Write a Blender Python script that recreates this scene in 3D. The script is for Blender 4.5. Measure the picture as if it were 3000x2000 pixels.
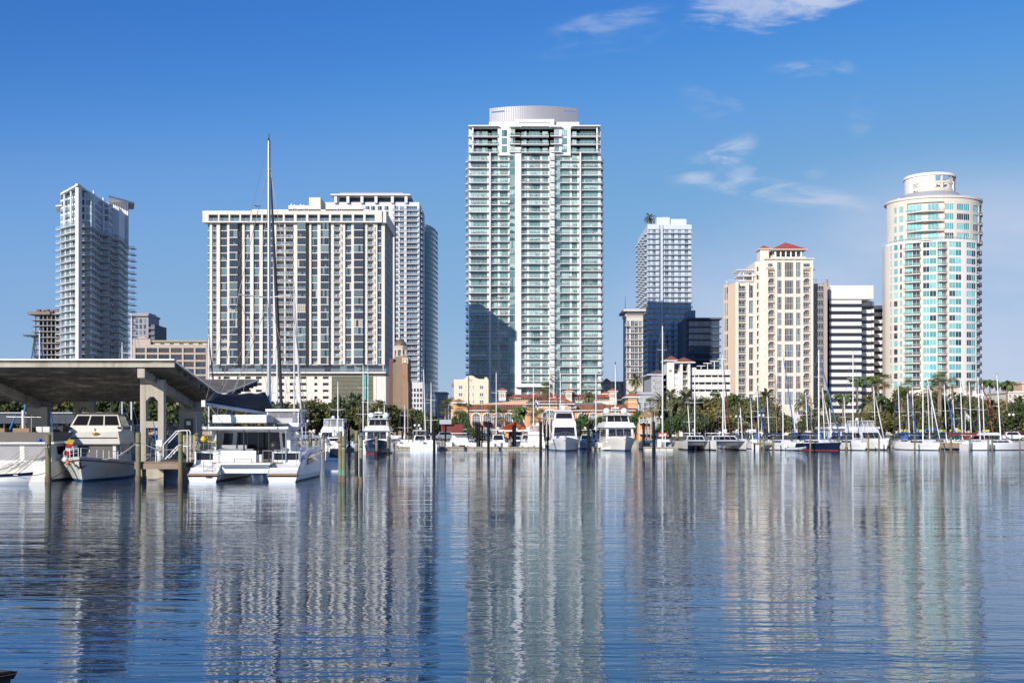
import bpy, math, random
from math import sin, cos, pi, radians, sqrt, atan2, asin
from mathutils import Vector
for _o in list(bpy.data.objects): bpy.data.objects.remove(_o)
S = bpy.context.scene
RND = random.Random(11)

# ------------------------------------------------------------------ camera, sky, sun
F, CX, HY, CH = 3350.0, 1500.0, 1257.0, 3.4
cam = bpy.data.cameras.new('camera'); camo = bpy.data.objects.new('camera', cam)
S.collection.objects.link(camo); S.camera = camo
camo.location = (0, 0, CH); camo.rotation_euler = (pi/2, 0, 0)
cam.sensor_width = 36; cam.lens = F/3000*36
cam.shift_y = (HY-1000)/3000; cam.clip_start = .5; cam.clip_end = 12000

SUN_EL, SUN_AZ = radians(20.5), radians(29.5)      # SUN_AZ: how far to the left behind the camera
sdir = Vector((-sin(SUN_AZ)*cos(SUN_EL), -cos(SUN_AZ)*cos(SUN_EL), sin(SUN_EL)))
sun = bpy.data.lights.new('sun', 'SUN'); suno = bpy.data.objects.new('sun', sun); S.collection.objects.link(suno)
sun.energy = 4.7; sun.angle = radians(.5); sun.color = (1, .935, .84)
suno.rotation_euler = sdir.to_track_quat('Z', 'Y').to_euler()
S.view_settings.view_transform = 'Standard'; S.view_settings.look = 'None'
S.view_settings.exposure = 0.06; S.view_settings.gamma = 1; S.view_settings.use_curve_mapping = False

Wd = bpy.data.worlds.new('World'); S.world = Wd; Wd.use_nodes = True
class NT:
    def __init__(s, nt): s.nt = nt; s.N = nt.nodes; s.L = nt.links
    def n(s, t, ins=None, **kw):
        nd = s.N.new(t)
        for k, v in kw.items(): setattr(nd, k, v)
        for k, v in (ins or {}).items():
            if hasattr(v, 'is_output'): s.L.new(v, nd.inputs[k])
            else: nd.inputs[k].default_value = v
        return nd
    def m(s, op, a, b=0.0, c=0.0): return s.n('ShaderNodeMath', {0: a, 1: b, 2: c}, operation=op).outputs[0]
    def mapr(s, v, a, b, c=0.0, d=1.0, smooth=True):
        return s.n('ShaderNodeMapRange', {0: v, 1: a, 2: b, 3: c, 4: d}, interpolation_type='SMOOTHSTEP' if smooth else 'LINEAR').outputs[0]
    def mix(s, f, a, b, blend='MIX'):
        nd = s.N.new('ShaderNodeMix'); nd.data_type = 'RGBA'; nd.blend_type = blend
        for i, v in ((0, f), (6, a), (7, b)):
            if hasattr(v, 'is_output'): s.L.new(v, nd.inputs[i])
            else: nd.inputs[i].default_value = v if i == 0 else (*v, 1) if len(v) == 3 else v
        return nd.outputs[2]
    def noise(s, vec, scale, detail=4, rough=.55, dist=0.0):
        return s.n('ShaderNodeTexNoise', {'Vector': vec, 'Scale': scale, 'Detail': detail, 'Roughness': rough, 'Distortion': dist}).outputs[0]
    def mapping(s, vec, scale=(1, 1, 1), rot=(0, 0, 0), loc=(0, 0, 0)):
        return s.n('ShaderNodeMapping', {0: vec, 1: loc, 2: rot, 3: scale}).outputs[0]
w = NT(Wd.node_tree); w.N.clear()
sky = w.n('ShaderNodeTexSky', sky_type='NISHITA', sun_disc=False, sun_elevation=SUN_EL, sun_rotation=pi+SUN_AZ,
          altitude=0, air_density=1.0, dust_density=.0, ozone_density=3.0)
sc_ = w.mix(1.0, sky.outputs[0], (.080, .098, .122), 'MULTIPLY')
hs = w.n('ShaderNodeRGBCurve', {'Color': w.n('ShaderNodeHueSaturation', {'Saturation': 1.12, 'Color': sc_}).outputs[0]})
for ci, pts_ in enumerate((((0, 0), (.063, .044), (.13, .145), (.33, .235), (1, .42)), ((0, 0), (.209, .163), (.354, .305), (.59, .375), (1, .45)), ((0, 0), (.508, .485), (.709, .60), (.85, .585), (1, .60)))):
    cv = hs.mapping.curves[ci]; cv.points[0].location = pts_[0]; cv.points[1].location = pts_[-1]
    for p_ in pts_[1:-1]: cv.points.new(*p_)
hs.mapping.use_clip = False; hs.mapping.update()
hs = w.n('ShaderNodeVectorMath', {0: hs.outputs[0], 1: (10, 10, 10)}, operation='MULTIPLY')
d = w.n('ShaderNodeTexCoord').outputs['Generated']
sx = w.n('ShaderNodeSeparateXYZ', {0: d})
dx, dy, dz = sx.outputs
ay = w.m('MAXIMUM', w.m('ABSOLUTE', dy), .25)
U = w.m('DIVIDE', dx, ay); V = w.m('DIVIDE', dz, ay)
uv = w.n('ShaderNodeCombineXYZ', {0: U, 1: V, 2: 0.0}).outputs[0]
def blob(px, py, rx, ry, rot=0.0):
    m_ = w.n('ShaderNodeMapping', {0: uv, 1: ((px-CX)/F, (HY-py)/F, 0), 2: (0, 0, rot), 3: (rx/F, ry/F, 1)}, vector_type='TEXTURE')
    ln = w.n('ShaderNodeVectorMath', {0: m_.outputs[0]}, operation='LENGTH').outputs['Value']
    return w.mapr(ln, 1.0, 0.0)
n_f = w.noise(w.mapping(uv, (9, 34, 1), (0, 0, radians(-14))), 1.6, 7, .62, .6)
n_b = w.noise(w.mapping(uv, (3, 7, 1), (0, 0, radians(-8))), 1.3, 5, .55, .3)
wisp = w.mapr(n_f, .40, .72)
def cloud(px, py, rx, ry, rot, a, hard=None):
    b_ = blob(px, py, rx, ry, rot)
    s_ = w.m('MULTIPLY_ADD', w.m('SUBTRACT', n_f, .5), 2.2, b_) if hard else None
    c_ = w.m('MULTIPLY', w.mapr(s_, .30, .95), w.mapr(b_, 0, .35)) if hard else w.m('MULTIPLY', w.mapr(b_, 0, .6), wisp)
    return w.m('MULTIPLY', c_, a)
cl = [cloud(2240, 10, 420, 125, radians(6), .62, 1), cloud(2400, -30, 380, 100, radians(14), .55, 1),
      cloud(1790, 60, 260, 48, radians(12), .30), cloud(1760, 120, 300, 60, radians(9), .14), cloud(2390, 200, 190, 42, radians(2), .30), cloud(2340, 192, 70, 22, radians(4), .16, 1),
      cloud(2080, 480, 180, 60, radians(24), .42), cloud(2165, 508, 90, 40, radians(14), .30, 1), cloud(2120, 460, 150, 60, radians(30), .5),
      cloud(2270, 558, 480, 52, radians(-9), .62), cloud(2060, 300, 120, 60, radians(-30), .16),
      cloud(2150, 305, 70, 40, radians(-25), .12, 1), cloud(2530, 330, 60, 110, radians(-20), .14),
      cloud(2390, 510, 90, 40, 0, .14, 1), cloud(2960, 700, 200, 70, radians(8), .3)]
veil = w.m('MULTIPLY', w.mapr(blob(2720, 960, 1450, 660, radians(9)), 0, .65), w.mapr(n_b, .15, .62, .25))
cl.append(w.m('MULTIPLY', veil, .70))
gen = w.m('MULTIPLY', w.mapr(n_b, .60, .82), w.m('MULTIPLY', w.mapr(V, .62, 1.1), .35))
cl.append(gen)
tot = cl[0]
for c_ in cl[1:]:
    tot = w.m('SUBTRACT', w.m('ADD', tot, c_), w.m('MULTIPLY', tot, c_))
skyc = w.mix(tot, hs.outputs[0], (4.9, 5.5, 6.9))
bg = w.n('ShaderNodeBackground', {'Color': skyc, 'Strength': .115})
wo = w.n('ShaderNodeOutputWorld'); w.L.new(bg.outputs[0], wo.inputs[0])

# ------------------------------------------------------------------ helpers
def wx(px, Y): return (px-CX)/F*Y
def wz(py, Y): return CH-(py-HY)/F*Y
def pt(px, py, Y): return Vector((wx(px, Y), Y, wz(py, Y)))
COL = S.collection
def link(o, parent=None):
    COL.objects.link(o)
    if parent is not None: o.parent = parent
    return o
def tag(o, label=None, cat=None, group=None, kind=None):
    if label: o['label'] = label
    if cat: o['category'] = cat
    if group: o['group'] = group
    if kind: o['kind'] = kind
    return o
def thing(name, loc, label, cat, group=None, rz=0.0):
    o = bpy.data.objects.new(name, None); o.empty_display_size = .5
    o.location = loc; o.rotation_euler = (0, 0, rz)
    return tag(link(o), label, cat, group)
def inst(name, me, parent=None, loc=(0, 0, 0), rz=0.0, sc=None):
    o = bpy.data.objects.new(name, me); o.location = loc
    if rz: o.rotation_euler = (0, 0, rz)
    if sc is not None: o.scale = (sc, sc, sc) if not hasattr(sc, '__len__') else sc
    return link(o, parent)

_M = {}
def mat(name, col, rough=.6, var=.12, nscale=1.2, bump=0.0, metal=0.0, ior=1.45, streak=0.0, rand=0.0, island=0.0, spec=.5, stretch=(1, 1, 1), coat=0.0, col2=None, c2range=(.45, .6), c2scale=3.0):
    if name in _M: return _M[name]
    m = bpy.data.materials.new(name); m.use_nodes = True
    t = NT(m.node_tree); t.N.clear()
    p = t.n('ShaderNodeBsdfPrincipled', {'Roughness': rough, 'Metallic': metal, 'IOR': ior, 'Specular IOR Level': spec, 'Coat Weight': coat})
    o = t.n('ShaderNodeOutputMaterial'); t.L.new(p.outputs[0], o.inputs[0])
    geo = t.n('ShaderNodeNewGeometry')
    vec = t.mapping(geo.outputs['Position'], stretch)
    nz = t.noise(vec, nscale, 5, .6)
    c = (*col, 1)
    if col2: c = t.mix(t.mapr(t.noise(vec, c2scale, 4, .6), *c2range), col, col2)
    f = t.m('MULTIPLY_ADD', t.m('SUBTRACT', nz, .5), var*2, 1.0)
    if streak:
        st = t.noise(t.mapping(geo.outputs['Position'], (1.3, 1.3, .07)), 1.0, 4, .6)
        f = t.m('MULTIPLY', f, t.mapr(st, .42, .72, 1.0, 1.0-streak))
    if rand:
        oi = t.n('ShaderNodeObjectInfo').outputs['Random']
        f = t.m('MULTIPLY', f, t.mapr(oi, 0, 1, 1-rand, 1+rand, False))
    if island:
        f = t.m('MULTIPLY', f, t.mapr(geo.outputs['Random Per Island'], 0, 1, 1-island, 1+island, False))
    fc = t.n('ShaderNodeCombineColor', {0: f, 1: f, 2: f}).outputs[0]
    t.L.new(t.mix(1.0, c, fc, 'MULTIPLY'), p.inputs['Base Color'])
    if bump:
        b = t.n('ShaderNodeBump', {'Strength': .6, 'Distance': bump, 'Height': nz}); t.L.new(b.outputs[0], p.inputs['Normal'])
    _M[name] = m
    return m
def glass(name, col, rough=.05, ior=1.9, var=.25, coat=0.0):
    return mat(name, col, rough, var, .35, 0, 0, ior, rand=.3)
def clear(name, col, alpha):
    if name in _M: return _M[name]
    m = bpy.data.materials.new(name); m.use_nodes = True; t = NT(m.node_tree); t.N.clear()
    p = t.n('ShaderNodeBsdfPrincipled', {'Base Color': (*col, 1), 'Roughness': .08, 'Alpha': alpha, 'IOR': 1.5})
    o = t.n('ShaderNodeOutputMaterial'); t.L.new(p.outputs[0], o.inputs[0]); _M[name] = m
    return m

class MB:
    """collects shapes into one mesh"""
    def __init__(s, tf=None): s.v = []; s.f = []; s.mi = []; s.mats = []; s.tf = tf; s.sm = []
    def mx(s, m):
        if m not in s.mats: s.mats.append(m)
        return s.mats.index(m)
    def add(s, vs, fs, m, smooth=False):
        b = len(s.v); i = s.mx(m)
        s.v += [s.tf(v) for v in vs] if s.tf else [tuple(v) for v in vs]
        for f in fs: s.f.append([b+k for k in f]); s.mi.append(i); s.sm.append(smooth)
    def box(s, x0, x1, y0, y1, z0, z1, m):
        vs = [(x0, y0, z0), (x1, y0, z0), (x1, y1, z0), (x0, y1, z0), (x0, y0, z1), (x1, y0, z1), (x1, y1, z1), (x0, y1, z1)]
        s.add(vs, [(3, 2, 1, 0), (4, 5, 6, 7), (0, 1, 5, 4), (1, 2, 6, 5), (2, 3, 7, 6), (3, 0, 4, 7)], m)
    def prism(s, poly, z0, z1, m, top=None, bottom=True, scale_top=None):
        n = len(poly)
        vs = [(x, y, z0) for x, y in poly]+[(x, y, z1) for x, y in (scale_top or poly)]
        fs = [(i, (i+1) % n, n+(i+1) % n, n+i) for i in range(n)]
        s.add(vs, fs, m)
        s.add(vs[n:], [tuple(range(n))], top or m)
        if bottom: s.add(vs[:n], [tuple(reversed(range(n)))], m)
    def quad(s, a, b, c, d_, m): s.add([a, b, c, d_], [(0, 1, 2, 3)], m)
    def tube(s, a, b, r, m, n=6, r2=None, cap=True, smooth=True):
        a, b = Vector(a), Vector(b); ax = (b-a)
        if ax.length < 1e-6: return
        q = ax.to_track_quat('Z', 'Y'); r2 = r if r2 is None else r2
        vs = []
        for c_, rr in ((a, r), (b, r2)):
            for k in range(n):
                t_ = 2*pi*k/n; vs.append(tuple(c_+q @ Vector((rr*cos(t_), rr*sin(t_), 0))))
        s.add(vs, [(k, (k+1) % n, n+(k+1) % n, n+k) for k in range(n)], m, smooth)
        if cap: s.add(vs, [tuple(reversed(range(n))), tuple(range(n, 2*n))], m)
    def path(s, ps, r, m, n=5):
        for a, b in zip(ps, ps[1:]): s.tube(a, b, r, m, n, cap=False)
    def wire(s, a, b, sag, r, m, k=8, n=4):
        a, b = Vector(a), Vector(b)
        s.path([a.lerp(b, i/k)-Vector((0, 0, sag*4*(i/k)*(1-i/k))) for i in range(k+1)], r, m, n)
    def lathe(s, prof, m, n=12, c=(0, 0, 0), smooth=True, arc=(0, 2*pi)):
        vs = []; full = abs(arc[1]-arc[0]-2*pi) < 1e-5; k = n if full else n+1
        for r, z in prof:
            for i in range(k):
                t_ = arc[0]+(arc[1]-arc[0])*i/n; vs.append((c[0]+r*cos(t_), c[1]+r*sin(t_), c[2]+z))
        fs = []
        for j in range(len(prof)-1):
            for i in range(n):
                i2 = (i+1) % k; fs.append((j*k+i, j*k+i2, (j+1)*k+i2, (j+1)*k+i))
        s.add(vs, fs, m, smooth)
    def grid(s, rows, m, smooth=True, closed=False):
        nc = len(rows[0]); vs = [v for r in rows for v in r]; fs = []
        for j in range(len(rows)-1):
            for i in range(nc-1 if not closed else nc):
                i2 = (i+1) % nc; fs.append((j*nc+i, j*nc+i2, (j+1)*nc+i2, (j+1)*nc+i))
        s.add(vs, fs, m, smooth)
    def mesh(s, name):
        me = bpy.data.meshes.new(name); me.from_pydata(s.v, [], s.f)
        for m in s.mats: me.materials.append(m)
        me.polygons.foreach_set('material_index', s.mi); me.polygons.foreach_set('use_smooth', s.sm)
        me.update(); return me
    def build(s, name, parent=None, loc=(0, 0, 0), rz=0.0): return inst(name, s.mesh(name), parent, loc, rz)

# ------------------------------------------------------------------ materials
WHITE = mat('white_paint', (.80, .79, .77), .55, .05, .4, streak=.06)
CREAM = mat('cream_stucco', (.70, .64, .555), .75, .07, .5, streak=.10)
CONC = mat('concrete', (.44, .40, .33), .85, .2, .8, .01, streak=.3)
CONCD = mat('weathered_concrete_caustics', (.17, .145, .11), .9, .35, 1.1, .02, streak=.35, col2=(.36, .31, .235), c2range=(.48, .70), c2scale=1.3, stretch=(.5, 1, 1))  # weathered; paler mottles paint in rippled light bounced off the water
GREY = mat('grey_paint', (.36, .37, .39), .6, .08)
DARK = mat('dark_metal', (.03, .032, .036), .4, .2)
ALU = mat('aluminium', (.66, .67, .69), .3, .06, metal=.55)
RAILG = clear('railing_glass', (.30, .42, .41), .30)
RAILB = clear('railing_glass_blue', (.36, .46, .56), .36)
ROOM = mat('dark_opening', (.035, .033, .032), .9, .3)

# ------------------------------------------------------------------ water, ground
def sheet(name, poly, z, m):
    b = MB(); b.add([(x, y, z) for x, y in poly], [tuple(range(len(poly)))], m); return tag(b.build(name), kind='structure')
def water_mat():
    m = bpy.data.materials.new('water'); m.use_nodes = True; t = NT(m.node_tree); t.N.clear()
    geo = t.n('ShaderNodeNewGeometry').outputs['Position']
    y = t.n('ShaderNodeSeparateXYZ', {0: geo}).outputs[1]
    a = t.noise(t.mapping(geo, (.15, 1.0, 1), (0, 0, radians(3))), 1.0, 3, .5, .5)        # long crests across the view
    b = t.noise(t.mapping(geo, (.36, 2.5, 1), (0, 0, radians(-5))), 1.0, 2, .5, .6)        # ripples
    c = t.noise(t.mapping(geo, (2.2, 5.5, 1), (0, 0, radians(9))), 1.0, 2, .5)             # wind fuzz
    patch = t.mapr(t.noise(t.mapping(geo, (.016, .05, 1)), 1.0, 2, .5), .40, .60, .12, 1.0)
    near = t.mapr(y, 15, 170, .58, .44)
    l = t.noise(t.mapping(geo, (.035, .33, 1), (0, 0, radians(-2))), 1.0, 2, .5, .3)     # slow broad undulation
    h = t.m('ADD', t.m('MULTIPLY', a, .044), t.m('MULTIPLY', b, .022)); h = t.m('ADD', h, t.m('MULTIPLY', l, .07))
    h = t.m('ADD', h, t.m('MULTIPLY', t.m('MULTIPLY', c, .021), patch))
    h = t.m('MULTIPLY', h, near)
    bp = t.n('ShaderNodeBump', {'Strength': 1.0, 'Distance': 1.0, 'Height': h})
    fr = t.m('POWER', t.n('ShaderNodeFresnel', {'IOR': 1.333, 'Normal': bp.outputs[0]}).outputs[0], .74)
    df = t.n('ShaderNodeBsdfDiffuse', {'Color': (.002, .02, .06, 1)}); gl = t.n('ShaderNodeBsdfGlossy', {'Color': (.86, .93, 1, 1), 'Roughness': .02, 'Normal': bp.outputs[0]})
    p = t.n('ShaderNodeMixShader', {0: fr, 1: df.outputs[0], 2: gl.outputs[0]})
    o = t.n('ShaderNodeOutputMaterial'); t.L.new(p.outputs[0], o.inputs[0])
    return m
sheet('water', [(-2500, -300), (2500, -300), (2500, 4000), (-2500, 4000)], 0, water_mat())
GROUND = mat('ground', (.13, .12, .09), .95, .35, .3, col2=(.055, .075, .03), c2scale=.08)
gb = MB(); gb.prism([(-2400, 214), (2400, 214), (2400, 3800), (-2400, 3800)], -2, 1.25, mat('seawall_concrete', (.42, .37, .29), .9, .25, .8, streak=.35), GROUND)
tag(gb.build('ground'), kind='structure')

# ------------------------------------------------------------------ building toolkit
_MESH = {}
def win_mesh(w_, h_, n, frame, gl, transom=0.0, fw=.07, seed=0, jit=.004):
    key = ('w', round(w_*20), round(h_*20), n, frame.name, tuple(g.name for g in gl), transom, seed, fw)
    if key in _MESH: return _MESH[key]
    b = MB(); r = random.Random(hash(key[1:4])+seed*77)
    w_, h_ = round(w_*20)/20, round(h_*20)/20
    b.box(0, w_, -.05, .1, 0, fw, frame); b.box(0, w_, -.05, .1, h_-fw, h_, frame)
    b.box(0, fw, -.045, .1, fw, h_-fw, frame); b.box(w_-fw, w_, -.045, .1, fw, h_-fw, frame)
    for i in range(1, n):
        x = w_*i/n; b.box(x-fw*.5, x+fw*.5, -.04, .1, fw, h_-fw, frame)
    zs = [fw, h_-fw]
    if transom:
        z = h_*transom; b.box(fw, w_-fw, -.035, .1, z-fw*.5, z+fw*.5, frame); zs = [fw, z, h_-fw]
    g0 = gl[seed % len(gl)]
    half = len(gl) > 2 and r.random() < .38
    for i in range(n):
        x0, x1 = w_*i/n, w_*(i+1)/n
        for z0, z1 in zip(zs, zs[1:]):
            g = g0 if r.random() < .8 else r.choice(gl)
            j = [r.uniform(-jit, jit) for _ in range(3)]
            if half and len(zs) == 2:            # a blind drawn half-way
                zm = z0+(z1-z0)*r.choice((.35, .5))
                b.quad((x0, .0+j[0], zm), (x1, .0+j[1], zm), (x1, .0+j[2], z1), (x0, .0+j[2]+j[0]-j[1], z1), gl[-1]); z1 = zm
            b.quad((x0, .0+j[0], z0), (x1, .0+j[1], z0), (x1, .0+j[2], z1), (x0, .0+j[2]+j[0]-j[1], z1), g)
    _MESH[key] = b.mesh('window'); return _MESH[key]
def rail_mesh(w_, dp, h_, style, m, gm, posts=1.6, curve=0.0):
    key = ('r', round(w_*20), round(dp*20), round(h_*20), style, m.name, gm.name, curve)
    if key in _MESH: return _MESH[key]
    b = MB()
    def run(p, q):
        p, q = Vector(p), Vector(q); L = (q-p).length
        if L < .05: return
        u = (q-p)/L; nrm = Vector((-u.y, u.x, 0))*.02
        if style == 'glass':
            b.quad(p+Vector((0, 0, .1)), q+Vector((0, 0, .1)), q+Vector((0, 0, h_-.06)), p+Vector((0, 0, h_-.06)), gm)
        else:
            k = max(2, int(L/.35))
            for i in range(k+1):
                c_ = p.lerp(q, i/k); b.tube(c_, c_+Vector((0, 0, h_)), .022, m, 3, cap=False)
        k = max(1, int(L/posts))
        for i in range(k+1):
            c_ = p.lerp(q, i/k); b.tube(c_, c_+Vector((0, 0, h_)), .04, m, 4, cap=False)
        b.tube(p+Vector((0, 0, h_)), q+Vector((0, 0, h_)), .045, m, 4)
        if style == 'panel':
            b.quad(p+Vector((0, 0, .25)), q+Vector((0, 0, .25)), q+Vector((0, 0, h_-.25)), p+Vector((0, 0, h_-.25)), gm)
    ps = [(0, 0)]
    if curve:
        ps += [(w_*i/8, -dp-curve*sin(pi*i/8)) for i in range(9)]
    else: ps += [(0, -dp), (w_, -dp)]
    ps += [(w_, 0)]
    for a, c_ in zip(ps, ps[1:]): run((*a, 0), (*c_, 0))
    _MESH[key] = b.mesh('railing'); return _MESH[key]
def slab_mesh(w_, dp, th, m, curve=0.0):
    key = ('s', round(w_*20), round(dp*20), round(th*50), m.name, curve)
    if key in _MESH: return _MESH[key]
    b = MB()
    ps = [(0, 0)]+([(w_*i/8, -dp-curve*sin(pi*i/8)) for i in range(9)] if curve else [(0, -dp), (w_, -dp)])+[(w_, 0)]
    b.prism(ps, -th, 0, m)
    _MESH[key] = b.mesh('balcony'); return _MESH[key]

class Bld:
    def __init__(s, name, px, Y, label, cat='building', zb=1.2, group=None):
        s.Y = Y; s.o = (wx(px, Y), Y, zb); s.zb = zb
        s.root = thing(name, s.o, label, cat, group)
        s.wall = MB(); s.q = {}; s.seed = RND.randrange(999)
    def lx(s, px, Y=None): return wx(px, Y or s.Y)-s.o[0]
    def lz(s, py, Y=None): return wz(py, Y or s.Y)-s.zb
    def put(s, name, me, loc, rz=0.0, size=1.0): s.q.setdefault(name, []).append((size, me, loc, rz))
    def face(s, x0=None, y0=0.0, ang=0.0): return Face(s, 0.0 if x0 is None else x0, y0, ang)
    def part(s, name, mb, **k): o = mb.build(name, s.root); return tag(o, **k) if k else o
    def finish(s, limit=300, wall_name='wall'):
        if s.wall.v: s.wall.build(wall_name, s.root)
        for name, L in s.q.items():
            L.sort(key=lambda e: -e[0])
            for size, me, loc, rz in L[:limit]:
                if isinstance(me, tuple):
                    o = inst(name, me[0], s.root, loc, rz); inst('railing', me[1], o)
                else: inst(name, me, s.root, loc, rz)
            if len(L) > limit:
                b = MB()
                for size, me, loc, rz in L[limit:]:
                    for k in (me if isinstance(me, tuple) else (me,)):
                        c_, s_ = cos(rz), sin(rz)
                        off = len(b.v); mi = [b.mx(m) for m in k.materials]
                        b.v += [(loc[0]+v.co.x*c_-v.co.y*s_, loc[1]+v.co.x*s_+v.co.y*c_, loc[2]+v.co.z) for v in k.vertices]
                        for p in k.polygons: b.f.append([off+i for i in p.vertices]); b.mi.append(mi[p.material_index]); b.sm.append(False)
                tag(b.build(name, s.root), kind='stuff')
        return s.root
class Face:
    """a facade plane: u runs along it, d into the building, z up"""
    def __init__(s, B, x0, y0, ang): s.B, s.x0, s.y0, s.a = B, x0, y0, ang; s.c, s.s = cos(ang), sin(ang)
    def P(s, u, d_, z): return (s.x0+u*s.c-d_*s.s, s.y0+u*s.s+d_*s.c, z)
    def box(s, u0, u1, d0, d1, z0, z1, m, mb=None):
        mb = mb or s.B.wall; old = mb.tf; mb.tf = lambda v: s.P(*v); mb.box(u0, u1, d0, d1, z0, z1, m); mb.tf = old
    def win(s, u0, u1, z0, z1, n, frame, gl, d_=.12, transom=0.0, fw=.07, name='window', nseed=4):
        me = win_mesh(u1-u0, z1-z0, n, frame, gl, transom, fw, RND.randrange(nseed))
        s.B.put(name, me, s.P(u0, d_, z0), s.a, (u1-u0)*(z1-z0))
    def balc(s, u0, u1, z, dp, style, m, gm, th=.22, h_=1.05, d_=0.0, curve=0.0, slab=None, rail=True):
        sm = slab_mesh(u1-u0, dp, th, slab or m, curve)
        rm = rail_mesh(round((u1-u0-.1)*20)/20, dp-.06, h_, style, m, gm, curve=curve)
        s.B.put('balcony', (sm, rm) if rail else sm, s.P(u0, d_, z), s.a, (u1-u0))
def winlist(f, spans, z0, nf, fh, sill, head, frame, gl, npane, d_=.12, transom=0.0, fw=.07, nseed=4):
    for i in range(nf):
        z = z0+i*fh
        for (u0, u1), n in zip(spans, npane): f.win(u0, u1, z+sill, z+head, n, frame, gl, d_, transom, fw, nseed=nseed)

# ================================================================== the city
G_SLATE = glass('glass_slate', (.030, .037, .053)); G_SLATE2 = glass('glass_slate_blue', (.035, .042, .062))
G_TEALG = glass('glass_grey_teal', (.155, .225, .23)); G_BLIND = mat('cream_blinds', (.42, .39, .33), .7, .1)
G_BRONZ = glass('glass_bronze', (.07, .055, .05))
G_ONE1 = glass('glass_sea_green', (.115, .235, .23)); G_ONE2 = glass('glass_deep_green', (.04, .10, .11)); G_ONE3 = glass('glass_pale_curtain', (.34, .47, .45))
G_TURQ = glass('glass_turquoise', (.20, .49, .49)); G_TURQ2 = glass('glass_turquoise_deep', (.10, .38, .40)); G_NAVY = glass('glass_navy', (.025, .045, .065))
G_BLUE = glass('glass_office_blue', (.018, .045, .10), .04, 2.0); G_BLUE2 = glass('glass_office_bright_blue', (.03, .11, .26), .04, 2.0)
G_LITE = glass('glass_light_blue', (.30, .385, .46)); G_LITE2 = glass('glass_mid_blue', (.15, .21, .28)); G_GREEN = glass('glass_pale_green', (.13, .20, .20))
BAYG = [G_SLATE, G_TEALG, G_SLATE, G_SLATE2, G_TEALG, G_SLATE2, G_TEALG, G_SLATE, G_SLATE, G_SLATE2, G_SLATE, G_TEALG, G_BRONZ, G_SLATE2, G_SLATE, G_TEALG, G_SLATE2, G_SLATE, G_BLIND, G_SLATE, G_TEALG, G_SLATE2]
FURN = mat('patio_furniture', (.55, .53, .50), .7, .5, 3.0)

def furnish(A, spans, zs, lab, d0, d1, p=.6, seed=3):
    r = random.Random(seed); b = MB(); b.tf = lambda v: A.P(*v); old = None
    for z0 in zs:
        for a, c in spans:
            if r.random() > p: continue
            for q in range(r.randint(1, 3)):
                w_ = r.uniform(.35, 1.1); x = r.uniform(a+.2, max(a+.3, c-w_-.2)); dd = r.uniform(d0, d1); h_ = r.uniform(.45, .95); m = r.choice((FURN, FURN, WHITE, DARK, CREAM))
                b.box(x, x+w_, dd, dd+.5, z0+.28, z0+.44, m); b.box(x, x+w_, dd+.42, dd+.5, z0+.44, z0+h_, m)
                for e in (x, x+w_-.06): b.box(e, e+.06, dd, dd+.06, z0, z0+.28, m); b.box(e, e+.06, dd+.42, dd+.48, z0, z0+.28, m)
    tag(b.build('balcony_furniture', None, A.B.o), lab, 'furniture', kind='stuff')
# ---- slab tower with a grid of cream piers
CREAM_B = mat('cream_piers', (.72, .675, .615), .75, .06, .4, streak=.1)
B = Bld('apartment_tower', 860, 400, 'broad cream slab tower with dark window columns and a boxed row of top openings', 'tower')
u, z, A = B.lx, B.lz, B.face()
zt, zb_ = z(655), z(1068); nf = 19; fh = (zt-zb_)/nf
A.box(u(609), u(1119), .6, 27, z(1090), z(640), CREAM_B)
FR = mat('window_frame_dark', (.10, .10, .11), .5, .1)
walls = [(616, 623), (636, 646), (667, 676), (711, 718), (734, 744), (761, 771), (801, 811), (861, 874), (907, 913), (931, 942), (965, 979), (1004, 1012), (1030, 1039), (1065, 1077), (1098, 1106)]
for a, c in walls: A.box(u(a), u(c), -.75, .7, zb_, zt, CREAM_B)
wins = [(646, 667, 4), (718, 734, 3), (744, 761, 3), (771, 801, 5), (913, 931, 3), (1012, 1030, 3), (1106, 1119.5, 2)]
bays = [(676, 699, 711, 4), (874, 898, 907, 4), (942, 965, 970, 4), (1039, 1065, 1068, 4)]
for i in range(nf):
    z0 = zb_+i*fh
    A.box(u(609), u(1119.5), -.32, .7, z0-.13, z0+.13, CREAM_B)
    for a, c, n in wins: A.win(u(a), u(c), z0+.13, z0+fh-.13, n, FR, BAYG, -.05, fw=.06, nseed=22)
    for a, c, e, n in bays:
        A.box(u(a)-.1, u(c)+.1, -2.0, .6, z0-.12, z0+.14, CREAM_B)
        A.win(u(a), u(c), z0+.14, z0+fh-.12, n, FR, BAYG, -1.9, fw=.06, nseed=22)
        f2 = Face(B, *A.P(u(c), -1.9, 0)[:2], atan2(1.9, u(e)-u(c))); L = sqrt(1.9**2+(u(e)-u(c))**2)
        f2.win(0, L, z0+.14, z0+fh-.12, 2, FR, [G_SLATE], 0, fw=.06, nseed=1)
    for a, c in ((623, 636), (811, 861), (979, 996), (1077, 1093)):
        A.box(u(a), u(c), .55, .62, z0, z0+fh, CREAM_B)
        m = (a+c)/2
        for p, q in (((a, m-2), (m+2, c)) if c-a > 30 else ((a+2, c-1),)):
            A.win(u(p)+.25, u(q)-.25, z0+.1, z0+fh-.5, 2, FR, [G_SLATE, G_SLATE2, G_BRONZ], .45, nseed=3)
        A.balc(u(a), u(c)+(.9 if a in (979, 1077) else 0), z0+.13, 1.15 if a > 700 else .5, 'glass', CREAM_B, RAILB, .2, 1.0)
A.box(u(836)-.25, u(836)+.25, -1.0, .6, zb_, zt, CREAM_B)
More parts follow.
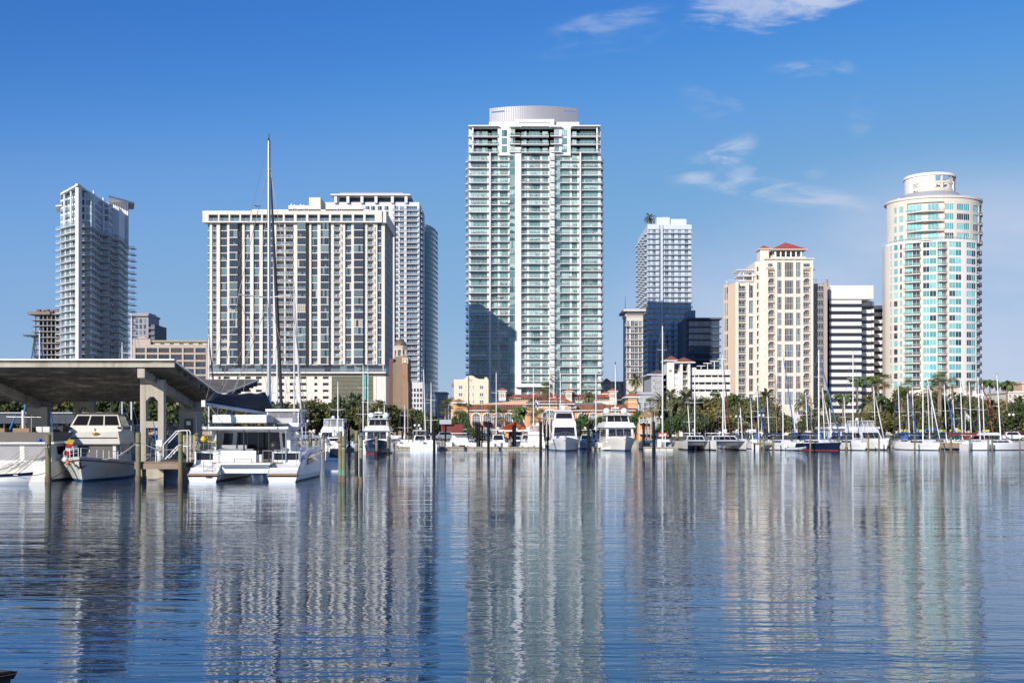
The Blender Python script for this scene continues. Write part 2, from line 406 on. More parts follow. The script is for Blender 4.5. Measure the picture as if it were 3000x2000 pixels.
furnish(A, [(u(811), u(835)), (u(837), u(861)), (u(979), u(994)), (u(1077), u(1091))], [zb_+i*fh+.14 for i in range(nf)], 'chairs and tables on the balconies of the broad cream slab tower', -.9, -.1, .7)
for px in (996, 1093): A.box(u(px)+.25, u(px)+.85, -.9, .6, zb_, zt, CREAM_B)
# boxed top storey
zT = z(621); z1, z2 = z(651), z(632)
A.box(u(598), u(1121), -2.2, 0.8, zt, z1, CREAM_B); A.box(u(598), u(1121), -2.2, 28, z2, zT, CREAM_B)
edges = [598] + [e for x in (616, 647.3, 678.7, 710.2, 741.9, 773.6, 805.2, 837.5, 872.5, 906.3, 939.6, 973, 1006.3, 1039.5, 1073) for e in (x, x+27)] + [1121]
for k in range(0, len(edges), 2): A.box(u(edges[k]), u(edges[k+1]), -2.15, .8, z1, z2, CREAM_B)
for k in range(1, len(edges)-1, 2): A.win(u(edges[k]), u(edges[k+1]), z1, z2, 2, FR, [G_SLATE, G_ONE2, G_ONE2], -.3, nseed=4)
for k in range(1, len(edges)-1, 2):
    b_, e_ = u(edges[k]), u(edges[k+1]); B.put('railing', rail_mesh(e_-b_, .02, 1.0, 'glass', ALU, RAILB), A.P(b_, -1.9, z1), 0, .1)
# side face and left return
R = B.face(u(1119.5), 0, pi/2)
R.box(0, 27, -.5, .6, z(1090), z(640), CREAM_B)
R.box(-1.6, 28, -1.6, .3, zt, zT, CREAM_B)
for i in range(nf):
    z0 = zb_+i*fh
    for k in range(5): R.win(1.2+k*5.2, 4.8+k*5.2, z0+.15, z0+fh-.15, 3, FR, [G_SLATE, G_SLATE2, G_TEALG], -.55, nseed=5)
    R.box(0, 27, -.75, -.45, z0-.13, z0+.13, CREAM_B)
for k in range(6): R.box(-.2+k*5.2, .9+k*5.2, -.95, .2, zb_, zt, CREAM_B)
Lf = B.face(u(609), 5, -pi/2)
for i in range(nf): A.win(u(609)-.05, u(616), zb_+i*fh+.15, zb_+(i+1)*fh-.15, 1, FR, BAYG, .5, nseed=3)
# terrace storey and parking podium
A.box(u(612), u(1131), -1.4, 28, z(1094), z(1089.5), CREAM_B)
A.box(u(609), u(1119), -.1, .7, z(1089), zb_, G_SLATE2)
for k in range(24): A.win(u(622+k*20.8), u(641.5+k*20.8), z(1089.3), zb_-.1, 4, FR, [G_TEALG, G_SLATE, G_TEALG, G_SLATE2], -.2, nseed=4)
for k in range(26):
    if k % 5 != 2: B.put('railing', rail_mesh(u(632)-u(612), .02, 1.0, 'glass', ALU, RAILB), A.P(u(612+k*20), -1.2, z(1089.5)), 0, .1)
PODW = mat('podium_plaster', (.76, .705, .635), .8, .06, .3, streak=.12); GB = mat('grey_band', (.27, .29, .28), .7, .15)
A.box(u(612), u(1129), .3, 28, z(1103), z(1093.5), GB)
A.box(u(612), u(1131), .8, 28, -1, z(1103), PODW)
pcol = [(640, 647), (656, 673), (694, 700), (718, 735), (750, 767), (815, 833), (849, 866), (880, 898), (921, 930), (946, 963)]
rows = [(1102, 1110), (1121, 1129), (1141, 1148), (1160, 1168)]
xs = [612]+[e for p in pcol for e in p]+[972]
for a, c in zip(xs[::2], xs[1::2]): A.box(u(a), u(c), -.1, .8, -1, z(1103), PODW)
ys = [1103]+[e for r_ in rows for e in r_][1:]+[1260]
for a, c in zip(ys[1::2], ys[2::2]): A.box(u(612), u(972), -.06, .8, z(c), z(a), PODW)
for p in pcol:
    for r_ in rows: B.put('window', win_mesh(u(p[1])-u(p[0]), z(r_[0])-z(r_[1]), 1, PODW, [ROOM], 0, .04), A.P(u(p[0]), .55, z(r_[1])), 0, .5)
SCR = mat('lattice_screen', (.30, .30, .22), .7, .3, .9, col2=(.36, .25, .17), c2range=(.55, .65), c2scale=.13)
lb = MB(); lb.tf = lambda v: A.P(*v)
lb.box(u(972), u(1094), .2, .5, 0, z(1102), mat('screen_back', (.24, .25, .19), .8, .2, col2=(.30, .2, .13), c2range=(.5, .6), c2scale=.2))
for k in range(48): x = u(972)+(u(1094)-u(972))*k/47; lb.box(x-.05, x+.05, -.05, .2, 0, z(1102), SCR)
for k in range(8): lb.box(u(972), u(1094), -.1, .22, z(1112+k*12)-.06, z(1112+k*12)+.06, SCR)
B.part('lattice_screen', lb)
A.box(u(1094), u(1131), -.3, .8, -1, z(1103), PODW); A.box(u(1102), u(1103), -.34, -.3, -1, z(1103), GB)
TEALB = mat('teal_banner', (.10, .42, .40), .6, .1)
bb = MB(); bb.tf = lambda v: A.P(*v); bb.box(u(1067), u(1073.5), -.9, -.75, z(1172), z(1098), TEALB); B.part('banner', bb)
R.box(0, 28, -2.6, 0, -1, z(1103), PODW)
for k in range(6):
    for r_ in rows: B.put('window', win_mesh(2.2, 1.0, 1, PODW, [ROOM], 0, .04), R.P(2+k*4.3, -2.62, z(r_[1])), pi/2, .4)
# roof structures
pb = MB(); pb.tf = lambda v: A.P(*v)
for x0, x1, y0, m in ((732, 1078, 609, CREAM), (840, 935, 597, CREAM), (950, 1062, 603, CREAM)): pb.box(u(x0), u(x1), 3, 20, z(625), z(y0), m)
pb.box(u(898), u(932), 5, 16, z(600), z(570), CREAM)
for k in range(5): pb.box(u(845+k*9), u(849+k*9), 4, 6, z(598), z(591+(k*7) % 5), ALU)
B.part('roof_plant_room', pb)
for px in (853, 886, 984): B.put('window', win_mesh(u(13)-u(0), .9, 2, WHITE, [G_SLATE], 0, .1), A.P(u(px), 2.95, z(614)), 0, .3)
B.finish()

# ---- pink hotel grid
PINK = mat('pink_stucco', (.48, .40, .35), .8, .06, .4, streak=.1)
B = Bld('hotel', 500, 460, 'low pink grid hotel with dark paired windows behind the boat shed roof')
u, z, A = B.lx, B.lz, B.face()
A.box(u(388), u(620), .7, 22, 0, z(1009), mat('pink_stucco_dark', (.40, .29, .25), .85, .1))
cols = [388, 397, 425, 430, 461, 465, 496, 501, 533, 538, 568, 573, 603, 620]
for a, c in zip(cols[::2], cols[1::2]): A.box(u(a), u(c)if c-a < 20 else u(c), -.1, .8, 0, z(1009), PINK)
A.box(u(388), u(397), -.12, .8, 0, z(1009), PINK)
for k, y in enumerate(range(1011, 1240, 21)):
    A.box(u(388), u(620), -.05, .8, z(y+8) if k == 0 else z(y+6), z(y-2) if k == 0 else z(y+1), PINK)
    for a, c in zip(cols[1::2], cols[2::2]):
        if y+24 < 1240: A.win(u(a), u(c), z(y+21), z(y+7), 2, mat('bronze_frame', (.16, .12, .10), .6), [G_SLATE, G_BRONZ, G_SLATE2], .35, nseed=4)
A.box(u(388), u(440), .3, 10, z(1010), z(992), PINK)
ab = MB(); ab.tf = lambda v: A.P(*v)
n = 12; arc = [(u(394)+(u(436)-u(394))*i/n, z(993)+2.0*sin(pi*(.5+.5*i/n) if 0 else pi*i/n)*.55) for i in range(n+1)]
ab.add([(x, .3, y) for x, y in arc]+[(x, 6, y) for x, y in arc], [tuple(range(n+1)), tuple(range(2*n+1, n, -1))]+[(i+1, i, n+1+i, n+2+i) for i in range(n)], PINK)
B.part('curved_parapet', ab)
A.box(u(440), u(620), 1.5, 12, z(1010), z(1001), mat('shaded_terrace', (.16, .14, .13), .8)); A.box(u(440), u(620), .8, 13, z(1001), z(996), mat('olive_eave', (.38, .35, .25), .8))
for k in range(7): A.box(u(452+k*28), u(468+k*28), .9, 1.4, z(1008), z(1005), CREAM)
B.finish()

# ---- tower under construction
B = Bld('unfinished_tower', 125, 700, 'bare concrete tower under construction with open floors and jutting work platforms', 'tower')
u, z, A = B.lx, B.lz, B.face(); CC = mat('raw_concrete', (.30, .295, .30), .9, .25, .6)
for k, y in enumerate(range(919, 1240, 17)):
    e = (70, 90, 92, 92, 94, 96, 93, 92)[min(k, 7)] if k else 84
    fb = MB(); fb.tf = lambda v: A.P(*v); fb.box(u(e), u(176), -1, 22, z(y+2.6), z(y), CC)
    if k: 
        for q in range(7): fb.box(u(100+q*12), u(102.5+q*12), .5, 2, z(y), z(y-15), CC)
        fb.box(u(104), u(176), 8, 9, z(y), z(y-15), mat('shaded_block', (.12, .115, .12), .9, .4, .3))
        for q in range(4):
            x = RND.uniform(100, 160); fb.box(u(x), u(x+RND.uniform(6, 16)), 3, 4, z(y), z(y-11), RND.choice((G_SLATE, G_SLATE2, CC, mat('orange_netting', (.42, .17, .08), .9))))
    fb.build('open_floor', B.root)
pb = MB(); pb.tf = lambda v: A.P(*v)
pb.box(u(73), u(112), -3, 4, z(985), z(981), DARK); pb.box(u(84), u(150), -2, 5, z(922), z(914), mat('formwork', (.24, .2, .17), .9, .4, 1))
for k in range(5): x = u(105+k*13); pb.box(x, x+2.0, 1, 3, z(915), z(905+k % 2*3), mat('rust_red', (.23, .10, .07), .8))
B.part('work_platform', pb); B.finish()

# ---- grey blocks behind the thin tower
B = Bld('apartment_block', 415, 640, 'grey stepped apartment block half hidden behind the thin white tower')
u, z, A = B.lx, B.lz, B.face(); GB2 = mat('blue_grey_stucco', (.33, .33, .36), .8, .1)
A.box(u(378), u(434), .5, 20, 0, z(926), GB2); A.box(u(434), u(450), 2, 24, 0, z(949), mat('charcoal_stucco', (.13, .14, .17), .8))
A.box(u(376), u(436), -1, 21, z(926), z(920), GB2); A.box(u(396), u(432), 3, 16, z(920), z(915), GB2)
for k in range(9):
    for q in range(4): A.win(u(384+q*12), u(391+q*12), z(946+k*17), z(933+k*17), 2, GREY, [G_SLATE, G_SLATE2, G_LITE2], .4)
    A.balc(u(432), u(451), z(962+k*17), 1.5, 'glass', GB2, RAILB, d_=2)
B.finish()

# ---- thin white tower with zigzag balconies
B = Bld('condo_tower', 228, 520, 'thin white wedge tower with zigzag balconies and a tall fin at its sharp corner', 'tower')
TW = mat('tower_white', (.70, .70, .70), .6, .05, .3, streak=.06)
def wp(px, Y): return (wx(px, Y)-B.o[0], Y-B.o[1])
outer = [wp(176, 532), wp(204, 524), wp(228, 520.5), wp(234, 526), wp(272, 527), wp(302, 549), wp(324, 550), wp(334, 562), wp(353, 563), wp(379, 591), wp(330, 600), wp(176, 560)]
inner = [wp(177, 535), wp(206, 528), wp(226, 524), wp(232, 529), wp(268, 530.5), wp(298, 552), wp(320, 553), wp(330, 565), wp(349, 566), wp(375, 592), wp(330, 599), wp(178, 558)]
zT = wz(547, 520)-1.2; nf = 33; fh = (wz(690, 524)-wz(1050, 524))/17.3; z0b = 4.0
ztop = zT-5.2*fh
B.wall.prism(inner, 0, zT-.6, TW)
k0 = int(ztop/fh)
FRW = mat('tower_frame', (.50, .51, .52), .5, .05)
segs = list(zip(inner[:9], inner[1:10]))
for i in range(k0+1):
    zz = ztop-i*fh
    if zz < 12: break
    sb = MB(); sb.prism(outer[:10]+[wp(345, 594), wp(180, 545)], zz-.16, zz+.12, TW); so = sb.build('floor_slab', B.root)
    rb = MB()
    for p, q in zip(outer[:9], outer[1:10]):
        p, q = Vector((*p, zz+.12)), Vector((*q, zz+.12)); L = (q-p).length
        rb.quad(p+Vector((0, 0, .1)), q+Vector((0, 0, .1)), q+Vector((0, 0, .95)), p+Vector((0, 0, .95)), RAILG)
        rb.tube(p+Vector((0, 0, 1.0)), q+Vector((0, 0, 1.0)), .05, TW, 4)
        for j in range(max(1, int(L/2))+1): c = p.lerp(q, j/max(1, int(L/2))); rb.tube(c, c+Vector((0, 0, 1)), .05, TW, 4, cap=False)
    rb.build('railing', so)
    for si, (p, q) in enumerate(segs):
        a = atan2(q[1]-p[1], q[0]-p[0]); L = sqrt((q[0]-p[0])**2+(q[1]-p[1])**2); f = Face(B, p[0], p[1], a)
        nn = max(1, round(L/5))
        for j in range(nn): f.win(L*j/nn+.5, L*(j+1)/nn-.5, zz+.2, zz+fh-.35, 3 if L/nn > 3 else 1, FRW, [G_LITE2, G_SLATE2, G_LITE, G_SLATE, G_GREEN], -.04, nseed=5)
    for w_, (px, Y, dx) in enumerate(((176, 534, -2.3), (378, 590, 2.9))):
        x, y = wp(px, Y); sb = MB(); sb.prism([(x, y), (x+dx, y+.4), (x+dx, y+4), (x, y+5)], zz-.16, zz+.1, TW); o = sb.build('balcony', B.root)
        rb = MB(); rb.quad((x, y, zz+.1), (x+dx, y+.4, zz+.1), (x+dx, y+.4, zz+1.1), (x, y, zz+1.1), RAILG); rb.tube((x, y, zz+1.1), (x+dx, y+.4, zz+1.1), .05, TW, 4); rb.build('railing', o)
# solid left wedge wall, columns, crown
for i in range(5):
    zz = ztop+i*fh*1.02
    for si, (p, q) in enumerate(segs[:7]):
        a = atan2(q[1]-p[1], q[0]-p[0]); L = sqrt((q[0]-p[0])**2+(q[1]-p[1])**2); f = Face(B, p[0], p[1], a)
        nn = max(1, round(L/3.2))
        for j in range(nn): f.win(L*j/nn+.3, L*(j+1)/nn-.3, zz+.5, zz+fh-.3, 2, TW, [G_LITE2, G_SLATE2, G_LITE], -.06, nseed=4)
for p, q in ((.25, .3), (.62, .66)):
    x0 = outer[0][0]+(outer[2][0]-outer[0][0])*p; y0 = outer[0][1]+(outer[2][1]-outer[0][1])*p
    B.wall.tube((x0, y0, ztop), (x0, y0, zT), .45, TW, 8)
fin = MB(); a_ = outer[2]; fin.prism([(a_[0]-.7, a_[1]-1.3), (a_[0]+.8, a_[1]-1.3), (a_[0]+.8, a_[1]+3), (a_[0]-.7, a_[1]+3)], 0, zT+1.2, TW); B.part('corner_fin', fin)
for px, Y in ((237, 523), (275, 529), (303, 545)):
    x, y = wp(px, Y); B.wall.tube((x, y, ztop), (x, y, zT), .5, TW, 8)
rf = MB(); rf.add([(*wp(177, 530), zT-.9), (*wp(228, 517), zT+.9), (*wp(316, 561), zT+.3), (*wp(260, 572), zT), (*wp(180, 556), zT-.9),
    (*wp(177, 530), zT-1.7), (*wp(228, 517), zT), (*wp(316, 561), zT-.5), (*wp(260, 572), zT-.8), (*wp(180, 556), zT-1.7)],
    [(0, 1, 2, 3, 4), (9, 8, 7, 6, 5)]+[(i, 5+i, 5+(i+1) % 5, (i+1) % 5) for i in range(5)], TW)
rf.prism([wp(163, 534), wp(182, 533), wp(182, 548), wp(165, 548)], zT-6.3, zT-5.7, TW)
B.part('sloping_roof', rf)
r2 = MB(); zr = wz(593, 588)-1.2
r2.prism([wp(318, 570), wp(394, 588), wp(392, 602), wp(318, 602)], zr-.9, zr, TW); r2.prism([wp(332, 584), wp(377, 588), wp(377, 600), wp(332, 600)], ztop, zr-.9, G_LITE2)
for k in range(9): x, y = wp(334+k*5, 583.6); r2.box(x-.3, x+.3, y-.3, y+.3, ztop, zr-.9, TW)
B.part('rear_roof', r2)
x, y = wp(278, 560); fm = MB(); fm.tube((x, y, zT), (x, y, zT+5), .15, ALU, 5); B.part('antenna', fm)
B.finish()

# ---- white tower with the flat canopy roof, behind the slab tower
B = Bld('white_tower', 1100, 640, 'tall white balcony tower with a flat canopy roof behind the cream slab tower', 'tower')
u, z, A = B.lx, B.lz, B.face(); OW = mat('tower_offwhite', (.64, .63, .63), .6, .05, .3)
A.box(u(940), u(1228), .4, 40, 0, z(592), OW)
A.box(u(970), u(1203), -2, 36, z(574.5), z(570), OW); A.box(u(992), u(1179), 4, 30, z(571), z(560.5), mat('grey_louvre', (.40, .42, .46), .6))
for px in (984, 1020, 1061, 1102, 1150, 1190): A.box(u(px)-.8, u(px)+.8, -1.2, 1, z(596), z(574), OW)
A.box(u(990), u(1180), 5, 25, z(596), z(575), G_SLATE2)
A.box(u(1145), u(1156), -.9, .5, 0, z(600), OW); A.box(u(1226), u(1229), -.6, .5, 0, z(596), OW)
fh = 15.6/F*640; zt = z(602)
for i in range(38):
    z0 = zt-(i+1)*fh
    if z0 < 2: break
    B.wall.tf = None
    A.win(u(1157), u(1166.5), z0+.5, z0+fh-.25, 2, OW, [G_SLATE2, G_BLUE, G_LITE2], .3)
    if i < 4:
        for a in (1070, 1086, 1106, 1126): A.win(u(a), u(a+12), z0+.4, z0+fh-.3, 2, OW, [G_LITE2, G_SLATE2], .3)
    for a, c, n in ((1171, 1186, 3), (1190, 1222, 6)): A.win(u(a), u(c), z0+.1, z0+fh-.35, n, OW, [G_BLUE, G_SLATE2, G_BLUE, G_LITE2], .3, nseed=5)
    A.balc(u(1151 if i < 3 else 1168), u(1226), z0+.05, 1.5, 'glass', OW, RAILB, .3)
furnish(A, [(u(1170), u(1186)), (u(1190), u(1224))], [zt-(i+1)*fh+.06 for i in range(37)], 'chairs on the balconies of the white canopy tower', -1.2, -.4, .5, 5)
for px in (1188,): A.box(u(px)-.7, u(px)+.7, -1.2, .5, 0, zt, OW)
R = B.face(u(1228), 0, pi/2)
for i in range(34):
    z0 = zt-(i+1)*fh
    R.balc(1, 12, z0, 1.6, 'glass', OW, RAILB, .3); R.win(14, 30, z0+.4, z0+fh-.3, 4, OW, [G_SLATE2, G_LITE2], .25)
A.box(u(1150), u(1240), -4, 36, 0, z(1120), OW)
for k in range(5):
    for q in range(4): A.win(u(1205+q*9), u(1211+q*9), z(1148+k*15), z(1138+k*15), 1, OW, [G_SLATE], -4.05, nseed=2)
B.finish()

# ---- curved glass tower
B = Bld('glass_tower', 1250, 700, 'slim curved sea-green glass tower with thin slab edges beside the white canopy tower', 'tower')
u, z, A = B.lx, B.lz, B.face(); TG = mat('slab_edge_green', (.40, .46, .46), .5)
fh = 15.2/F*700; zt = z(664)
def dshape(k=1.0): return [(u(1205), 30), (u(1205), -2)]+[(u(1232)+(u(1274)-u(1232))*k*sin(t*pi/2/8), -2+24*(1-cos(t*pi/2/8))) for t in range(9)]+[(u(1274)*1, 30)]
B.wall.prism(dshape(.95), 0, zt, glass('glass_tower_skin', (.085, .15, .155), .06, 1.9))
for i in range(38):
    zz = zt-i*fh; sb = MB(); sb.prism(dshape(1.0), zz-.18, zz+.12, TG); o = sb.build('floor_slab', B.root)
    rb = MB(); ds = dshape(.995)
    for p, q in zip(ds[1:11], ds[2:12]): rb.quad((*p, zz+.15), (*q, zz+.15), (*q, zz+1.15), (*p, zz+1.15), RAILG)
    rb.build('railing', o)
B.part('roof_drum', (lambda b: (b.prism([(x*.98, y+1) for x, y in dshape(.9)], zt, zt+1.6, TG), b)[1])(MB())); B.finish()

# ---- domed church with clock tower
BRICK = mat('orange_brick', (.33, .205, .135), .85, .15, 2.0); TAN = mat('tan_brick', (.27, .20, .14), .9, .15, 1.2, streak=.2)
B = Bld('church', 1170, 330, 'brick church with a bronze dome, arched belfry and clock turret beside the slab tower', 'church')
u, z, A = B.lx, B.lz, B.face()
def oct_(r, n=8): return [(r*cos(2*pi*(k+.5)/n), r*sin(2*pi*(k+.5)/n)) for k in range(n)]
cxu = u(1167)
db = MB(); db.lathe([(1.9*cos(a*pi/2/8), 2.0*sin(a*pi/2/8)) for a in range(9)], mat('bronze_dome', (.16, .125, .09), .5, .25), 14, (cxu, 6, z(1010)))
db.tube((cxu, 6, z(991)), (cxu, 6, z(976)), .16, DARK, 5, .05); B.part('dome', db)
bl = MB(); STN = mat('pale_stone', (.58, .50, .41), .8, .1)
bl.prism([(cxu+x, 6+y) for x, y in oct_(2.2)], z(1014), z(1009.5), STN); bl.prism([(cxu+x, 6+y) for x, y in oct_(2.05)], z(1022), z(1014), STN); bl.prism([(cxu+x, 6+y) for x, y in oct_(2.2)], z(1043), z(1040), STN)
for x, y in oct_(1.85): bl.tube((cxu+x, 6+y, z(1041)), (cxu+x, 6+y, z(1022)), .34, STN, 8)
for k in range(8):
    a = 2*pi*k/8
    for q in range(7):
        t0, t1 = pi*q/7, pi*(q+1)/7; r0 = .52
        ex, ey = -sin(a), cos(a); X0, Y0 = cxu+1.72*cos(a), 6+1.72*sin(a)
        p = [(X0+ex*r0*cos(t), Y0+ey*r0*cos(t), z(1026)+r0*sin(t)) for t in (t0, t1)]
        bl.quad(p[0], p[1], (p[1][0], p[1][1], z(1021)), (p[0][0], p[0][1], z(1021)), STN)
B.part('belfry', bl)
A.box(u(1152), u(1186), 3.5, 20, 0, z(1042), TAN)
sb = MB(); y0, y1 = -1, 16
prof = [(u(1152), 0), (u(1193), 0), (u(1193), z(1115)), (u(1186), z(1095)), (u(1184), z(1060)), (u(1180), z(1042)), (u(1152), z(1066))]
n = len(prof); sb.add([(x, y0, h) for x, h in prof]+[(x, y1, h) for x, h in prof], [tuple(range(n)), tuple(range(2*n-1, n-1, -1))]+[((i+1) % n, i, n+i, n+(i+1) % n) for i in range(n)], TAN)
B.part('gable_wall', sb)
A.box(u(1140), u(1153), 0, 14, 0, z(1050), mat('dark_brick', (.15, .085, .07), .9, .2)); A.box(u(1128), u(1142), 4, 14, 0, z(1100), mat('dark_brick2', (.13, .12, .13), .9, .2))
ct = MB(); ct.tf = lambda v: A.P(*v)
ct.box(u(1182), u(1197), -3, 0, 0, z(1066), BRICK); ct.box(u(1181), u(1198), -3.2, .2, z(1066), z(1050), STN); ct.box(u(1182.5), u(1196.5), -3.0, 0, z(1050), z(1044), BRICK)
ct.box(u(1185), u(1194), -3.25, -3.2, z(1065), z(1056), DARK)
for q in range(4): ct.box(u(1182+q*4.2), u(1184+q*4.2), -3.1, -.1, z(1044), z(1040), STN)
ct.box(u(1184), u(1190), -3.05, -3, z(1112), z(1100), mat('niche_tan', (.34, .16, .10), .9))
cto = B.part('clock_turret', ct)
ck = MB(); c = A.P(u(1189.5), -3.27, z(1060.5)); ck.add([(c[0]+.38*cos(2*pi*k/12), c[1], c[2]+.38*sin(2*pi*k/12)) for k in range(12)], [tuple(range(12))], mat('clock_face', (.75, .70, .5), .6)); ck.build('clock_face', cto)
B.finish()

# ---- tallest tower
B = Bld('condo_tower', 1567, 480, 'tallest white tower with sea-green glass balconies and a curved grey drum on its roof', 'tower')
u, z, A = B.lx, B.lz, B.face(); OWH = mat('tower_pure_white', (.74, .735, .73), .5, .03, .3)
FG = mat('green_frame', (.14, .19, .19), .5)
OG = [G_ONE1, G_ONE2, G_ONE1, G_ONE1, G_ONE3, G_ONE1, G_ONE2, G_ONE3]
ztop = z(448); fh = 21.55/F*480; N = 33
A.box(u(1373), u(1761), 2.0, 30, 0, z(375), OWH)
A.box(u(1509), u(1527), -.4, 2.2, 0, z(432), OWH); A.box(u(1610), u(1624.5), -.4, 2.2, 0, z(432), OWH)
A.box(u(1493), u(1509), .5, 2.1, 0, ztop, OWH); A.box(u(1624.5), u(1641), .5, 2.1, 0, ztop, OWH)
for p in (1433.5, 1698): A.box(u(p), u(p+4), -.5, 2.1, 0, ztop, OWH)
bal = [(1370, 1434, 1.9), (1437, 1493, 1.9), (1527, 1611, 2.2), (1641, 1698, 1.9), (1701.5, 1763, 1.9)]
wn = [(1379, 1426, 6), (1441, 1457, 2), (1464, 1487, 4), (1528, 1543, 2), (1550, 1582, 5), (1589, 1605, 3), (1646, 1669, 4), (1676, 1691, 3), (1706, 1752, 6)]
for i in range(N):
    z0 = ztop-(i+1)*fh
    if z0 < z(1180): break
    for a, c, n in wn: A.win(u(a), u(c), z0+.08, z0+fh-.32, n, FG, OG, 1.85, fw=.09, nseed=8)
    for a, c, dp in bal: A.balc(u(a), u(c), z0+.06, dp, 'glass', OWH, RAILG, .26, 1.05, d_=2.0, slab=OWH)
    B.put('balcony', (slab_mesh(2.0, 1.1, .26, OWH), rail_mesh(2.0, 1.0, 1.05, 'glass', FG, RAILG)), A.P(u(1611), -.4, z0+.06), 0, 1)
    for a, c in ((1493.3, 1508.8), (1624.8, 1640.8)): A.win(u(a), u(c), z0+.1, z0+fh-.1, 3, FG, OG, .42, fw=.08, nseed=8)
    for sgn, px in ((-1, 1370), (1, 1763)):
        x = u(px); key = ('sb', sgn)
        if key not in _MESH:
            b = MB(); b.prism([(0, 2), (sgn*1.0, 3), (sgn*1.0, 15), (0, 15)], -.26, 0, OWH); _MESH[key] = b.mesh('side_balcony')
            b = MB(); b.quad((0, 2, .1), (sgn, 3, .1), (sgn, 3, 1), (0, 2, 1), RAILG); b.quad((sgn, 3, .1), (sgn, 15, .1), (sgn, 15, 1), (sgn, 3, 1), RAILG); b.path([(0, 2, 1.03), (sgn, 3, 1.03), (sgn, 15, 1.03)], .05, FG); _MESH[key+(1,)] = b.mesh('railing')
        B.put('side_balcony', (_MESH[key], _MESH[key+(1,)]), (x, 0, z0+.06), 0, 1)
# penthouse storeys
zp = z(372); ph = (zp-ztop)/3.25
A.box(u(1383), u(1752), 2.0, 28, ztop-.5, zp, OWH); A.box(u(1458), u(1509), .4, 2.1, ztop-1, zp, OWH); A.box(u(1624), u(1672), .4, 2.1, ztop-1, zp, OWH)
for i in range(3):
    z0 = ztop+i*ph+.3
    for a, c, n in ((1387, 1429, 5), (1441, 1455, 2), (1528, 1543, 2), (1550, 1582, 4), (1589, 1605, 2), (1676, 1690, 2), (1700, 1743, 5)): A.win(u(a), u(c), z0+.05, z0+ph-.9, n, FG, OG, 1.85, fw=.09, nseed=8)
    for a, c, n in ((1470, 1485, 2), (1496, 1508.5, 2), (1625, 1637, 2), (1647, 1661, 2)): A.win(u(a), u(c), z0+.05, z0+ph-.7, n, FG, OG, .28, fw=.09, nseed=8)
    for a, c, d_, dp in ((1372, 1460, 2, 2.4), (1526, 1608, 2, 2.6), (1674, 1759, 2, 2.4), (1492, 1524, .4, 1.6), (1613, 1645, .4, 1.6)): A.balc(u(a), u(c), z0, dp, 'glass', OWH, RAILG, .3, 1.05, d_=d_)
for p in (1383, 1747): A.box(u(p), u(p+4), -.2, 1, ztop, zp, OWH)
cb = MB(); cb.tf = lambda v: A.P(*v)
cb.box(u(1372), u(1462), -1.2, 24, zp, zp+.45, OWH); cb.box(u(1674), u(1759), -1.2, 24, zp, zp+.45, OWH); cb.box(u(1380), u(1754), 0.9, 26, zp-.02, z(366), OWH)
cb.box(u(1492), u(1525), -1.4, 1, zp-.3, zp+.05, OWH); cb.box(u(1526), u(1609), -1.0, 2, zp, zp+.4, OWH); cb.box(u(1612), u(1646), -1.4, 1, zp-.3, zp+.05, OWH)
cb.box(u(1432), u(1698), 3.0, 3.6, z(368), z(352), OWH); cb.box(u(1508), u(1624), 1.2, 3.7, z(368), z(347), OWH); cb.box(u(1520), u(1612), 1.1, 1.25, z(359), z(355.5), GREY)
B.part('cornice', cb)
cr = MB(); R_ = 44; half = (u(1697)-u(1433))/2; a0 = asin(half/R_); LOUV = mat('louvre_grey', (.33, .33, .36), .5, .1, 6, stretch=(1, 1, .02), metal=.2)
yc = 9.0+R_*cos(a0); zz0, zz1 = z(372), B.lz(326, 493)
pts = [(R_*sin(-a0+2*a0*k/40)+u(1565), yc-R_*cos(-a0+2*a0*k/40)) for k in range(41)]
for k in range(40):
    p, q = pts[k], pts[k+1]
    hole = k in (1, 2, 3, 4, 5, 6) or k in (33, 34, 35, 36, 37, 38)
    for h0, h1 in ((zz0, zz1-2.1), (zz1-1.5, zz1)) if hole else ((zz0, zz1),): 
        cr.quad((*p, h0), (*q, h0), (*q, h1), (*p, h1), LOUV); cr.quad((p[0], p[1]+.4, h0), (q[0], q[1]+.4, h0), (q[0], q[1]+.4, h1), (p[0], p[1]+.4, h1), LOUV)
    cr.quad((*p, zz1), (*q, zz1), (q[0], q[1]+.4, zz1), (p[0], p[1]+.4, zz1), LOUV)
    cr.box(p[0]-.07, p[0]+.07, p[1]-.1, p[1]+.06, zz0, zz1, LOUV)
B.part('roof_drum', cr)
A.box(u(1510), u(1611), -2.6, 2, z(1134), z(1124), OWH); A.box(u(1404), u(1760), -.5, 3, 0, z(1182), OWH)
fur = MB(); fur.tf = lambda v: A.P(*v)
for i in range(N):
    z0 = ztop-(i+1)*fh+.07
    for a, c, dp in bal:
        if RND.random() < .72:
            for q in range(RND.randint(1, 5)):
                x = RND.uniform(u(a)+.6, u(c)-.9); w_ = RND.uniform(.35, 1.3); h_ = RND.uniform(.4, .9); dd = RND.uniform(.5, 1.1); m = RND.choice((FURN, FURN, WHITE, DARK, mat('orange_cushion', (.6, .2, .08), .8)))
                fur.box(x, x+w_, dd, dd+.6, z0+.28, z0+.45, m); fur.box(x, x+w_, dd+.5, dd+.6, z0+.45, z0+h_, m)
                for e in (x, x+w_-.06): fur.box(e, e+.06, dd, dd+.06, z0, z0+.28, m); fur.box(e, e+.06, dd+.5, dd+.56, z0, z0+.28, m)
fo = fur.build('balcony_furniture', None, B.o); tag(fo, 'scattered chairs and tables on the balconies of the tallest white tower', 'furniture', kind='stuff')
B.finish()

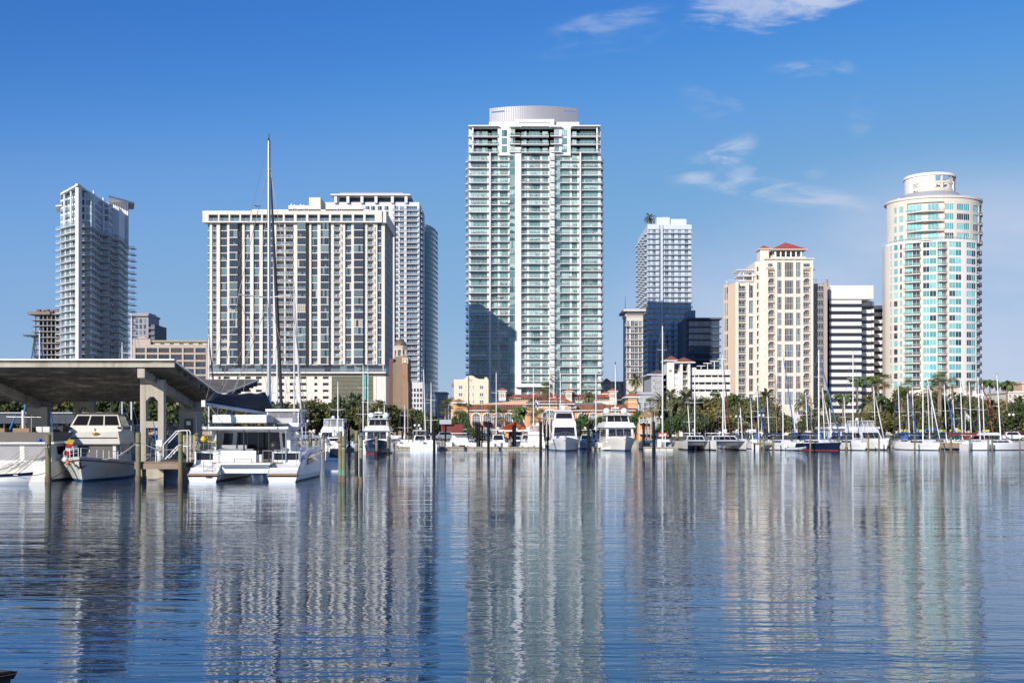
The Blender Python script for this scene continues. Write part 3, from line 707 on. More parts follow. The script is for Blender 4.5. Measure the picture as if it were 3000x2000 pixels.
# ---- pale blue balcony tower
B = Bld('balcony_tower', 1960, 640, 'pale blue-white tower with stacked glass balconies and a palm on its roof', 'tower')
u, z, A = B.lx, B.lz, B.face(); PB = mat('tower_cool_white', (.60, .64, .68), .6, .04, .3)
fh = 15.65/F*640; zt = z(668)
tb = [(u(1897.5), .3), (u(2025), .3), (u(2025), 45), (u(1897.5), 52)]
B.wall.prism(tb, 0, z(658), PB)
A.box(u(1897), u(1931), -.4, .5, z(672), z(657), PB); A.box(u(1936), u(2026), -.4, .5, z(672), z(660), PB); A.box(u(1936), u(1941), -1.2, .5, z(985), z(660), PB); A.box(u(1936), u(1941), -1.2, .5, 0, z(985), PB)
A.box(u(1930), u(1936), .1, .5, 0, z(672), G_LITE2)
Lf = Face(B, u(1897.5), 52, -pi/2)
for i in range(36):
    z0 = zt-(i+1)*fh
    if z0 < 1: break
    for a, c in ((1911, 1921), (1948, 1958.5), (1966, 1975.5), (1986, 1995.5), (2005.5, 2016)): A.win(u(a), u(c), z0+.08, z0+fh-.25, 2, PB, [G_LITE2, G_LITE2, G_LITE, G_BLUE], .22, nseed=5)
    A.win(u(1899), u(1905), z0+.3, z0+fh-.4, 1, PB, [G_LITE], .22, nseed=2)
    A.balc(u(1894), u(1930), z0+.05, 1.6, 'glass', PB, RAILB, .22, d_=.3); A.balc(u(1941.5), u(2027 if i % 2 else 2029), z0+.05, 1.7, 'glass', PB, RAILB, .22, d_=.3)
    for q in range(5):
        Lf.win(3+q*10, 7.5+q*10, z0+.3, z0+fh-.3, 2, PB, [G_LITE2, G_SLATE2], -.03, nseed=3)
        Lf.balc(1.5+q*10, 9+q*10, z0+.05, 1.5, 'glass', PB, RAILB, .22)
furnish(A, [(u(1896), u(1929)), (u(1942), u(1980)), (u(1982), u(2026))], [zt-(i+1)*fh+.06 for i in range(36)], 'chairs on the balconies of the pale blue balcony tower', -1.1, -.4, .6, 6)
pb = MB(); pb.tf = lambda v: A.P(*v)
pb.box(u(1927), u(2016), 8, 30, z(660), z(634), PB); pb.box(u(1962), u(2016), 6, 9, z(657), z(637), PB); pb.box(u(1927), u(1966), 5, 8, z(660), z(632), PB); pb.box(u(1948), u(1964), 9, 14, z(634), z(627), ALU)
for k in range(4): pb.box(u(1975+k*10), u(1981+k*10), 5.9, 6.2, z(657), z(653), G_LITE2)
B.part('roof_penthouse', pb)
A.box(u(1890), u(2030), -6, 40, 0, z(1150), PB); B.finish()
ROOFPALM = (wx(1904, 650), 650, wz(660, 650))

# ---- slim corner tower with eaves, dark blue offices
B = Bld('slim_tower', 1858, 500, 'slim cream tower with white window grid and a wide flat cap roof', 'tower')
u, z, A = B.lx, B.lz, B.face(); CG = mat('cream_grid', (.60, .565, .51), .7, .05)
A.box(u(1836), u(1884), .4, 16, 0, z(922), CG)
A.box(u(1833), u(1884), 0, 15, z(926), z(918), CG)
cp = MB(); cp.tf = lambda v: A.P(*v); cp.box(u(1834), u(1884), -1, 16, z(920), z(914), CG); cp.box(u(1825), u(1890), -3, 19, z(913.5), z(907), CG); B.part('cap_roof', cp)
fh = 19.2/F*500; zt = z(938)
for i in range(9):
    z0 = zt-(i+1)*fh
    for a, c, n in ((1837, 1843, 1), (1848, 1858, 2), (1859, 1869, 2), (1871, 1880, 2)): A.win(u(a), u(c), z0+.3, z0+fh-.15, n, mat('white_frame', (.7, .68, .65), .6), [G_SLATE, G_LITE2, G_SLATE2, G_BLUE], .25, transom=.5, nseed=4)
    A.box(u(1833), u(1884), -.5, .4, z0, z0+.35, CG)
    if i % 3 == 0: A.balc(u(1831), u(1840), z0+.35, 1.6, 'glass', CG, RAILG)
am = MB(); am.tube(A.P(u(1837), 8, z(907)), A.P(u(1837), 8, z(862)), .18, mat('mast_pink', (.5, .36, .33), .6), 5, .06); B.part('antenna', am)
B.finish()
B = Bld('office_block', 2070, 600, 'dark blue glass office block beside the pale balcony tower')
u, z, A = B.lx, B.lz, B.face(); OB = mat('office_band', (.085, .10, .13), .6, .1)
A.box(u(2010), u(2108), .4, 30, 0, z(934), OB); A.box(u(2012), u(2114), -1.4, 31, z(936), z(931), OB); A.box(u(2022), u(2040), 3, 20, z(934), z(907), mat('office_plant', (.25, .27, .33), .7))
fh = 19/F*600; zt = z(941)
for i in range(12):
    z0 = zt-(i+1)*fh
    A.box(u(2010), u(2112), -.8, .4, z0, z0+.8, OB)
    for k in range(6): A.win(u(2018+k*15), u(2032.5+k*15), z0+.8, z0+fh, 4, OB, [G_BLUE, G_BLUE2, G_BLUE] if k < 2 else [G_BLUE, G_SLATE, G_BLUE], .2, nseed=4)
B.finish()

# ---- white parking garage
GW = mat('garage_white', (.77, .745, .70), .6, .05, .3, streak=.05); TILE = mat('red_brown_tile', (.30, .10, .06), .8, .25, 3, .02)
def pyramid(b, x0, x1, y0, y1, z0, z1, m, ov=.8, soff=None):
    cx_, cy_ = (x0+x1)/2, (y0+y1)/2; x0 -= ov; x1 += ov; y0 -= ov; y1 += ov
    b.box(x0, x1, y0, y1, z0-.28, z0, soff or WHITE)
    w_ = (x1-x0); dpt = (y1-y0); r_ = min(w_, dpt)/2; rx, ry = w_/2-r_, dpt/2-r_
    vs = [(x0, y0, z0), (x1, y0, z0), (x1, y1, z0), (x0, y1, z0), (cx_-rx, cy_-ry, z1), (cx_+rx, cy_-ry, z1), (cx_+rx, cy_+ry, z1), (cx_-rx, cy_+ry, z1)]
    b.add(vs, [(0, 1, 5, 4), (1, 2, 6, 5), (2, 3, 7, 6), (3, 0, 4, 7), (4, 5, 6, 7)], m)
B = Bld('parking_garage', 2040, 340, 'white parking garage with dark open decks and red pyramid roofs on its stair towers', 'garage')
u, z, A = B.lx, B.lz, B.face()
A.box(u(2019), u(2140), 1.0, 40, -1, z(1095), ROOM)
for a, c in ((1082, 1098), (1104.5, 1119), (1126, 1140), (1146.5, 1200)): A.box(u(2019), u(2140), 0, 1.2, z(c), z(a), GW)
A.box(u(2019), u(2040), -.05, 1.2, z(1099), z(1076.5), GW)
for k in range(6): A.box(u(2028+k*19), u(2030+k*19), .5, 1.1, 0, z(1090), GW)
A.box(u(1954), u(2021), 1, 30, -1, z(1096), GW); A.box(u(1954), u(1975), 0, 8, -1, z(1060), GW); A.box(u(1972), u(1998), .4, 8, -1, z(1088), GW)
# stair towers
for a, c in ((1991, 1998), (2013, 2020)): A.box(u(a), u(c), -1.5, 5, -1, z(1067), GW)
A.box(u(1991), u(2020), 3, 5, -1, z(1067), GW); 
for y in (1088, 1110, 1131, 1153): A.box(u(1996), u(2015), -1.4, 3, z(y+2), z(y), GW)
for y in (1069, 1094, 1115, 1136): A.win(u(1999), u(2012), z(y+16), z(y+1), 1, GREY, [ROOM, G_BRONZ], 2.5, nseed=2)
for y in (1106, 1126, 1146):
    for x in (1971, 1977, 1983): A.win(u(x), u(x+4), z(y+4), z(y), 1, GW, [ROOM], .3, nseed=1)
A.win(u(1960), u(1968), z(1089), z(1083), 1, GREY, [G_TEALG], -.02, nseed=1); A.win(u(1972), u(1986), z(1094), z(1082), 1, GREY, [ROOM], .3, nseed=1)
rb = MB(); rb.tf = lambda v: A.P(*v); pyramid(rb, u(1952), u(1984), 0, 6, z(1055), z(1041), TILE); B.part('red_roof', rb)
rb = MB(); rb.tf = lambda v: A.P(*v); pyramid(rb, u(1981), u(2026), -1.5, 5.5, z(1061), z(1046), TILE); B.part('red_roof', rb)
Lf = Face(B, u(1954), 30, -pi/2)
for k in range(5):
    for y in (1108, 1128, 1148): Lf.win(3+k*5, 6+k*5, z(y+5), z(y), 1, GW, [ROOM], -.03, nseed=1)
B.finish()
B = Bld('stair_block', 1930, 370, 'shaded grey block with dark hipped roof behind the tall sailboat mast')
u, z, A = B.lx, B.lz, B.face(); A.box(u(1908), u(1957), 0, 20, -1, z(1096), mat('shade_grey', (.36, .37, .41), .8, .06))
rb = MB(); pyramid(rb, u(1903), u(1958), 0, 20, z(1096), z(1081), mat('dark_tile', (.12, .09, .10), .85)); B.part('hipped_roof', rb)
for k in range(4):
    for y in (1110, 1130, 1150, 1170): A.win(u(1914+k*11), u(1920+k*11), z(y+7), z(y), 1, GREY, [G_SLATE], -.02, nseed=2)
B.finish()
for k, (px, yb, yt) in enumerate(((2073, 1083, 1065), (2093, 1083, 1059), (2115, 1083, 1053), (2054, 1081, 1073))):
    lp = thing('lamp_post', pt(px, yb, 350), ('deck lamp with twin heads on the garage roof, second tallest', 'deck lamp with twin heads in the middle of the garage roof', 'tallest twin-headed deck lamp on the garage roof beside the peach condo', 'shortest twin-headed deck lamp on the garage roof by the stair tower')[k], 'lamp post', 'lamps on the garage roof')
    h = (yb-yt)/F*350; b = MB(); b.tube((0, 0, 0), (0, 0, h), .14, WHITE, 6); b.build('pole', lp)
    b = MB(); b.box(-1.3, 1.3, -.25, .25, h, h+.22, WHITE); b.build('lamp_head', lp)

# ---- peach condominium with red roof
PE = mat('peach_stucco', (.77, .69, .595), .75, .05, .4, streak=.07); PE2 = mat('shaded_peach_stucco', (.62, .47, .345), .75, .05); PES = mat('shaded_wing_stucco', (.42, .36, .32), .8, .06)  # darker two put shade into the colour: recesses and angled side, east wing
RED = mat('red_metal_roof', (.50, .10, .07), .5, .1)
B = Bld('condo_block', 2300, 420, 'peach condominium with arched balconies, gridded window bays and a red hipped roof', 'condominium')
u, z, A = B.lx, B.lz, B.face(); FP = mat('pale_frame', (.66, .61, .56), .6)
CGL = [G_SLATE2, G_TEALG, G_BRONZ, G_SLATE, G_TEALG, G_LITE2]
A.box(u(2245), u(2382), 1.2, 25, 0, z(757), PE)
pier = [(2245, 2250), (2270, 2277), (2290, 2299), (2324, 2332), (2345.5, 2353), (2374, 2382)]
for a, c in pier: A.box(u(a), u(c), -.3, 1.3, 0, z(757), PE)
for i in range(10):
    yt = 769 if i == 0 else 822+(i-1)*46.3; yb = 812 if i == 0 else yt+39
    if i == 9: yb = yt+46
    zt, zb2 = z(yt), z(yb)
    A.box(u(2270), u(2353), -.15, 1.3, z(yb+9), zb2, PE)
    for a, c, n in ((2277, 2290, 3), (2299, 2323.5, 5), (2332, 2345.5, 3)): A.win(u(a), u(c), zb2, zt, n, FP, CGL, .15, transom=.47, fw=.1, nseed=8)
A.box(u(2270), u(2353), -.15, 1.3, z(769), z(757), PE)
arch = MB(); fy = [(793+k*23.1) for k in range(17)]
for a, c in ((2250, 2270), (2353, 2374)):
    A.box(u(a), u(c), .9, 1.3, 0, z(780), PE2)
    for k, y in enumerate(fy):
        A.win(u(a)+.4, u(c)-.3, z(y+18), z(y+4), 3, FP, [G_SLATE, G_SLATE2, G_BRONZ], .85, nseed=4)
        A.balc(u(a), u(c), z(y+20.5), .5, 'panel', WHITE, RAILG, .3, .95, slab=PE)
        if k % 2 == 1:
            n = 8; x0, x1 = u(a), u(c)
            for q in range(n):
                p0, p1 = x0+(x1-x0)*q/n, x0+(x1-x0)*(q+1)/n
                h = lambda x: z(y)-.75*(1-sqrt(max(0, 1-((x-(x0+x1)/2)/((x1-x0)/2))**2)))
                A.box(p0, p1, -.25, .2, min(h(p0), h(p1)), z(y-3), PE)
A.box(u(2250), u(2270), -.2, 1.2, z(790), z(757), PE); A.box(u(2353), u(2374), -.2, 1.2, z(790), z(757), PE)
for a in (2244, 2353): A.win(u(a), u(a+19), z(782), z(772), 4, FP, CGL, -.24); A.box(u(a-1), u(a+21), -.8, .4, z(786), z(783), PE)
cr = MB(); cr.tf = lambda v: A.P(*v)
cr.box(u(2240), u(2384), -.9, 25, z(760), z(757), PE); cr.box(u(2262), u(2360), -.6, 1, z(757), z(753), PE)
for k in range(6): cr.tube((u(2273.5+k*15), .6, z(754)), (u(2273.5+k*15), .6, z(735)), .3, WHITE, 8)
for k in range(6): cr.tube((u(2272), .6+k*3, z(754)), (u(2272), .6+k*3, z(735)), .3, WHITE, 8); cr.tube((u(2349), .6+k*3, z(754)), (u(2349), .6+k*3, z(735)), .3, WHITE, 8)
cr.box(u(2282), u(2342), 4.5, 16, z(757), z(735), PE)
B.part('roof_pavilion', cr)
for k in range(4): A.win(u(2285+k*14), u(2295+k*14), z(754), z(738), 2, FP, [G_BRONZ, G_SLATE], 4.45)
rb = MB(); rb.tf = lambda v: A.P(*v); pyramid(rb, u(2269), u(2354), .2, 12, z(730.5), z(703), RED, 1.2, PE); B.part('red_roof', rb)
tb = MB(); tb.tf = lambda v: A.P(*v); tb.box(u(2236), u(2262), 5, 11, z(760), z(723), PE); B.part('stair_turret', tb)
rb = MB(); rb.tf = lambda v: A.P(*v); pyramid(rb, u(2236), u(2262), 5, 11, z(722), z(710), RED, .7, PE); B.part('red_roof', rb)
for p in (2245, 2253): A.win(u(p), u(p+3), z(731), z(728), 1, FP, [G_SLATE], 4.95, nseed=1)
# west wing
A.box(u(2156), u(2246), 2.2, 25, 0, z(826), PE)
for a, c in ((2156, 2165), (2187, 2196), (2208.5, 2219), (2225, 2246)): A.box(u(a), u(c), .8, 2.3, 0, z(826), PE)
A.box(u(2214), u(2246), 1.5, 20, z(826), z(765), PE); A.box(u(2228), u(2246), .9, 16, z(826), z(757), PE)
for k in range(15):
    y = 832+k*22.9
    A.win(u(2166), u(2186), z(y+19), z(y+3), 2, FP, [G_SLATE, G_BRONZ, G_SLATE2], 2.0, nseed=4); A.balc(u(2165), u(2187), z(y+20), 1.2, 'panel', WHITE, RAILG, .3, .95, d_=2.1, slab=PE)
    A.win(u(2219), u(2225), z(y+14), z(y+2), 1, FP, CGL, 1.6, transom=.5); A.box(u(2219), u(2225), .8, 2.3, z(y+23), z(y+14), PE)
    A.win(u(2240), u(2242.5), z(y+8), z(y+4), 1, FP, [G_BRONZ], .75, nseed=1)
    if k % 2 == 0: A.win(u(2196), u(2208.5), z(y+39), z(y+2), 2, FP, CGL, 1.6, transom=.5); A.box(u(2196), u(2208.5), .9, 2.3, z(y+48), z(y+39), PE)
for y in (779, 804): A.win(u(2219), u(2225), z(y+14), z(y), 1, FP, CGL, 1.45, transom=.5)
an = atan2(5.5, u(2156)-u(2130)); Wg = Face(B, u(2130), 6.5, -an); wl = sqrt(5.5**2+(u(2156)-u(2130))**2)
Wg.box(0, wl, 0, 10, 0, z(828), PE2)
for k in range(7):
    y = 836+k*46.3
    for a, c in ((.55, 1.15), (1.55, 2.5)): Wg.win(a, c, z(y+38), z(y), 1, FP, CGL, -.05, transom=.5, fw=.06)
tr = MB(); tr.tf = lambda v: A.P(*v)
tr.box(u(2168), u(2212), 3, 10, z(822), z(818), PE); 
for x in (2182, 2208): tr.box(u(x), u(x+3), 3, 3.5, z(818), z(796), WHITE)
tr.box(u(2166), u(2215), 2.4, 11, z(806), z(803), WHITE)
for k in range(9): tr.box(u(2163+k*6), u(2166+k*6), 1.6, 12, z(790), z(787), WHITE)
tr.box(u(2166), u(2214), 2.6, 2.9, z(793), z(790), WHITE); B.part('roof_terrace', tr)
B.put('railing', rail_mesh(u(2212)-u(2168), 5, 1.1, 'bar', WHITE, RAILG), A.P(u(2168), 3, z(806)), 0, 1); B.put('railing', rail_mesh(u(2215)-u(2134), 3, 1.1, 'bar', WHITE, RAILG), A.P(u(2134), 5, z(826)), 0, 1)
# shaded east wing
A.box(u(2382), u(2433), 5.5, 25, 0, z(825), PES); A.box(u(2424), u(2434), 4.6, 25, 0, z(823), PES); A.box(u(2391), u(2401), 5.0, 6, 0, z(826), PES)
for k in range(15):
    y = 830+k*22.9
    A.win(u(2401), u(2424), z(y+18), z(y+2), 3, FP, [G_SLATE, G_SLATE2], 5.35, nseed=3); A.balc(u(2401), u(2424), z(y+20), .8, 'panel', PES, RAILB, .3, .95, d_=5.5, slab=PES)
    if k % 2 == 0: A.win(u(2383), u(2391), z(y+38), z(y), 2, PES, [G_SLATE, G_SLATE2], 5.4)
eb = MB(); eb.tf = lambda v: A.P(*v)
for x in (2384, 2394): eb.box(u(x), u(x+1.5), 6, 6.5, z(825), z(785), PES)
for k in range(7): eb.box(u(2382+k*2.4), u(2383+k*2.4), 5, 14, z(786), z(782), WHITE)
eb.box(u(2382), u(2396), 5.5, 12, z(812), z(808), PES); B.part('pergola', eb)
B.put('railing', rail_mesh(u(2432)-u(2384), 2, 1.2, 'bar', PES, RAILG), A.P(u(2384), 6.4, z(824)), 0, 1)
A.box(u(2280), u(2382), -1.5, 2, 0, z(1185), PE)
for a in (2335, 2358): A.win(u(a), u(a+12), z(1215), z(1201), 2, FP, [G_SLATE2], -1.6, transom=.6)
for a in (2335,): A.win(u(a-2), u(a+14), 0, z(1234), 2, FP, [ROOM], -1.6)
B.finish()

# ---- striped office
SW = mat('stripe_white', (.76, .73, .70), .6, .04, .3); SG = glass('stripe_glass', (.030, .035, .05), .08, 1.6)
B = Bld('striped_office', 2500, 430, 'white office block banded with dark ribbon windows under a blank white top', 'office building')
u, z, A = B.lx, B.lz, B.face()
for (a, c, d0, yt) in ((2430, 2524, 0, 876), (2524, 2558.5, 7.5, 876), (2558.5, 2600, 15, 890)):
    u = lambda p, d0=d0: B.lx(1500+(p-1500)*(430+d0)/430)
    A.box(u(a), u(c), d0+.35, d0+22, 0, z(yt), SG)
    for k in range(16):
        y = 879+k*21.25+(0 if a < 2558 else 3)
        A.box(u(a), u(c)-.02, d0-.1, d0+.5, z(y+11), z(y), SW)
        n = max(2, int((c-a)/12)); B.put('window', win_mesh(u(c)-u(a)-.1, z(y+11)-z(y+21.25), n*2, mat('stripe_mullion', (.035, .04, .055), .5), [SG], 0, .05), A.P(u(a)+.05, d0+.25, z(y+21.25)), 0, 2)
u = B.lx
A.box(u(2430), u(2558.5), -.15, 24, z(876), z(836), SW); A.box(u(2430), u(2524), 0, .5, z(890), z(879), SW)
for p in (2551.5,): A.box(u(p), u(2558.5)+.02, 5.6, 8.5, 0, z(890), SG) if 0 else None
for (p, q, d0, k0) in ((2552, 2558.4, 6.9, 2), (2583, 2590, 14.3, 1)):
    u = lambda p_, d0=d0: B.lx(1500+(p_-1500)*(430+d0)/430)
    for k in range(16): y = 879+k*21.25+(0 if p < 2558 else 3); A.box(u(p), u(q), d0-.9, d0+1, z(y+11.2), z(y-.2), SW)
u = B.lx; am = MB(); am.tube(A.P(u(2442), 8, z(836)), A.P(u(2442), 8, z(810)), .2, mat('mast_red', (.4, .12, .1), .6), 5); B.part('antenna', am)
B.finish()

# ---- round tower
FW = mat('round_tower_cream', (.70, .64, .56), .7, .05, .3, streak=.05); FWW = mat('round_tower_white', (.78, .755, .72), .65, .04, .3)
B = Bld('round_tower', 2733, 435.0, 'round cream tower with turquoise windows, curved balconies and a drum lantern on top', 'tower')
u = B.lx; z = lambda py: B.lz(py, 417); RW = mat('white_mullion', (.72, .70, .66), .6)
Rl = u(2733+143.5); Ru = Rl*.945; CYl = Rl*.8     # plan ellipse, flattened in depth
def ell(px, R_, off=0.0):
    s_ = max(-.999, min(.999, (px-2733-off)/143.5*Rl/R_)); t = asin(s_)
    return (R_*sin(t)+wx(2733+off, B.Y)-B.o[0], CYl-(CYl)*cos(t)*(R_/Rl)) if px <= cut(R_)+.2 else flank((px-2733)/143.5*Rl, R_)
def flank(x, R_, ins=0.0):
    xc = (cut(R_)-2733)/143.5*Rl; return (x-ins, CYl-CYl*R_/Rl*cos(asin(xc/R_))+(x-xc)*2.0+ins*.5)
def cut(R_): return 2826 if R_ > (Rl+Ru)/2-.3 else 2847
def ring(R_, z0, z1, m, p0=None, p1=None, extra=0.0, n=40, mb=None):
    mb = mb or B.wall
    t0, t1 = (-pi/2, pi/2) if p0 is None else tuple(asin(max(-1, min(1, (p-2733)/143.5*Rl/R_))) for p in (p0, p1))
    fl_ = p0 is not None and p0 >= cut(R_)
    P_ = [((R_+extra)*sin(t0+(t1-t0)*k/n), CYl-(CYl*R_/Rl+extra)*cos(t0+(t1-t0)*k/n)) for k in range(n+1)]
    I_ = [((R_-2.5)*sin(t0+(t1-t0)*k/n), CYl-(CYl*R_/Rl-2.5)*cos(t0+(t1-t0)*k/n)) for k in range(n+1)]
    if fl_:
        xs_ = [(p0+(p1-p0)*k/n-2733)/143.5*Rl for k in range(n+1)]; P_ = [flank(x, R_) for x in xs_]; I_ = [flank(x, R_, 2.0) for x in xs_]
    mb.prism(P_+I_[::-1], z0, z1, m)
def fwin(p0, p1, R_, z0, z1, n, gl, ins=.18, nseed=8):
    a, c = ell(p0, R_-ins), ell(p1, R_-ins); f = Face(B, a[0], a[1], atan2(c[1]-a[1], c[0]-a[0]))
    f.win(0, sqrt((c[0]-a[0])**2+(c[1]-a[1])**2), z0, z1, n, RW, gl, 0, fw=.1, nseed=nseed)
def wallstrip(p0, p1, R_, z0, z1, m, n=6): ring(R_, z0, z1, m, p0, p1, 0, n)
zl0, zl1 = 0, z(700); zu1 = z(572)
def corepoly(R_, cutpx):
    xc = (cutpx-2733)/143.5*Rl; r_ = R_-.9; out = []
    for k in range(41):
        x, y = r_*sin(-pi/2+pi*k/40), CYl-(CYl*R_/Rl-.9)*cos(-pi/2+pi*k/40)
        if x > xc-.4: break
        out.append((x, y))
    p, q = flank(xc, R_, .8), flank(R_*.995, R_, .8)
    return out+[p, q]+[(x, y) for x, y in [(r_*sin(pi/2-pi*k/20), q[1]+.5+CYl*R_/Rl*cos(pi/2-pi*k/20)) for k in range(1, 20)]]+[(-r_, q[1])]
B.wall.prism(corepoly(Rl, 2826), 0, zl1, FW); B.wall.prism(corepoly(Ru, 2847), zl1, zu1, FW)
fh = 24.1/F*417; TQ = [G_TURQ, G_TURQ2, G_TURQ, G_NAVY, G_TURQ, G_TURQ2, G_NAVY, G_TURQ]
strips = [(2590, 2596), (2598.5, 2602.5), (2610.5, 2614.5), (2619.5, 2625), (2663, 2667.5), (2702, 2705), (2731, 2737)]
for a, c in strips: wallstrip(a, c, Rl, 0, zl1, FW)
for a, c in ((2774, 2790), (2823, 2825.8), (2874, 2876.4)): wallstrip(a, c, Rl, 0, zl1, FWW if a < 2850 else FW)
wl_ = [(2596, 2598.5, 1), (2602.5, 2610.5, 1), (2614.5, 2619.5, 1), (2667.5, 2684.5, 2), (2684.5, 2702, 2), (2737, 2755.5, 2), (2755.5, 2774, 2), (2790, 2806.5, 2), (2806.5, 2823, 2), (2841, 2849, 2), (2849, 2857, 2)]
bl_ = [(2625, 2663), (2705, 2731), (2827, 2841), (2857, 2874)]
for i in range(18):
    z0 = zl1-(i+1)*fh
    for a, c, m in ((2590, 2625, FW), (2663, 2705, FW), (2731, 2825.8, FWW), (2841, 2857, FW)): ring(Rl, z0+fh-.38, z0+fh+.42, m, a, c, -.02, 8)
    sd = RND.randrange(8)
    for j, (a, c, n) in enumerate(wl_): fwin(a, c, Rl, z0+.42, z0+fh-.38, n, [TQ[(sd+j//2) % 8]] if j % 2 == 0 or 1 else TQ, nseed=3)
    for a, c in bl_:
        k = 5; fwin(a+1, (a+c)/2, Rl, z0+.2, z0+fh-.4, 2, [G_TURQ2, G_NAVY, G_TURQ], .75, 3); fwin((a+c)/2, c-1, Rl, z0+.2, z0+fh-.4, 2, [G_NAVY, G_TURQ2, G_BRONZ], .75, 3)
        p, q = ell(a, Rl-.6), ell(c, Rl-.6); f = Face(B, p[0], p[1], atan2(q[1]-p[1], q[0]-p[0]))
        L = sqrt((q[0]-p[0])**2+(q[1]-p[1])**2); f.balc(0, L, z0+.1, .9, 'panel', FWW, RAILG, .3, 1.0, curve=.7 if c-a > 20 else .3, slab=FW)
fhu = 28.6/F*417
ring(Rl+.1, zl1-.5, zl1+.5, FWW, 2590.5, 2825.8); ring(Rl, zl1-.5, zl1+.45, FW, 2826, 2876); 
rl = MB()
for k in range(29):
    t = -pi/2+pi*k/40; t2 = -pi/2+pi*(k+1)/40
    p = ((Rl-.1)*sin(t), CYl-(CYl-.1)*cos(t)); q = ((Rl-.1)*sin(t2), CYl-(CYl-.1)*cos(t2))
    rl.tube((*p, zl1+.5), (*p, zl1+1.6), .06, FWW, 4); rl.tube((*p, zl1+1.6), (*q, zl1+1.6), .07, FWW, 4); rl.quad((*p, zl1+.6), (*q, zl1+.6), (*q, zl1+1.5), (*p, zl1+1.5), RAILG)
B.part('terrace_railing', rl)
for a, c in ((2596.8, 2606), (2611, 2616), (2624, 2632), (2753, 2762), (2804, 2817), (2840, 2846.8), (2866, 2869)): wallstrip(a, c, Ru, zl1, zu1, FW)
ring(Ru, zu1-1.5, zu1, FW)
for i in range(4):
    z0 = zu1-1.5-(i+1)*fhu
    for a, c in ((2597, 2632), (2726, 2846.8)): ring(Ru, z0+fhu-.7, z0+fhu+.45, FW, a, c, -.02, 10)
    sd = RND.randrange(8)
    for j, (a, c, n) in enumerate(((2606, 2611, 1), (2616, 2624, 2), (2727, 2740, 2), (2740, 2753, 2), (2762, 2783, 3), (2783, 2804, 3), (2817, 2840, 4))): fwin(a, c, Ru, z0+.45, z0+fhu-.7, n, [TQ[(sd+j//2) % 8]], nseed=3)
    for a, c in ((2634, 2655), (2655, 2668), (2683, 2712)): fwin(a, c, Ru, z0+.3, z0+fhu-.5, 3, [G_TURQ2, G_NAVY, G_TURQ], .8, 4)
    p, q = ell(2631, Ru-.5), ell(2728, Ru-.5); f = Face(B, p[0], p[1], atan2(q[1]-p[1], q[0]-p[0])); L = sqrt((q[0]-p[0])**2+(q[1]-p[1])**2)
    f.balc(0, L, z0+.25, .6, 'panel', FWW, RAILG, .4, 1.0, curve=2.6, slab=FW)
    p, q = ell(2848, Ru-.5), ell(2867, Ru-.5); f = Face(B, p[0], p[1], atan2(q[1]-p[1], q[0]-p[0])); L = sqrt((q[0]-p[0])**2+(q[1]-p[1])**2)
    f.win(.3, L-.3, z0+.3, z0+fhu-.6, 3, RW, [G_NAVY, G_TURQ2], .3); f.balc(0, L, z0+.25, .8, 'panel', FWW, RAILG, .35, 1.0, slab=FW)
cw = MB(); cw.prism([((Ru+.4)*sin(-pi/2+pi*k/40), CYl-(CYl*Ru/Rl+.4)*cos(-pi/2+pi*k/40)) for k in range(41)]+[((Ru+.4)*sin(pi/2-pi*k/40), CYl+(CYl*Ru/Rl+.4)*cos(pi/2-pi*k/40)) for k in range(1, 40)], zu1, zu1+.8, FW)
for k in range(9): x = u(2615+k*5); cw.box(x, x+.5, CYl-6, CYl+6, zu1+.8, zu1+1.3, FWW)
cw.lathe([(13, 0), (12.2, 1.0), (10.6, 2.6), (10.4, 2.7)], mat('drum_skirt', (.38, .38, .40), .6), 40, (u(2726), CYl+1, zu1+.8))
B.part('crown_roof', cw)
z = lambda py: B.lz(py, 428)
# lantern drum with open grid
dr = MB(); zlb = zu1+.6; cxd = u(2726); rd = u(2797)-u(2726); zd0, zd1 = zlb, z(523); ycd = CYl+1
def dp(t, z_): return (cxd+rd*sin(t), ycd-rd*cos(t), z_)
holes = [(-58, -46, 535, 549), (-58, -46, 556, 570), (-7, 6, 516, 531.5), (10, 33, 516, 531.5), (37, 52, 516, 531.5), (-7, 6, 537, 551), (10, 33, 537, 551), (37, 52, 537, 551), (62, 76, 530, 545)]
ts = sorted({-180, 180}|{h for H in holes for h in H[:2]}|set(range(-180, 181, 12))); zs_ = sorted({zd0, z(507)}|{z(y) for H in holes for y in H[2:]})
for t0, t1 in zip(ts, ts[1:]):
    for a, c in zip(zs_, zs_[1:]):
        tm, zm = (t0+t1)/2, (a+c)/2
        if any(H[0] < tm < H[1] and z(H[3]) < zm < z(H[2]) for H in holes): continue
        p = [dp(radians(t0), a), dp(radians(t1), a), dp(radians(t1), c), dp(radians(t0), c)]
        dr.quad(*p, FW if -44 < tm < 56 else FWW)
        i_ = [(cxd+(v[0]-cxd)*.95, ycd+(v[1]-ycd)*.95, v[2]) for v in p]; dr.quad(*i_, FW)
dr.lathe([(rd*1.03, -.9), (rd*1.03, .1), (rd*.93, .2)], FWW, 48, (cxd, ycd, z(507)))
dr.lathe([(rd*.75, 0), (rd*.75, z(545)-zd0)], CREAM, 20, (cxd, ycd, zd0)); 
for k in range(4): dr.box(cxd-2+k*2.6, cxd-1+k*2.6, ycd-rd*.7, ycd-rd*.6, zd0, z(538-k*3), FWW)
B.part('lantern_drum', dr)
z = lambda py: B.lz(py, 417)
B.wall.box(u(2795), u(2880), -2, 20, 0, z(1152), FWW)
B.root.location.y -= CYl
B.finish()

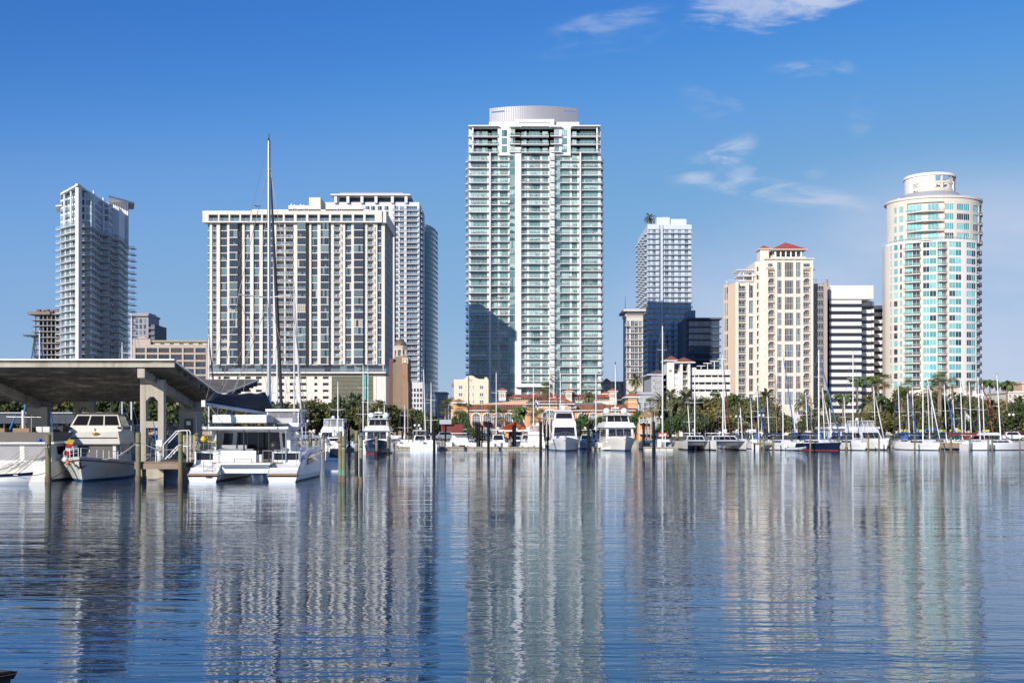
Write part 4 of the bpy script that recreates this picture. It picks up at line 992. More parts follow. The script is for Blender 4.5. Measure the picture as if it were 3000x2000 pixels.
# ================================================================== waterfront buildings
OR = mat('orange_stucco', (.68, .36, .19), .8, .06, .5, streak=.06); TT = mat('terracotta_tile', (.37, .155, .075), .85, .3, 3.0, island=.28)
TTR = mat('red_clay_tile', (.44, .12, .06), .8, .25, 2.5, island=.22)
def tiled(b, x0, x1, y0, z0, y1, z1, m, step=.38):
    """a pitched tile roof in half-round rows, from the eave (y0, z0) up to the ridge (y1, z1)"""
    n = max(2, int((x1-x0)/step)); dx_ = (x1-x0)/n
    for k in range(n):
        a, c = x0+k*dx_, x0+(k+1)*dx_; mx_ = (a+c)/2
        b.add([(a, y0, z0), (mx_, y0, z0+.12), (c, y0, z0), (a, y1, z1), (mx_, y1, z1+.12), (c, y1, z1)], [(0, 1, 4, 3), (1, 2, 5, 4)], m)
def arch_win(f, u0, u1, z0, z1, frame, gl, key, d_=.1, rows=3, cols=4):
    """a round-headed window with a white surround"""
    k = ('aw', key, round(u1-u0, 2), round(z1-z0, 2))
    if k not in _MESH:
        b = MB(); w_, r_ = u1-u0, (u1-u0)/2; h_ = z1-z0; zs_ = h_-r_; n = 12
        arc = [(r_-r_*cos(pi*i/n), zs_+r_*sin(pi*i/n)) for i in range(n+1)]
        b.add([(0, .0, 0)]+[(x, .0, y) for x, y in arc]+[(w_, .0, 0)], [tuple(range(n+2, -1, -1))][::-1], gl)
        t_ = .22; out = [(r_-(r_+t_)*cos(pi*i/n), zs_+(r_+t_)*sin(pi*i/n)) for i in range(n+1)]
        for i in range(n): 
            p, q, p2, q2 = arc[i], arc[i+1], out[i], out[i+1]
            b.quad((p[0], -.08, p[1]), (q[0], -.08, q[1]), (q2[0], -.08, q2[1]), (p2[0], -.08, p2[1]), frame)
            b.quad((p[0], -.08, p[1]), (q[0], -.08, q[1]), (q[0], .05, q[1]), (p[0], .05, p[1]), frame)
        b.box(-t_, 0, -.08, .06, 0, zs_, frame); b.box(w_, w_+t_, -.08, .06, 0, zs_, frame)
        for c in range(1, cols): x = w_*c/cols; b.box(x-.04, x+.04, -.02, .05, 0, zs_+sqrt(max(0, r_*r_-(x-r_)**2)), frame)
        for c in range(1, rows+1): b.box(0, w_, -.02, .05, zs_*c/rows-.04, zs_*c/rows+.04, frame)
        _MESH[k] = b.mesh('window')
    f.B.put('window', _MESH[k], f.P(u0, d_, z0), f.a, (u1-u0)*(z1-z0))
def letters(txt, size, loc, m, parent, name='lettering', rz=0.0, ext=.03, bold=0.0):
    c = bpy.data.curves.new(name, 'FONT'); c.body = txt; c.size = size; c.extrude = ext; c.align_x = 'CENTER'; c.align_y = 'CENTER'; c.offset = bold
    t = bpy.data.objects.new('t', c); COL.objects.link(t); bpy.context.view_layer.update()
    me = bpy.data.meshes.new_from_object(t.evaluated_get(bpy.context.evaluated_depsgraph_get())); me.name = name; bpy.data.objects.remove(t)
    if not me.materials: me.materials.append(m)
    o = bpy.data.objects.new(name, me); o.location = loc; o.rotation_euler = (pi/2, 0, rz); return link(o, parent)

B = Bld('yacht_club', 1600, 250, 'long orange clubhouse with terracotta tile roofs, white arched windows and a central fanlight pavilion', 'clubhouse', 1.25)
u, z, A = B.lx, B.lz, B.face(); WT = mat('white_trim', (.78, .77, .74), .5, .04)
def wall_run(a, c, yt, d0, dpt=14): A.box(u(a), u(c), d0, d0+dpt, 0, z(yt), OR)
wall_run(1374, 1545, 1200, 0); wall_run(1545, 1672, 1182, -1.5, 15); wall_run(1672, 1862, 1200, 0)
A.box(u(1327), u(1374), 2, 12, 0, z(1180), OR)
tb = MB(); tb.tf = lambda v: A.P(*v)
tiled(tb, u(1367), u(1546), -.7, z(1201), 4.5, z(1184.5), TT); tiled(tb, u(1673), u(1866), -.7, z(1201), 4.5, z(1184.5), TT)
x0, x1 = u(1538), u(1681)
n = 34
for k in range(n):
    a, c = x0+(x1-x0)*k/n, x0+(x1-x0)*(k+1)/n; m_ = (a+c)/2; cen = (x0+x1)/2; cl_ = lambda x: cen+(x-cen)*.70
    tb.add([(a, -2.3, z(1182)), (m_, -2.3, z(1182)+.12), (c, -2.3, z(1182)), (cl_(a), 4, z(1165.5)), (cl_(m_), 4, z(1165.5)+.12), (cl_(c), 4, z(1165.5))], [(0, 1, 4, 3), (1, 2, 5, 4)], TT)
tb.add([(x0, -2.3, z(1182)), (cen+(x0-cen)*.7, 4, z(1165.5)), (x0, 11, z(1182))], [(0, 2, 1)], TT); tb.add([(x1, -2.3, z(1182)), (cen+(x1-cen)*.7, 4, z(1165.5)), (x1, 11, z(1182))], [(0, 1, 2)], TT)
tb.quad((x0, 11, z(1182)), (x1, 11, z(1182)), (cen+(x1-cen)*.7, 4, z(1165.5)), (cen+(x0-cen)*.7, 4, z(1165.5)), TT)
B.part('tile_roof', tb)
fb = MB(); fb.tf = lambda v: A.P(*v)
fb.box(u(1367), u(1546), -.8, 0, z(1203.5), z(1201), WT); fb.box(u(1672.5), u(1866), -.8, 0, z(1203.5), z(1201), WT); fb.box(u(1537), u(1682), -2.4, -1.4, z(1185), z(1182.2), WT)
fb.box(u(1374), u(1862), -.05, 0, z(1217), z(1216), WT); B.part('white_cornice', fb)
for a, c in ((1384, 1406), (1416, 1439), (1447.5, 1470), (1479.5, 1500), (1511, 1533), (1694, 1715), (1727, 1747), (1760, 1780), (1792, 1812), (1824, 1845)):
    arch_win(A, u(a), u(c), z(1236), z(1210), WT, G_SLATE2, 1, -.05)
    A.win(u(a), u(c), 0, z(1252), 3, WT, [G_SLATE, G_LITE2], -.06, transom=.6)
aw = MB(); aw.tf = lambda v: A.P(*v); NAVYC = mat('navy_canvas', (.022, .04, .10), .8, .15)
for a, c in ((1384, 1406), (1416, 1439), (1447.5, 1470), (1479.5, 1500), (1511, 1533)):
    aw.add([(u(a), -.05, z(1236)), (u(c), -.05, z(1236)), (u(c), -1.2, z(1246)), (u(a), -1.2, z(1246)), (u(a), -.05, z(1246)), (u(c), -.05, z(1246))], [(0, 3, 2, 1), (0, 4, 3), (1, 2, 5)], NAVYC)
B.part('awning', aw)
# fanlight
fl = MB(); fl.tf = lambda v: A.P(*v); c0, zc, R1 = u(1611), z(1222), u(1633)-u(1611); n = 18
fl.add([(c0+R1*cos(pi*i/n), -1.56, zc+R1*.9*sin(pi*i/n)) for i in range(n+1)], [tuple(range(n+1))], G_NAVY)
for i in range(n):
    t0, t1 = pi*i/n, pi*(i+1)/n
    for r0, r1 in ((R1, R1+.35), (R1*.55, R1*.6)): fl.quad((c0+r0*cos(t0), -1.64, zc+r0*.9*sin(t0)), (c0+r0*cos(t1), -1.64, zc+r0*.9*sin(t1)), (c0+r1*cos(t1), -1.64, zc+r1*.9*sin(t1)), (c0+r1*cos(t0), -1.64, zc+r1*.9*sin(t0)), WT)
for i in range(1, 9): t = pi*i/9; fl.tube((c0+R1*.25*cos(t), -1.6, zc+R1*.22*sin(t)), (c0+R1*cos(t), -1.6, zc+R1*.9*sin(t)), .05, WT, 4)
fl.box(u(1588), u(1634), -1.65, -1.5, z(1224), z(1222), WT); B.part('fanlight', fl)
for k in range(4): A.win(u(1590+k*11), u(1600+k*11), 0, z(1226), 2, WT, [G_SLATE2, G_TEALG], -1.56, transom=.55)
letters('ST. PETERSBURG YACHT CLUB', .86, A.P(u(1609), -1.56, z(1193)), WT, B.root, bold=.012)
# towers at the ends
A.box(u(1842), u(1868), 1.0, 8, 0, z(1161), OR); A.box(u(1840.5), u(1869.5), .8, 8.2, z(1167), z(1162.5), WT); A.box(u(1841), u(1869), .9, 8.1, z(1178), z(1176), WT); A.box(u(1841), u(1869), .9, 8.1, z(1193), z(1191.5), WT)
rb = MB(); rb.tf = lambda v: A.P(*v); pyramid(rb, u(1842), u(1868), 1, 8, z(1160.5), z(1148), TT, .6); B.part('tower_roof', rb)
rb = MB(); rb.tf = lambda v: A.P(*v); pyramid(rb, u(1329), u(1357), 2, 9, z(1177), z(1166), TT, .5); B.part('tower_roof', rb)
pk = MB(); pk.tf = lambda v: A.P(*v); PK = mat('salmon_parapet', (.66, .43, .29), .85, .06)
pk.add([(u(1365), 7, z(1186)), (u(1545), 7, z(1186)), (u(1545), 7, z(1170)), (u(1365), 7, z(1183))], [(0, 1, 2, 3)], PK); pk.box(u(1365), u(1545), 7.02, 12, z(1190), z(1184), PK)
B.part('sloped_parapet', pk); gr = MB(); gr.tf = lambda v: A.P(*v); gr.add([(u(1676), 5, z(1185)), (u(1790), 5, z(1185)), (u(1775), 14, z(1175)), (u(1690), 14, z(1175))], [(0, 1, 2, 3)], mat('grey_membrane', (.33, .32, .30), .8)); B.part('flat_roof', gr)
B.finish()

# ---- arcade with red tile roofs behind the club
B = Bld('arcade_building', 1620, 330, 'white arcade with bright red tile roofs and small arched turrets behind the clubhouse', 'arcade', 1.25)
u, z, A = B.lx, B.lz, B.face(); AW = mat('arcade_cream', (.72, .67, .58), .75, .06)
A.box(u(1484), u(1786), 1, 14, 0, z(1166), AW)
tb = MB(); tb.tf = lambda v: A.P(*v)
for a, c in ((1484, 1562), (1622, 1657), (1676, 1785), (1560, 1625)): tiled(tb, u(a), u(c), -.6, z(1165.5), 3.5, z(1155), TTR, .5)
B.part('tile_roof', tb)
for k in range(56): A.box(u(1486+k*5.4), u(1488.6+k*5.4), .4, 1, z(1172), z(1167), AW)
for (a, c, yt, ye, dd) in ((1461, 1482, 1135, 1145, -1), (1563, 1576, 1144, 1153, 4), (1657, 1675, 1137, 1146, -1), (1674, 1686, 1144, 1152, 4), (1770, 1784, 1144, 1152, 4), (1785, 1806, 1136, 1146, -1)):
    A.box(u(a), u(c), dd, dd+4, 0, z(ye), AW); 
    rb = MB(); rb.tf = lambda v: A.P(*v); pyramid(rb, u(a), u(c), dd, dd+4, z(ye)+.1, z(yt), TTR, .35, AW); B.part('turret_roof', rb)
    if c-a > 16:
        for q in range(3): w_ = (u(c)-u(a))/4; arch_win(A, u(a)+w_*(.45+q*1.1), u(a)+w_*(1.1+q*1.1), z(ye+17), z(ye+8), AW, mat('niche_shadow', (.5, .45, .37), .9), 2, dd-.04, 1, 1)
for p in (1771, 1789): A.win(u(p), u(p+6), z(1184), z(1176), 2, WT, [G_SLATE], .95)
A.box(u(1760), u(1806), .9, 10, 0, z(1174), AW); B.finish()

# ---- cream hotel with a shaped gable
B = Bld('gabled_hotel', 1380, 300, 'cream hotel with a curved mission gable, a diamond tile medallion and small paired windows', 'hotel', 1.25)
u, z, A = B.lx, B.lz, B.face(); CH_ = mat('hotel_cream', (.76, .67, .50), .75, .05, .4)
prof = [(1330, 1190), (1330, 1111), (1358, 1111), (1362, 1108), (1367, 1104), (1371, 1101), (1379, 1099.5), (1388, 1101.5), (1391, 1105), (1398, 1108), (1404, 1110), (1419, 1110), (1420, 1104.5), (1427, 1104.5), (1428, 1110), (1431, 1110), (1431, 1190)]
gb = MB(); gb.tf = lambda v: A.P(*v); n = len(prof); P2 = [(u(x), z(y) if y < 1190 else 0) for x, y in prof]
gb.add([(x, 0, h) for x, h in P2]+[(x, 1.2, h) for x, h in P2], [tuple(range(n-1, -1, -1)), tuple(range(n, 2*n))]+[(i, (i+1) % n, n+(i+1) % n, n+i) for i in range(n)], CH_)
B.part('gable_wall', gb); A.box(u(1330), u(1431), 1.2, 18, 0, z(1113), CH_); A.box(u(1329), u(1432), -.1, 0, z(1141.5), z(1140.5), WT); A.box(u(1314), u(1330), 3, 14, 0, z(1165), CH_)
for a, c in ((1343, 1354.5), (1371, 1376), (1384, 1388), (1404.5, 1416)):
    for y in (1129, 1150.5, 1171.5): A.win(u(a), u(c), z(y+10), z(y), 2 if c-a > 8 else 1, WT, [G_NAVY, G_SLATE2], -.03, transom=.5, fw=.08)
ed = MB(); ed.tf = lambda v: A.P(*v); ed.box(u(1322), u(1330), 1, 6, z(1131), z(1122), TT); B.part('tile_eave', ed)
md = MB(); md.tf = lambda v: A.P(*v); c, h, r = u(1379.5), z(1113), .42; md.add([(c-r, -.06, h), (c, -.06, h-r), (c+r, -.06, h), (c, -.06, h+r)], [(0, 1, 2, 3)], mat('medallion_tile', (.45, .25, .15), .7)); md.add([(c-r*.55, -.08, h), (c, -.08, h-r*.55), (c+r*.55, -.08, h), (c, -.08, h+r*.55)], [(0, 1, 2, 3)], WT)
for k in range(4):
    c, h = u(1406+k*3), z(1165+(k % 2)*2); md.add([(c-.12, -.06, h), (c, -.06, h-.12), (c+.12, -.06, h), (c, -.06, h+.12)], [(0, 1, 2, 3)], mat('medallion_tile', (.45, .25, .15), .7))
B.part('medallion', md); ch = MB(); ch.tube(A.P(u(1332), 4, z(1112)), A.P(u(1332), 4, z(1104)), .2, GREY, 6); B.part('vent_pipe', ch); B.finish()

# ---- small distant buildings
def simple(name, px, Y, x0, x1, yt, m, lab, cat, floors, cols, depth=15, roof=None, gl=None, zb=1.25, fy=None):
    B = Bld(name, px, Y, lab, cat, zb); u, z, A = B.lx, B.lz, B.face()
    A.box(u(x0), u(x1), 0, depth, 0, z(yt), m)
    for k in range(floors):
        for q in range(cols):
            a = x0+(x1-x0)*(q+.25)/cols; c = x0+(x1-x0)*(q+.8)/cols; y = yt+(fy or 14)*(k+.4)
            A.win(u(a), u(c), z(y+(fy or 14)*.6), z(y), 2, WT, gl or [G_SLATE, G_SLATE2], -.03, fw=.1)
    A.box(u(x0)-.4, u(x1)+.4, -.4, depth+.4, z(yt+3), z(yt)+.3, m)
    if roof: rb = MB(); rb.tf = lambda v: A.P(*v); pyramid(rb, u(roof[0]), u(roof[1]), -.2, 6, z(roof[2]), z(roof[3]), TTR, .3, m); B.part('tile_roof', rb)
    return B
simple('distant_hotel', 1800, 520, 1766, 1838, 1119, mat('shade_tan', (.40, .36, .33), .8), 'grey-tan hotel block with an orange roof turret beyond the red-roofed arcade', 'hotel', 6, 7, roof=(1768, 1788, 1117, 1107)).finish()
simple('glass_pavilion', 1900, 290, 1868, 1912, 1152, mat('pavilion_roof', (.45, .47, .50), .5), 'low glass-fronted pavilion beneath the pale balcony tower', 'pavilion', 1, 3, 10, gl=[G_BLUE, G_NAVY], fy=60).finish()
simple('low_building', 1290, 450, 1275, 1306, 1150, mat('blue_grey_wall', (.24, .28, .33), .7), 'low blue-grey block with a roof pergola beside the glass tower', 'building', 4, 3, roof=None).finish()
simple('apartment_house', 2975, 330, 2952, 3060, 1148, mat('pale_cream', (.72, .66, .57), .75), 'pale cream apartment house with an orange upper wing at the edge of the park', 'house', 3, 8, fy=16).finish()
B = simple('orange_wing', 3000, 345, 2994, 3060, 1121, mat('salmon_wall', (.62, .42, .33), .8), 'salmon coloured upper block above the pale cream apartment house', 'building', 2, 4, fy=20); B.finish()
B = simple('dockmaster_office', 2480, 205, 2432, 2568, 1254, WHITE, 'long low white marina office with rooftop vents behind the docked sailboats', 'office', 0, 0, 8)
u, z, A = B.lx, B.lz, B.face(); A.box(u(2430), u(2572), -1.2, 8.5, z(1255), z(1251.5), WHITE)
for k in range(9): A.win(u(2436+k*14.5), u(2447+k*14.5), z(1282), z(1264), 2, GREY, [G_SLATE, G_TEALG, ROOM], -.05)
for p, w_ in ((2452, 6), (2488, 14), (2541, 10)): A.box(u(p), u(p+w_), 2, 5, z(1252), z(1242 if w_ < 12 else 1239), ALU)
B.finish()
B = Bld('boathouse', 1508, 207, 'small boathouse pavilion with a bright orange standing-seam hipped roof on orange posts', 'pavilion', 1.25)
u, z, A = B.lx, B.lz, B.face(); ORM = mat('orange_metal_roof', (.58, .15, .035), .45, .08)
for p in (1481, 1535): A.box(u(p), u(p+9), -3, -2.4, 0, z(1259), OR); A.box(u(p), u(p+9), 2.4, 3, 0, z(1259), OR)
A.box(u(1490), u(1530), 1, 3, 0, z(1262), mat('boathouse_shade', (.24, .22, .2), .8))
rb = MB(); rb.tf = lambda v: A.P(*v); x0, x1, cxr, zt, zb_ = u(1461), u(1546), u(1509), z(1233), z(1259)
n = 30
for s in (0, 1):
    for k in range(n):
        a, c = x0+(x1-x0)*k/n, x0+(x1-x0)*(k+1)/n; yy = -3.6 if s == 0 else 3.6
        rb.add([(a, yy, zb_), (c, yy, zb_), (cxr, 0, zt)], [(0, 1, 2) if s == 0 else (1, 0, 2)], ORM); rb.tube((a, yy, zb_+.03), (cxr, 0, zt+.03), .045, ORM, 3, cap=False)
rb.add([(x0, -3.6, zb_), (x0, 3.6, zb_), (cxr, 0, zt)], [(1, 0, 2)], ORM); rb.add([(x1, -3.6, zb_), (x1, 3.6, zb_), (cxr, 0, zt)], [(0, 1, 2)], ORM)
rb.box(x0, x1, -3.62, 3.62, zb_-.3, zb_-.01, WT); B.part('seamed_roof', rb); B.finish()
B = Bld('balcony_house', 1895, 215, 'small thatched-top pavilion with white upper balustrade half hidden by dark trees', 'pavilion', 1.25)
u, z, A = B.lx, B.lz, B.face(); A.box(u(1870), u(1910), 1, 6, 0, z(1240), OR)
th = MB(); th.tf = lambda v: A.P(*v); pyramid(th, u(1880), u(1904), 0, 5, z(1218), z(1205), mat('thatch', (.36, .22, .09), .95, .4, 4, .05), .4, mat('thatch', (.36, .22, .09))); B.part('thatched_roof', th)
for k in range(4): A.box(u(1872+k*11), u(1873.5+k*11), -.5, -.2, 0, z(1222), WT)
for y in (1226, 1258): A.box(u(1870), u(1910), -.5, 1, z(y+13), z(y+11), WT); A.box(u(1870), u(1910), -.5, -.3, z(y+1), z(y), WT); [A.box(u(1871+k*2), u(1871.6+k*2), -.45, -.35, z(y+11), z(y), WT) for k in range(19)]
B.finish()

# ================================================================== trees
LEAF = mat('oak_leaves', (.118, .118, .042), .6, .3, .2, island=.6, rand=.16, spec=.3); LEAFD = mat('laurel_leaves', (.06, .105, .032), .5, .2, .3, island=.5, spec=.35)
BARK = mat('bark', (.16, .125, .095), .95, .3, 3, .03); PTRUNK = mat('palm_trunk', (.26, .205, .15), .95, .25, 3, .02)
FROND = mat('fan_palm_leaves', (.125, .145, .04), .5, .2, .4, island=.45, spec=.4); FROND2 = mat('date_palm_leaves', (.19, .19, .085), .5, .2, .4, island=.35, spec=.4); FROND3 = mat('feather_palm_leaves', (.10, .145, .045), .45, .2, .4, island=.4, spec=.4)
DEADF = mat('dry_fronds', (.25, .165, .07), .9, .25, .6, island=.3)
def leaf_quad(b, c, s, m, r):
    d1 = Vector((r.gauss(0, 1), r.gauss(0, 1), r.gauss(0, .6))).normalized(); d2 = d1.cross(Vector((r.gauss(0, 1), r.gauss(0, 1), r.gauss(0, 1)))).normalized()
    c = Vector(c); b.add([c-d1*s, c-d2*s*.55, c+d1*s, c+d2*s*.55], [(0, 1, 2, 3)], m)
def oak_meshes(seed, m, nl=24, nq=220, R_=6.0, H=7.5, ls=(.22, .46)):
    r = random.Random(seed); cr, tr = MB(), MB(); cs = []
    for k in range(nl):
        a = r.uniform(0, 2*pi); q = sqrt(r.random()); zc = H*(.24+.58*r.random()**.8*(1-q*q*.5)+.06); zc = min(zc, H*.82); cs.append((Vector((R_*.8*q*cos(a), R_*.8*q*sin(a), zc)), r.uniform(1.2, 2.2)))
    for c, rr in cs:
        for j in range(nq):
            v = Vector((r.gauss(0, 1), r.gauss(0, 1), r.gauss(0, 1))).normalized()*rr*(r.random()**.45)*Vector((1, 1, .72)).length/1.6
            v.z *= .75; leaf_quad(cr, c+v*r.uniform(.8, 1.15), r.uniform(*ls), m, r)
    tr.tube((0, 0, 0), (.2, .1, H*.28), .42, BARK, 8, .3)
    for c, rr in cs[:9]:
        tr.tube((.2, .1, H*.26), c*.55+Vector((0, 0, H*.08)), .22, BARK, 5, .12); tr.tube(c*.55+Vector((0, 0, H*.08)), c, .12, BARK, 4, .04)
    return cr.mesh('crown'), tr.mesh('trunk')
LEAF2 = mat('yellow_oak_leaves', (.155, .14, .045), .6, .3, .2, island=.55, rand=.16, spec=.3); LEAF3 = mat('deep_oak_leaves', (.075, .095, .034), .6, .3, .2, island=.6, rand=.16, spec=.3)
OAKS = [oak_meshes(s, m_) for s, m_ in ((1, LEAF), (2, LEAF2), (3, LEAF3), (4, LEAF), (5, LEAF3))]; LAUR = [oak_meshes(s, LEAFD, 12, 260, 4.2, 6.5) for s in (11, 12)]
def frond(b, az, el, L, droop, wid, m, o=(0, 0, 0), n=9, gap=.5, hang=.25):
    o = Vector(o); ca, sa = cos(az), sin(az); side = Vector((-sa, ca, 0)); p = o; e = el; st = L/n
    for k in range(n):
        q = p+Vector((ca*cos(e), sa*cos(e), sin(e)))*st; e -= droop/n*(1+k/n)
        w_ = wid*sin(pi*min(1, (k+1.2)/(n+.8)))**.7
        up = Vector((-ca*sin(e), -sa*sin(e), cos(e)))
        for sg in (-1, 1):
            b.add([p, q, q+side*sg*w_-up*w_*hang+(q-p)*.9, p.lerp(q, gap)+side*sg*w_-up*w_*hang+(q-p)*.55], [(0, 1, 2, 3) if sg > 0 else (3, 2, 1, 0)], m)
        p = q
def palm_meshes(kind, seed):
    r = random.Random(seed); b = MB()
    if kind == 'fan':
        for k in range(46):
            az = r.uniform(0, 2*pi); el = r.uniform(-.9, 1.35); stem = Vector((cos(az)*cos(el), sin(az)*cos(el), sin(el)))*r.uniform(.55, 1.0)
            ax = stem.normalized(); sd = ax.cross(Vector((0, 0, 1))).normalized(); up = sd.cross(ax); R_ = r.uniform(.65, .95)
            m = FROND if el > -.55 else DEADF
            for j in range(9):
                t = -1.25+2.5*j/8; d_ = (ax*cos(t)+sd*sin(t)).normalized(); e_ = (ax*cos(t+.14)+sd*sin(t+.14)).normalized()
                b.add([stem, stem+d_*R_*.6, stem+(d_+e_)*.5*R_*r.uniform(.9, 1.15)-Vector((0, 0, .22*R_)), stem+e_*R_*.6], [(0, 1, 2, 3)], m)
    elif kind == 'date':
        for k in range(52):
            el = r.uniform(-.55, 1.35); frond(b, r.uniform(0, 2*pi), el, r.uniform(2.5, 3.3), r.uniform(.7, 1.2), .32, FROND2, (0, 0, 0), 8, .35, .1)
    else:
        for k in range(19): frond(b, 2*pi*k/19+r.uniform(-.15, .15), r.uniform(-.1, 1.2), r.uniform(2.0, 2.7), r.uniform(1.5, 2.3), .48, FROND3, (0, 0, 0), 8, .45, .9)
        b.tube((0, 0, -1.3), (0, 0, .1), .16, FROND3, 6, .1)
    c = b.mesh('crown'); t = MB()
    r0 = {'fan': .2, 'date': .3, 'queen': .16}[kind]; n = 10
    t.lathe([(r0*(1.25 if j == 0 else 1)*(1+.07*(j % 2)), j/n) for j in range(n+1)], PTRUNK, 8)
    return c, t.mesh('trunk')
PALMS = {k: [palm_meshes(k, s+i*7) for s in (3, 4, 5)] for i, k in enumerate(('fan', 'date', 'queen'))}
GZ = 1.25
_oc = [0]
def oak(px, ytop, Y, wpx, lab, grp='live oaks along the waterfront park', mset=None, H=7.5, R_=6.0, name='oak_tree'):
    ms = (mset or OAKS); me = ms[_oc[0] % len(ms)]; _oc[0] += 1
    o = thing(name, (wx(px, Y), Y, GZ), lab, 'tree', grp, RND.uniform(0, 6)); h = wz(ytop, Y)-GZ; w_ = wpx/F*Y
    s = (w_/(2*R_*.88), w_/(2*R_*.88), h/(H*.98)); inst('crown', me[0], o, sc=s); inst('trunk', me[1], o, sc=s); return o
def palm(kind, px, yc, Y, s, lab, grp=None, lean=0.0, zb=None, name=None):
    me = PALMS[kind][_oc[0] % 3]; _oc[0] += 1
    zb = GZ if zb is None else zb; h = wz(yc, Y)-zb
    o = thing(name or {'fan': 'fan_palm', 'date': 'date_palm', 'queen': 'feather_palm'}[kind], (wx(px, Y), Y, zb), lab, 'palm tree', grp or {'fan': 'fan palms on the waterfront', 'date': 'silvery date palms in the park', 'queen': 'feather palms on the waterfront'}[kind], RND.uniform(0, 6))
    c = inst('crown', me[0], o, (0, 0, h), RND.uniform(0, 6), s); t = inst('trunk', me[1], o, sc=(s**.5, s**.5, h)); return o
OAKL = [('olive-green oak in front of the slab tower podium, below the lattice screen', (930, 1163, 235, 150)), ('broad oak left of the tall catamaran mast under the podium windows', (740, 1168, 238, 170)), ('oak crown behind the lifted boom end of the big catamaran', (640, 1165, 236, 120)),
 ('oak showing through the boat shed columns beside the covered boom', (560, 1180, 242, 110)), ('tallest dark oak before the lattice screen and teal banner', (1010, 1153, 240, 145)), ('oak between the blue-hulled trawler and the church gable', (1105, 1166, 236, 140)), ('low oak below the brick church turret', (1165, 1193, 245, 100)), ('small dark oak at the foot of the curved glass tower', (1225, 1200, 262, 90)),
 ('oak just behind the flybridge catamaran roof', (860, 1170, 228, 140)), ('shaded oak at the street end beneath the glass tower', (1270, 1215, 275, 70)),
 ('dense oak between the stair block and the garage', (1985, 1175, 240, 120)), ('oak under the open decks of the white garage', (2060, 1158, 250, 130)), ('full oak below the meeting of garage and peach condo', (2140, 1154, 252, 140)), ('dark oak in front of the peach condo west wing', (2215, 1154, 246, 120)), ('oak low in front of the condo entrance', (2385, 1195, 240, 90)),
 ('oak in front of the striped office base', (2450, 1205, 244, 100)), ('rounded bright oak behind the white motor yacht', (2555, 1200, 232, 130)), ('oak at the west foot of the round tower', (2635, 1135, 262, 130)), ('tall oak centred below the round tower', (2700, 1140, 255, 140)), ('oak below the turquoise bays of the round tower', (2775, 1150, 258, 130)), ('oak at the east foot of the round tower', (2850, 1155, 250, 130)),
 ('oak beyond the last palms by the apartment house', (2925, 1165, 262, 110)), ('dark oak at the far edge of the park by the double lamp', (2985, 1176, 240, 120)), ('low oak behind the sailboats with blue sail covers', (2690, 1185, 225, 120)), ('low oak behind the dock with the red furled jib', (2880, 1188, 228, 120)), ('low oak beside the marina office roof', (2430, 1225, 226, 70)), ('low bushy oak behind the twin-hulled boats', (2110, 1195, 226, 140)), ('oak close behind the club dock sign', (2020, 1200, 222, 110)), ('low oak between the condo and the sailing masts', (2290, 1215, 232, 120))]
for lab, (px, yt, Y, wpx) in OAKL: oak(px, yt, Y, wpx, lab)
for k, (px, yt, Y, wpx) in enumerate(((-10, 1148, 190, 190), (90, 1150, 195, 180), (190, 1148, 200, 180), (290, 1150, 192, 180), (380, 1152, 205, 170), (470, 1150, 198, 170))): oak(px, yt, Y, wpx, ['yellowish tree beyond the shed at the picture edge side of the flat-roofed trawler','yellowish tree beyond the shed behind the trawler flying bridge','yellowish tree beyond the shed between trawler and sedan cruiser','yellowish tree beyond the shed above the sedan cruiser windows','yellowish tree seen through the two-legged concrete column','yellowish tree beyond the shed beside the electrical cabinet'][k], 'trees beyond the boat shed')
for lab, (px, yt, Y, wpx) in [('dark laurel right of the white fishing yacht', (1712, 1208, 215, 66)), ('dark laurel before the club arches behind the navy trawler', (1770, 1210, 217, 62)), ('dark laurel beside the domed radar yacht', (1868, 1198, 218, 56)), ('laurel clump by the thatched pavilion', (1835, 1212, 222, 40)), ('laurel shading the lawn near the club dock', (1965, 1215, 214, 80)), ('laurel at the orange club side wall', (1352, 1196, 232, 50)), ('round laurel hedge below the fan palms', (1385, 1248, 222, 60))]:
    oak(px, yt, Y, wpx, lab, 'dark laurels before the clubhouse', LAUR, 6.5, 4.2, 'laurel_tree')
for k, (px, yc, Y, s, lab) in enumerate([(1305, 1196, 255, 1.35, 'fan palm nearest the street end beside the orange club tower'), (1318, 1187, 258, 1.3, 'taller fan palm against the orange club tower'), (1355, 1203, 240, 1.5, 'bushy fan palm in front of the clubhouse corner'), (1345, 1225, 232, 1.3, 'low fan palm under the clubhouse corner'), (1453, 1214, 235, 1.45, 'fan palm between the second and third club arches'), (1472, 1218, 232, 1.3, 'shorter fan palm beside the awnings'),
  (1558, 1205, 238, 1.35, 'fan palm before the club pavilion corner'), (1580, 1222, 230, 1.4, 'low fan palm below the club fanlight'), (1912, 1190, 250, 1.6, 'fan palm behind the club dock and dark trees'), (2755, 1118, 235, 1.5, 'tall fan palm in front of the white stripe of the round tower'), (2790, 1125, 250, 1.2, 'fan palm just right of the tall one by the round tower'), (2590, 1116, 240, 1.35, 'tall fan palm at the corner of the round tower'), (2573, 1128, 248, 1.2, 'fan palm behind the tall palm by the striped office'), (2750, 1135, 246, 1.35, 'yellow-skirted fan palm under the round tower'), (2725, 1130, 252, 1.2, 'fan palm close to the tallest white mast'), (2660, 1130, 256, 1.2, 'fan palm half sunk in the oaks below the round tower'),
  (2642, 1165, 236, 1.5, 'spiky fan palm among the oaks by the motor yacht'), (2845, 1132, 262, 1.1, 'small fan palm at the shaded side of the round tower'), (2420, 1182, 250, 1.5, 'fan palm below the shaded wing of the peach condo')]):
    palm('fan', px, yc, Y, s, lab)
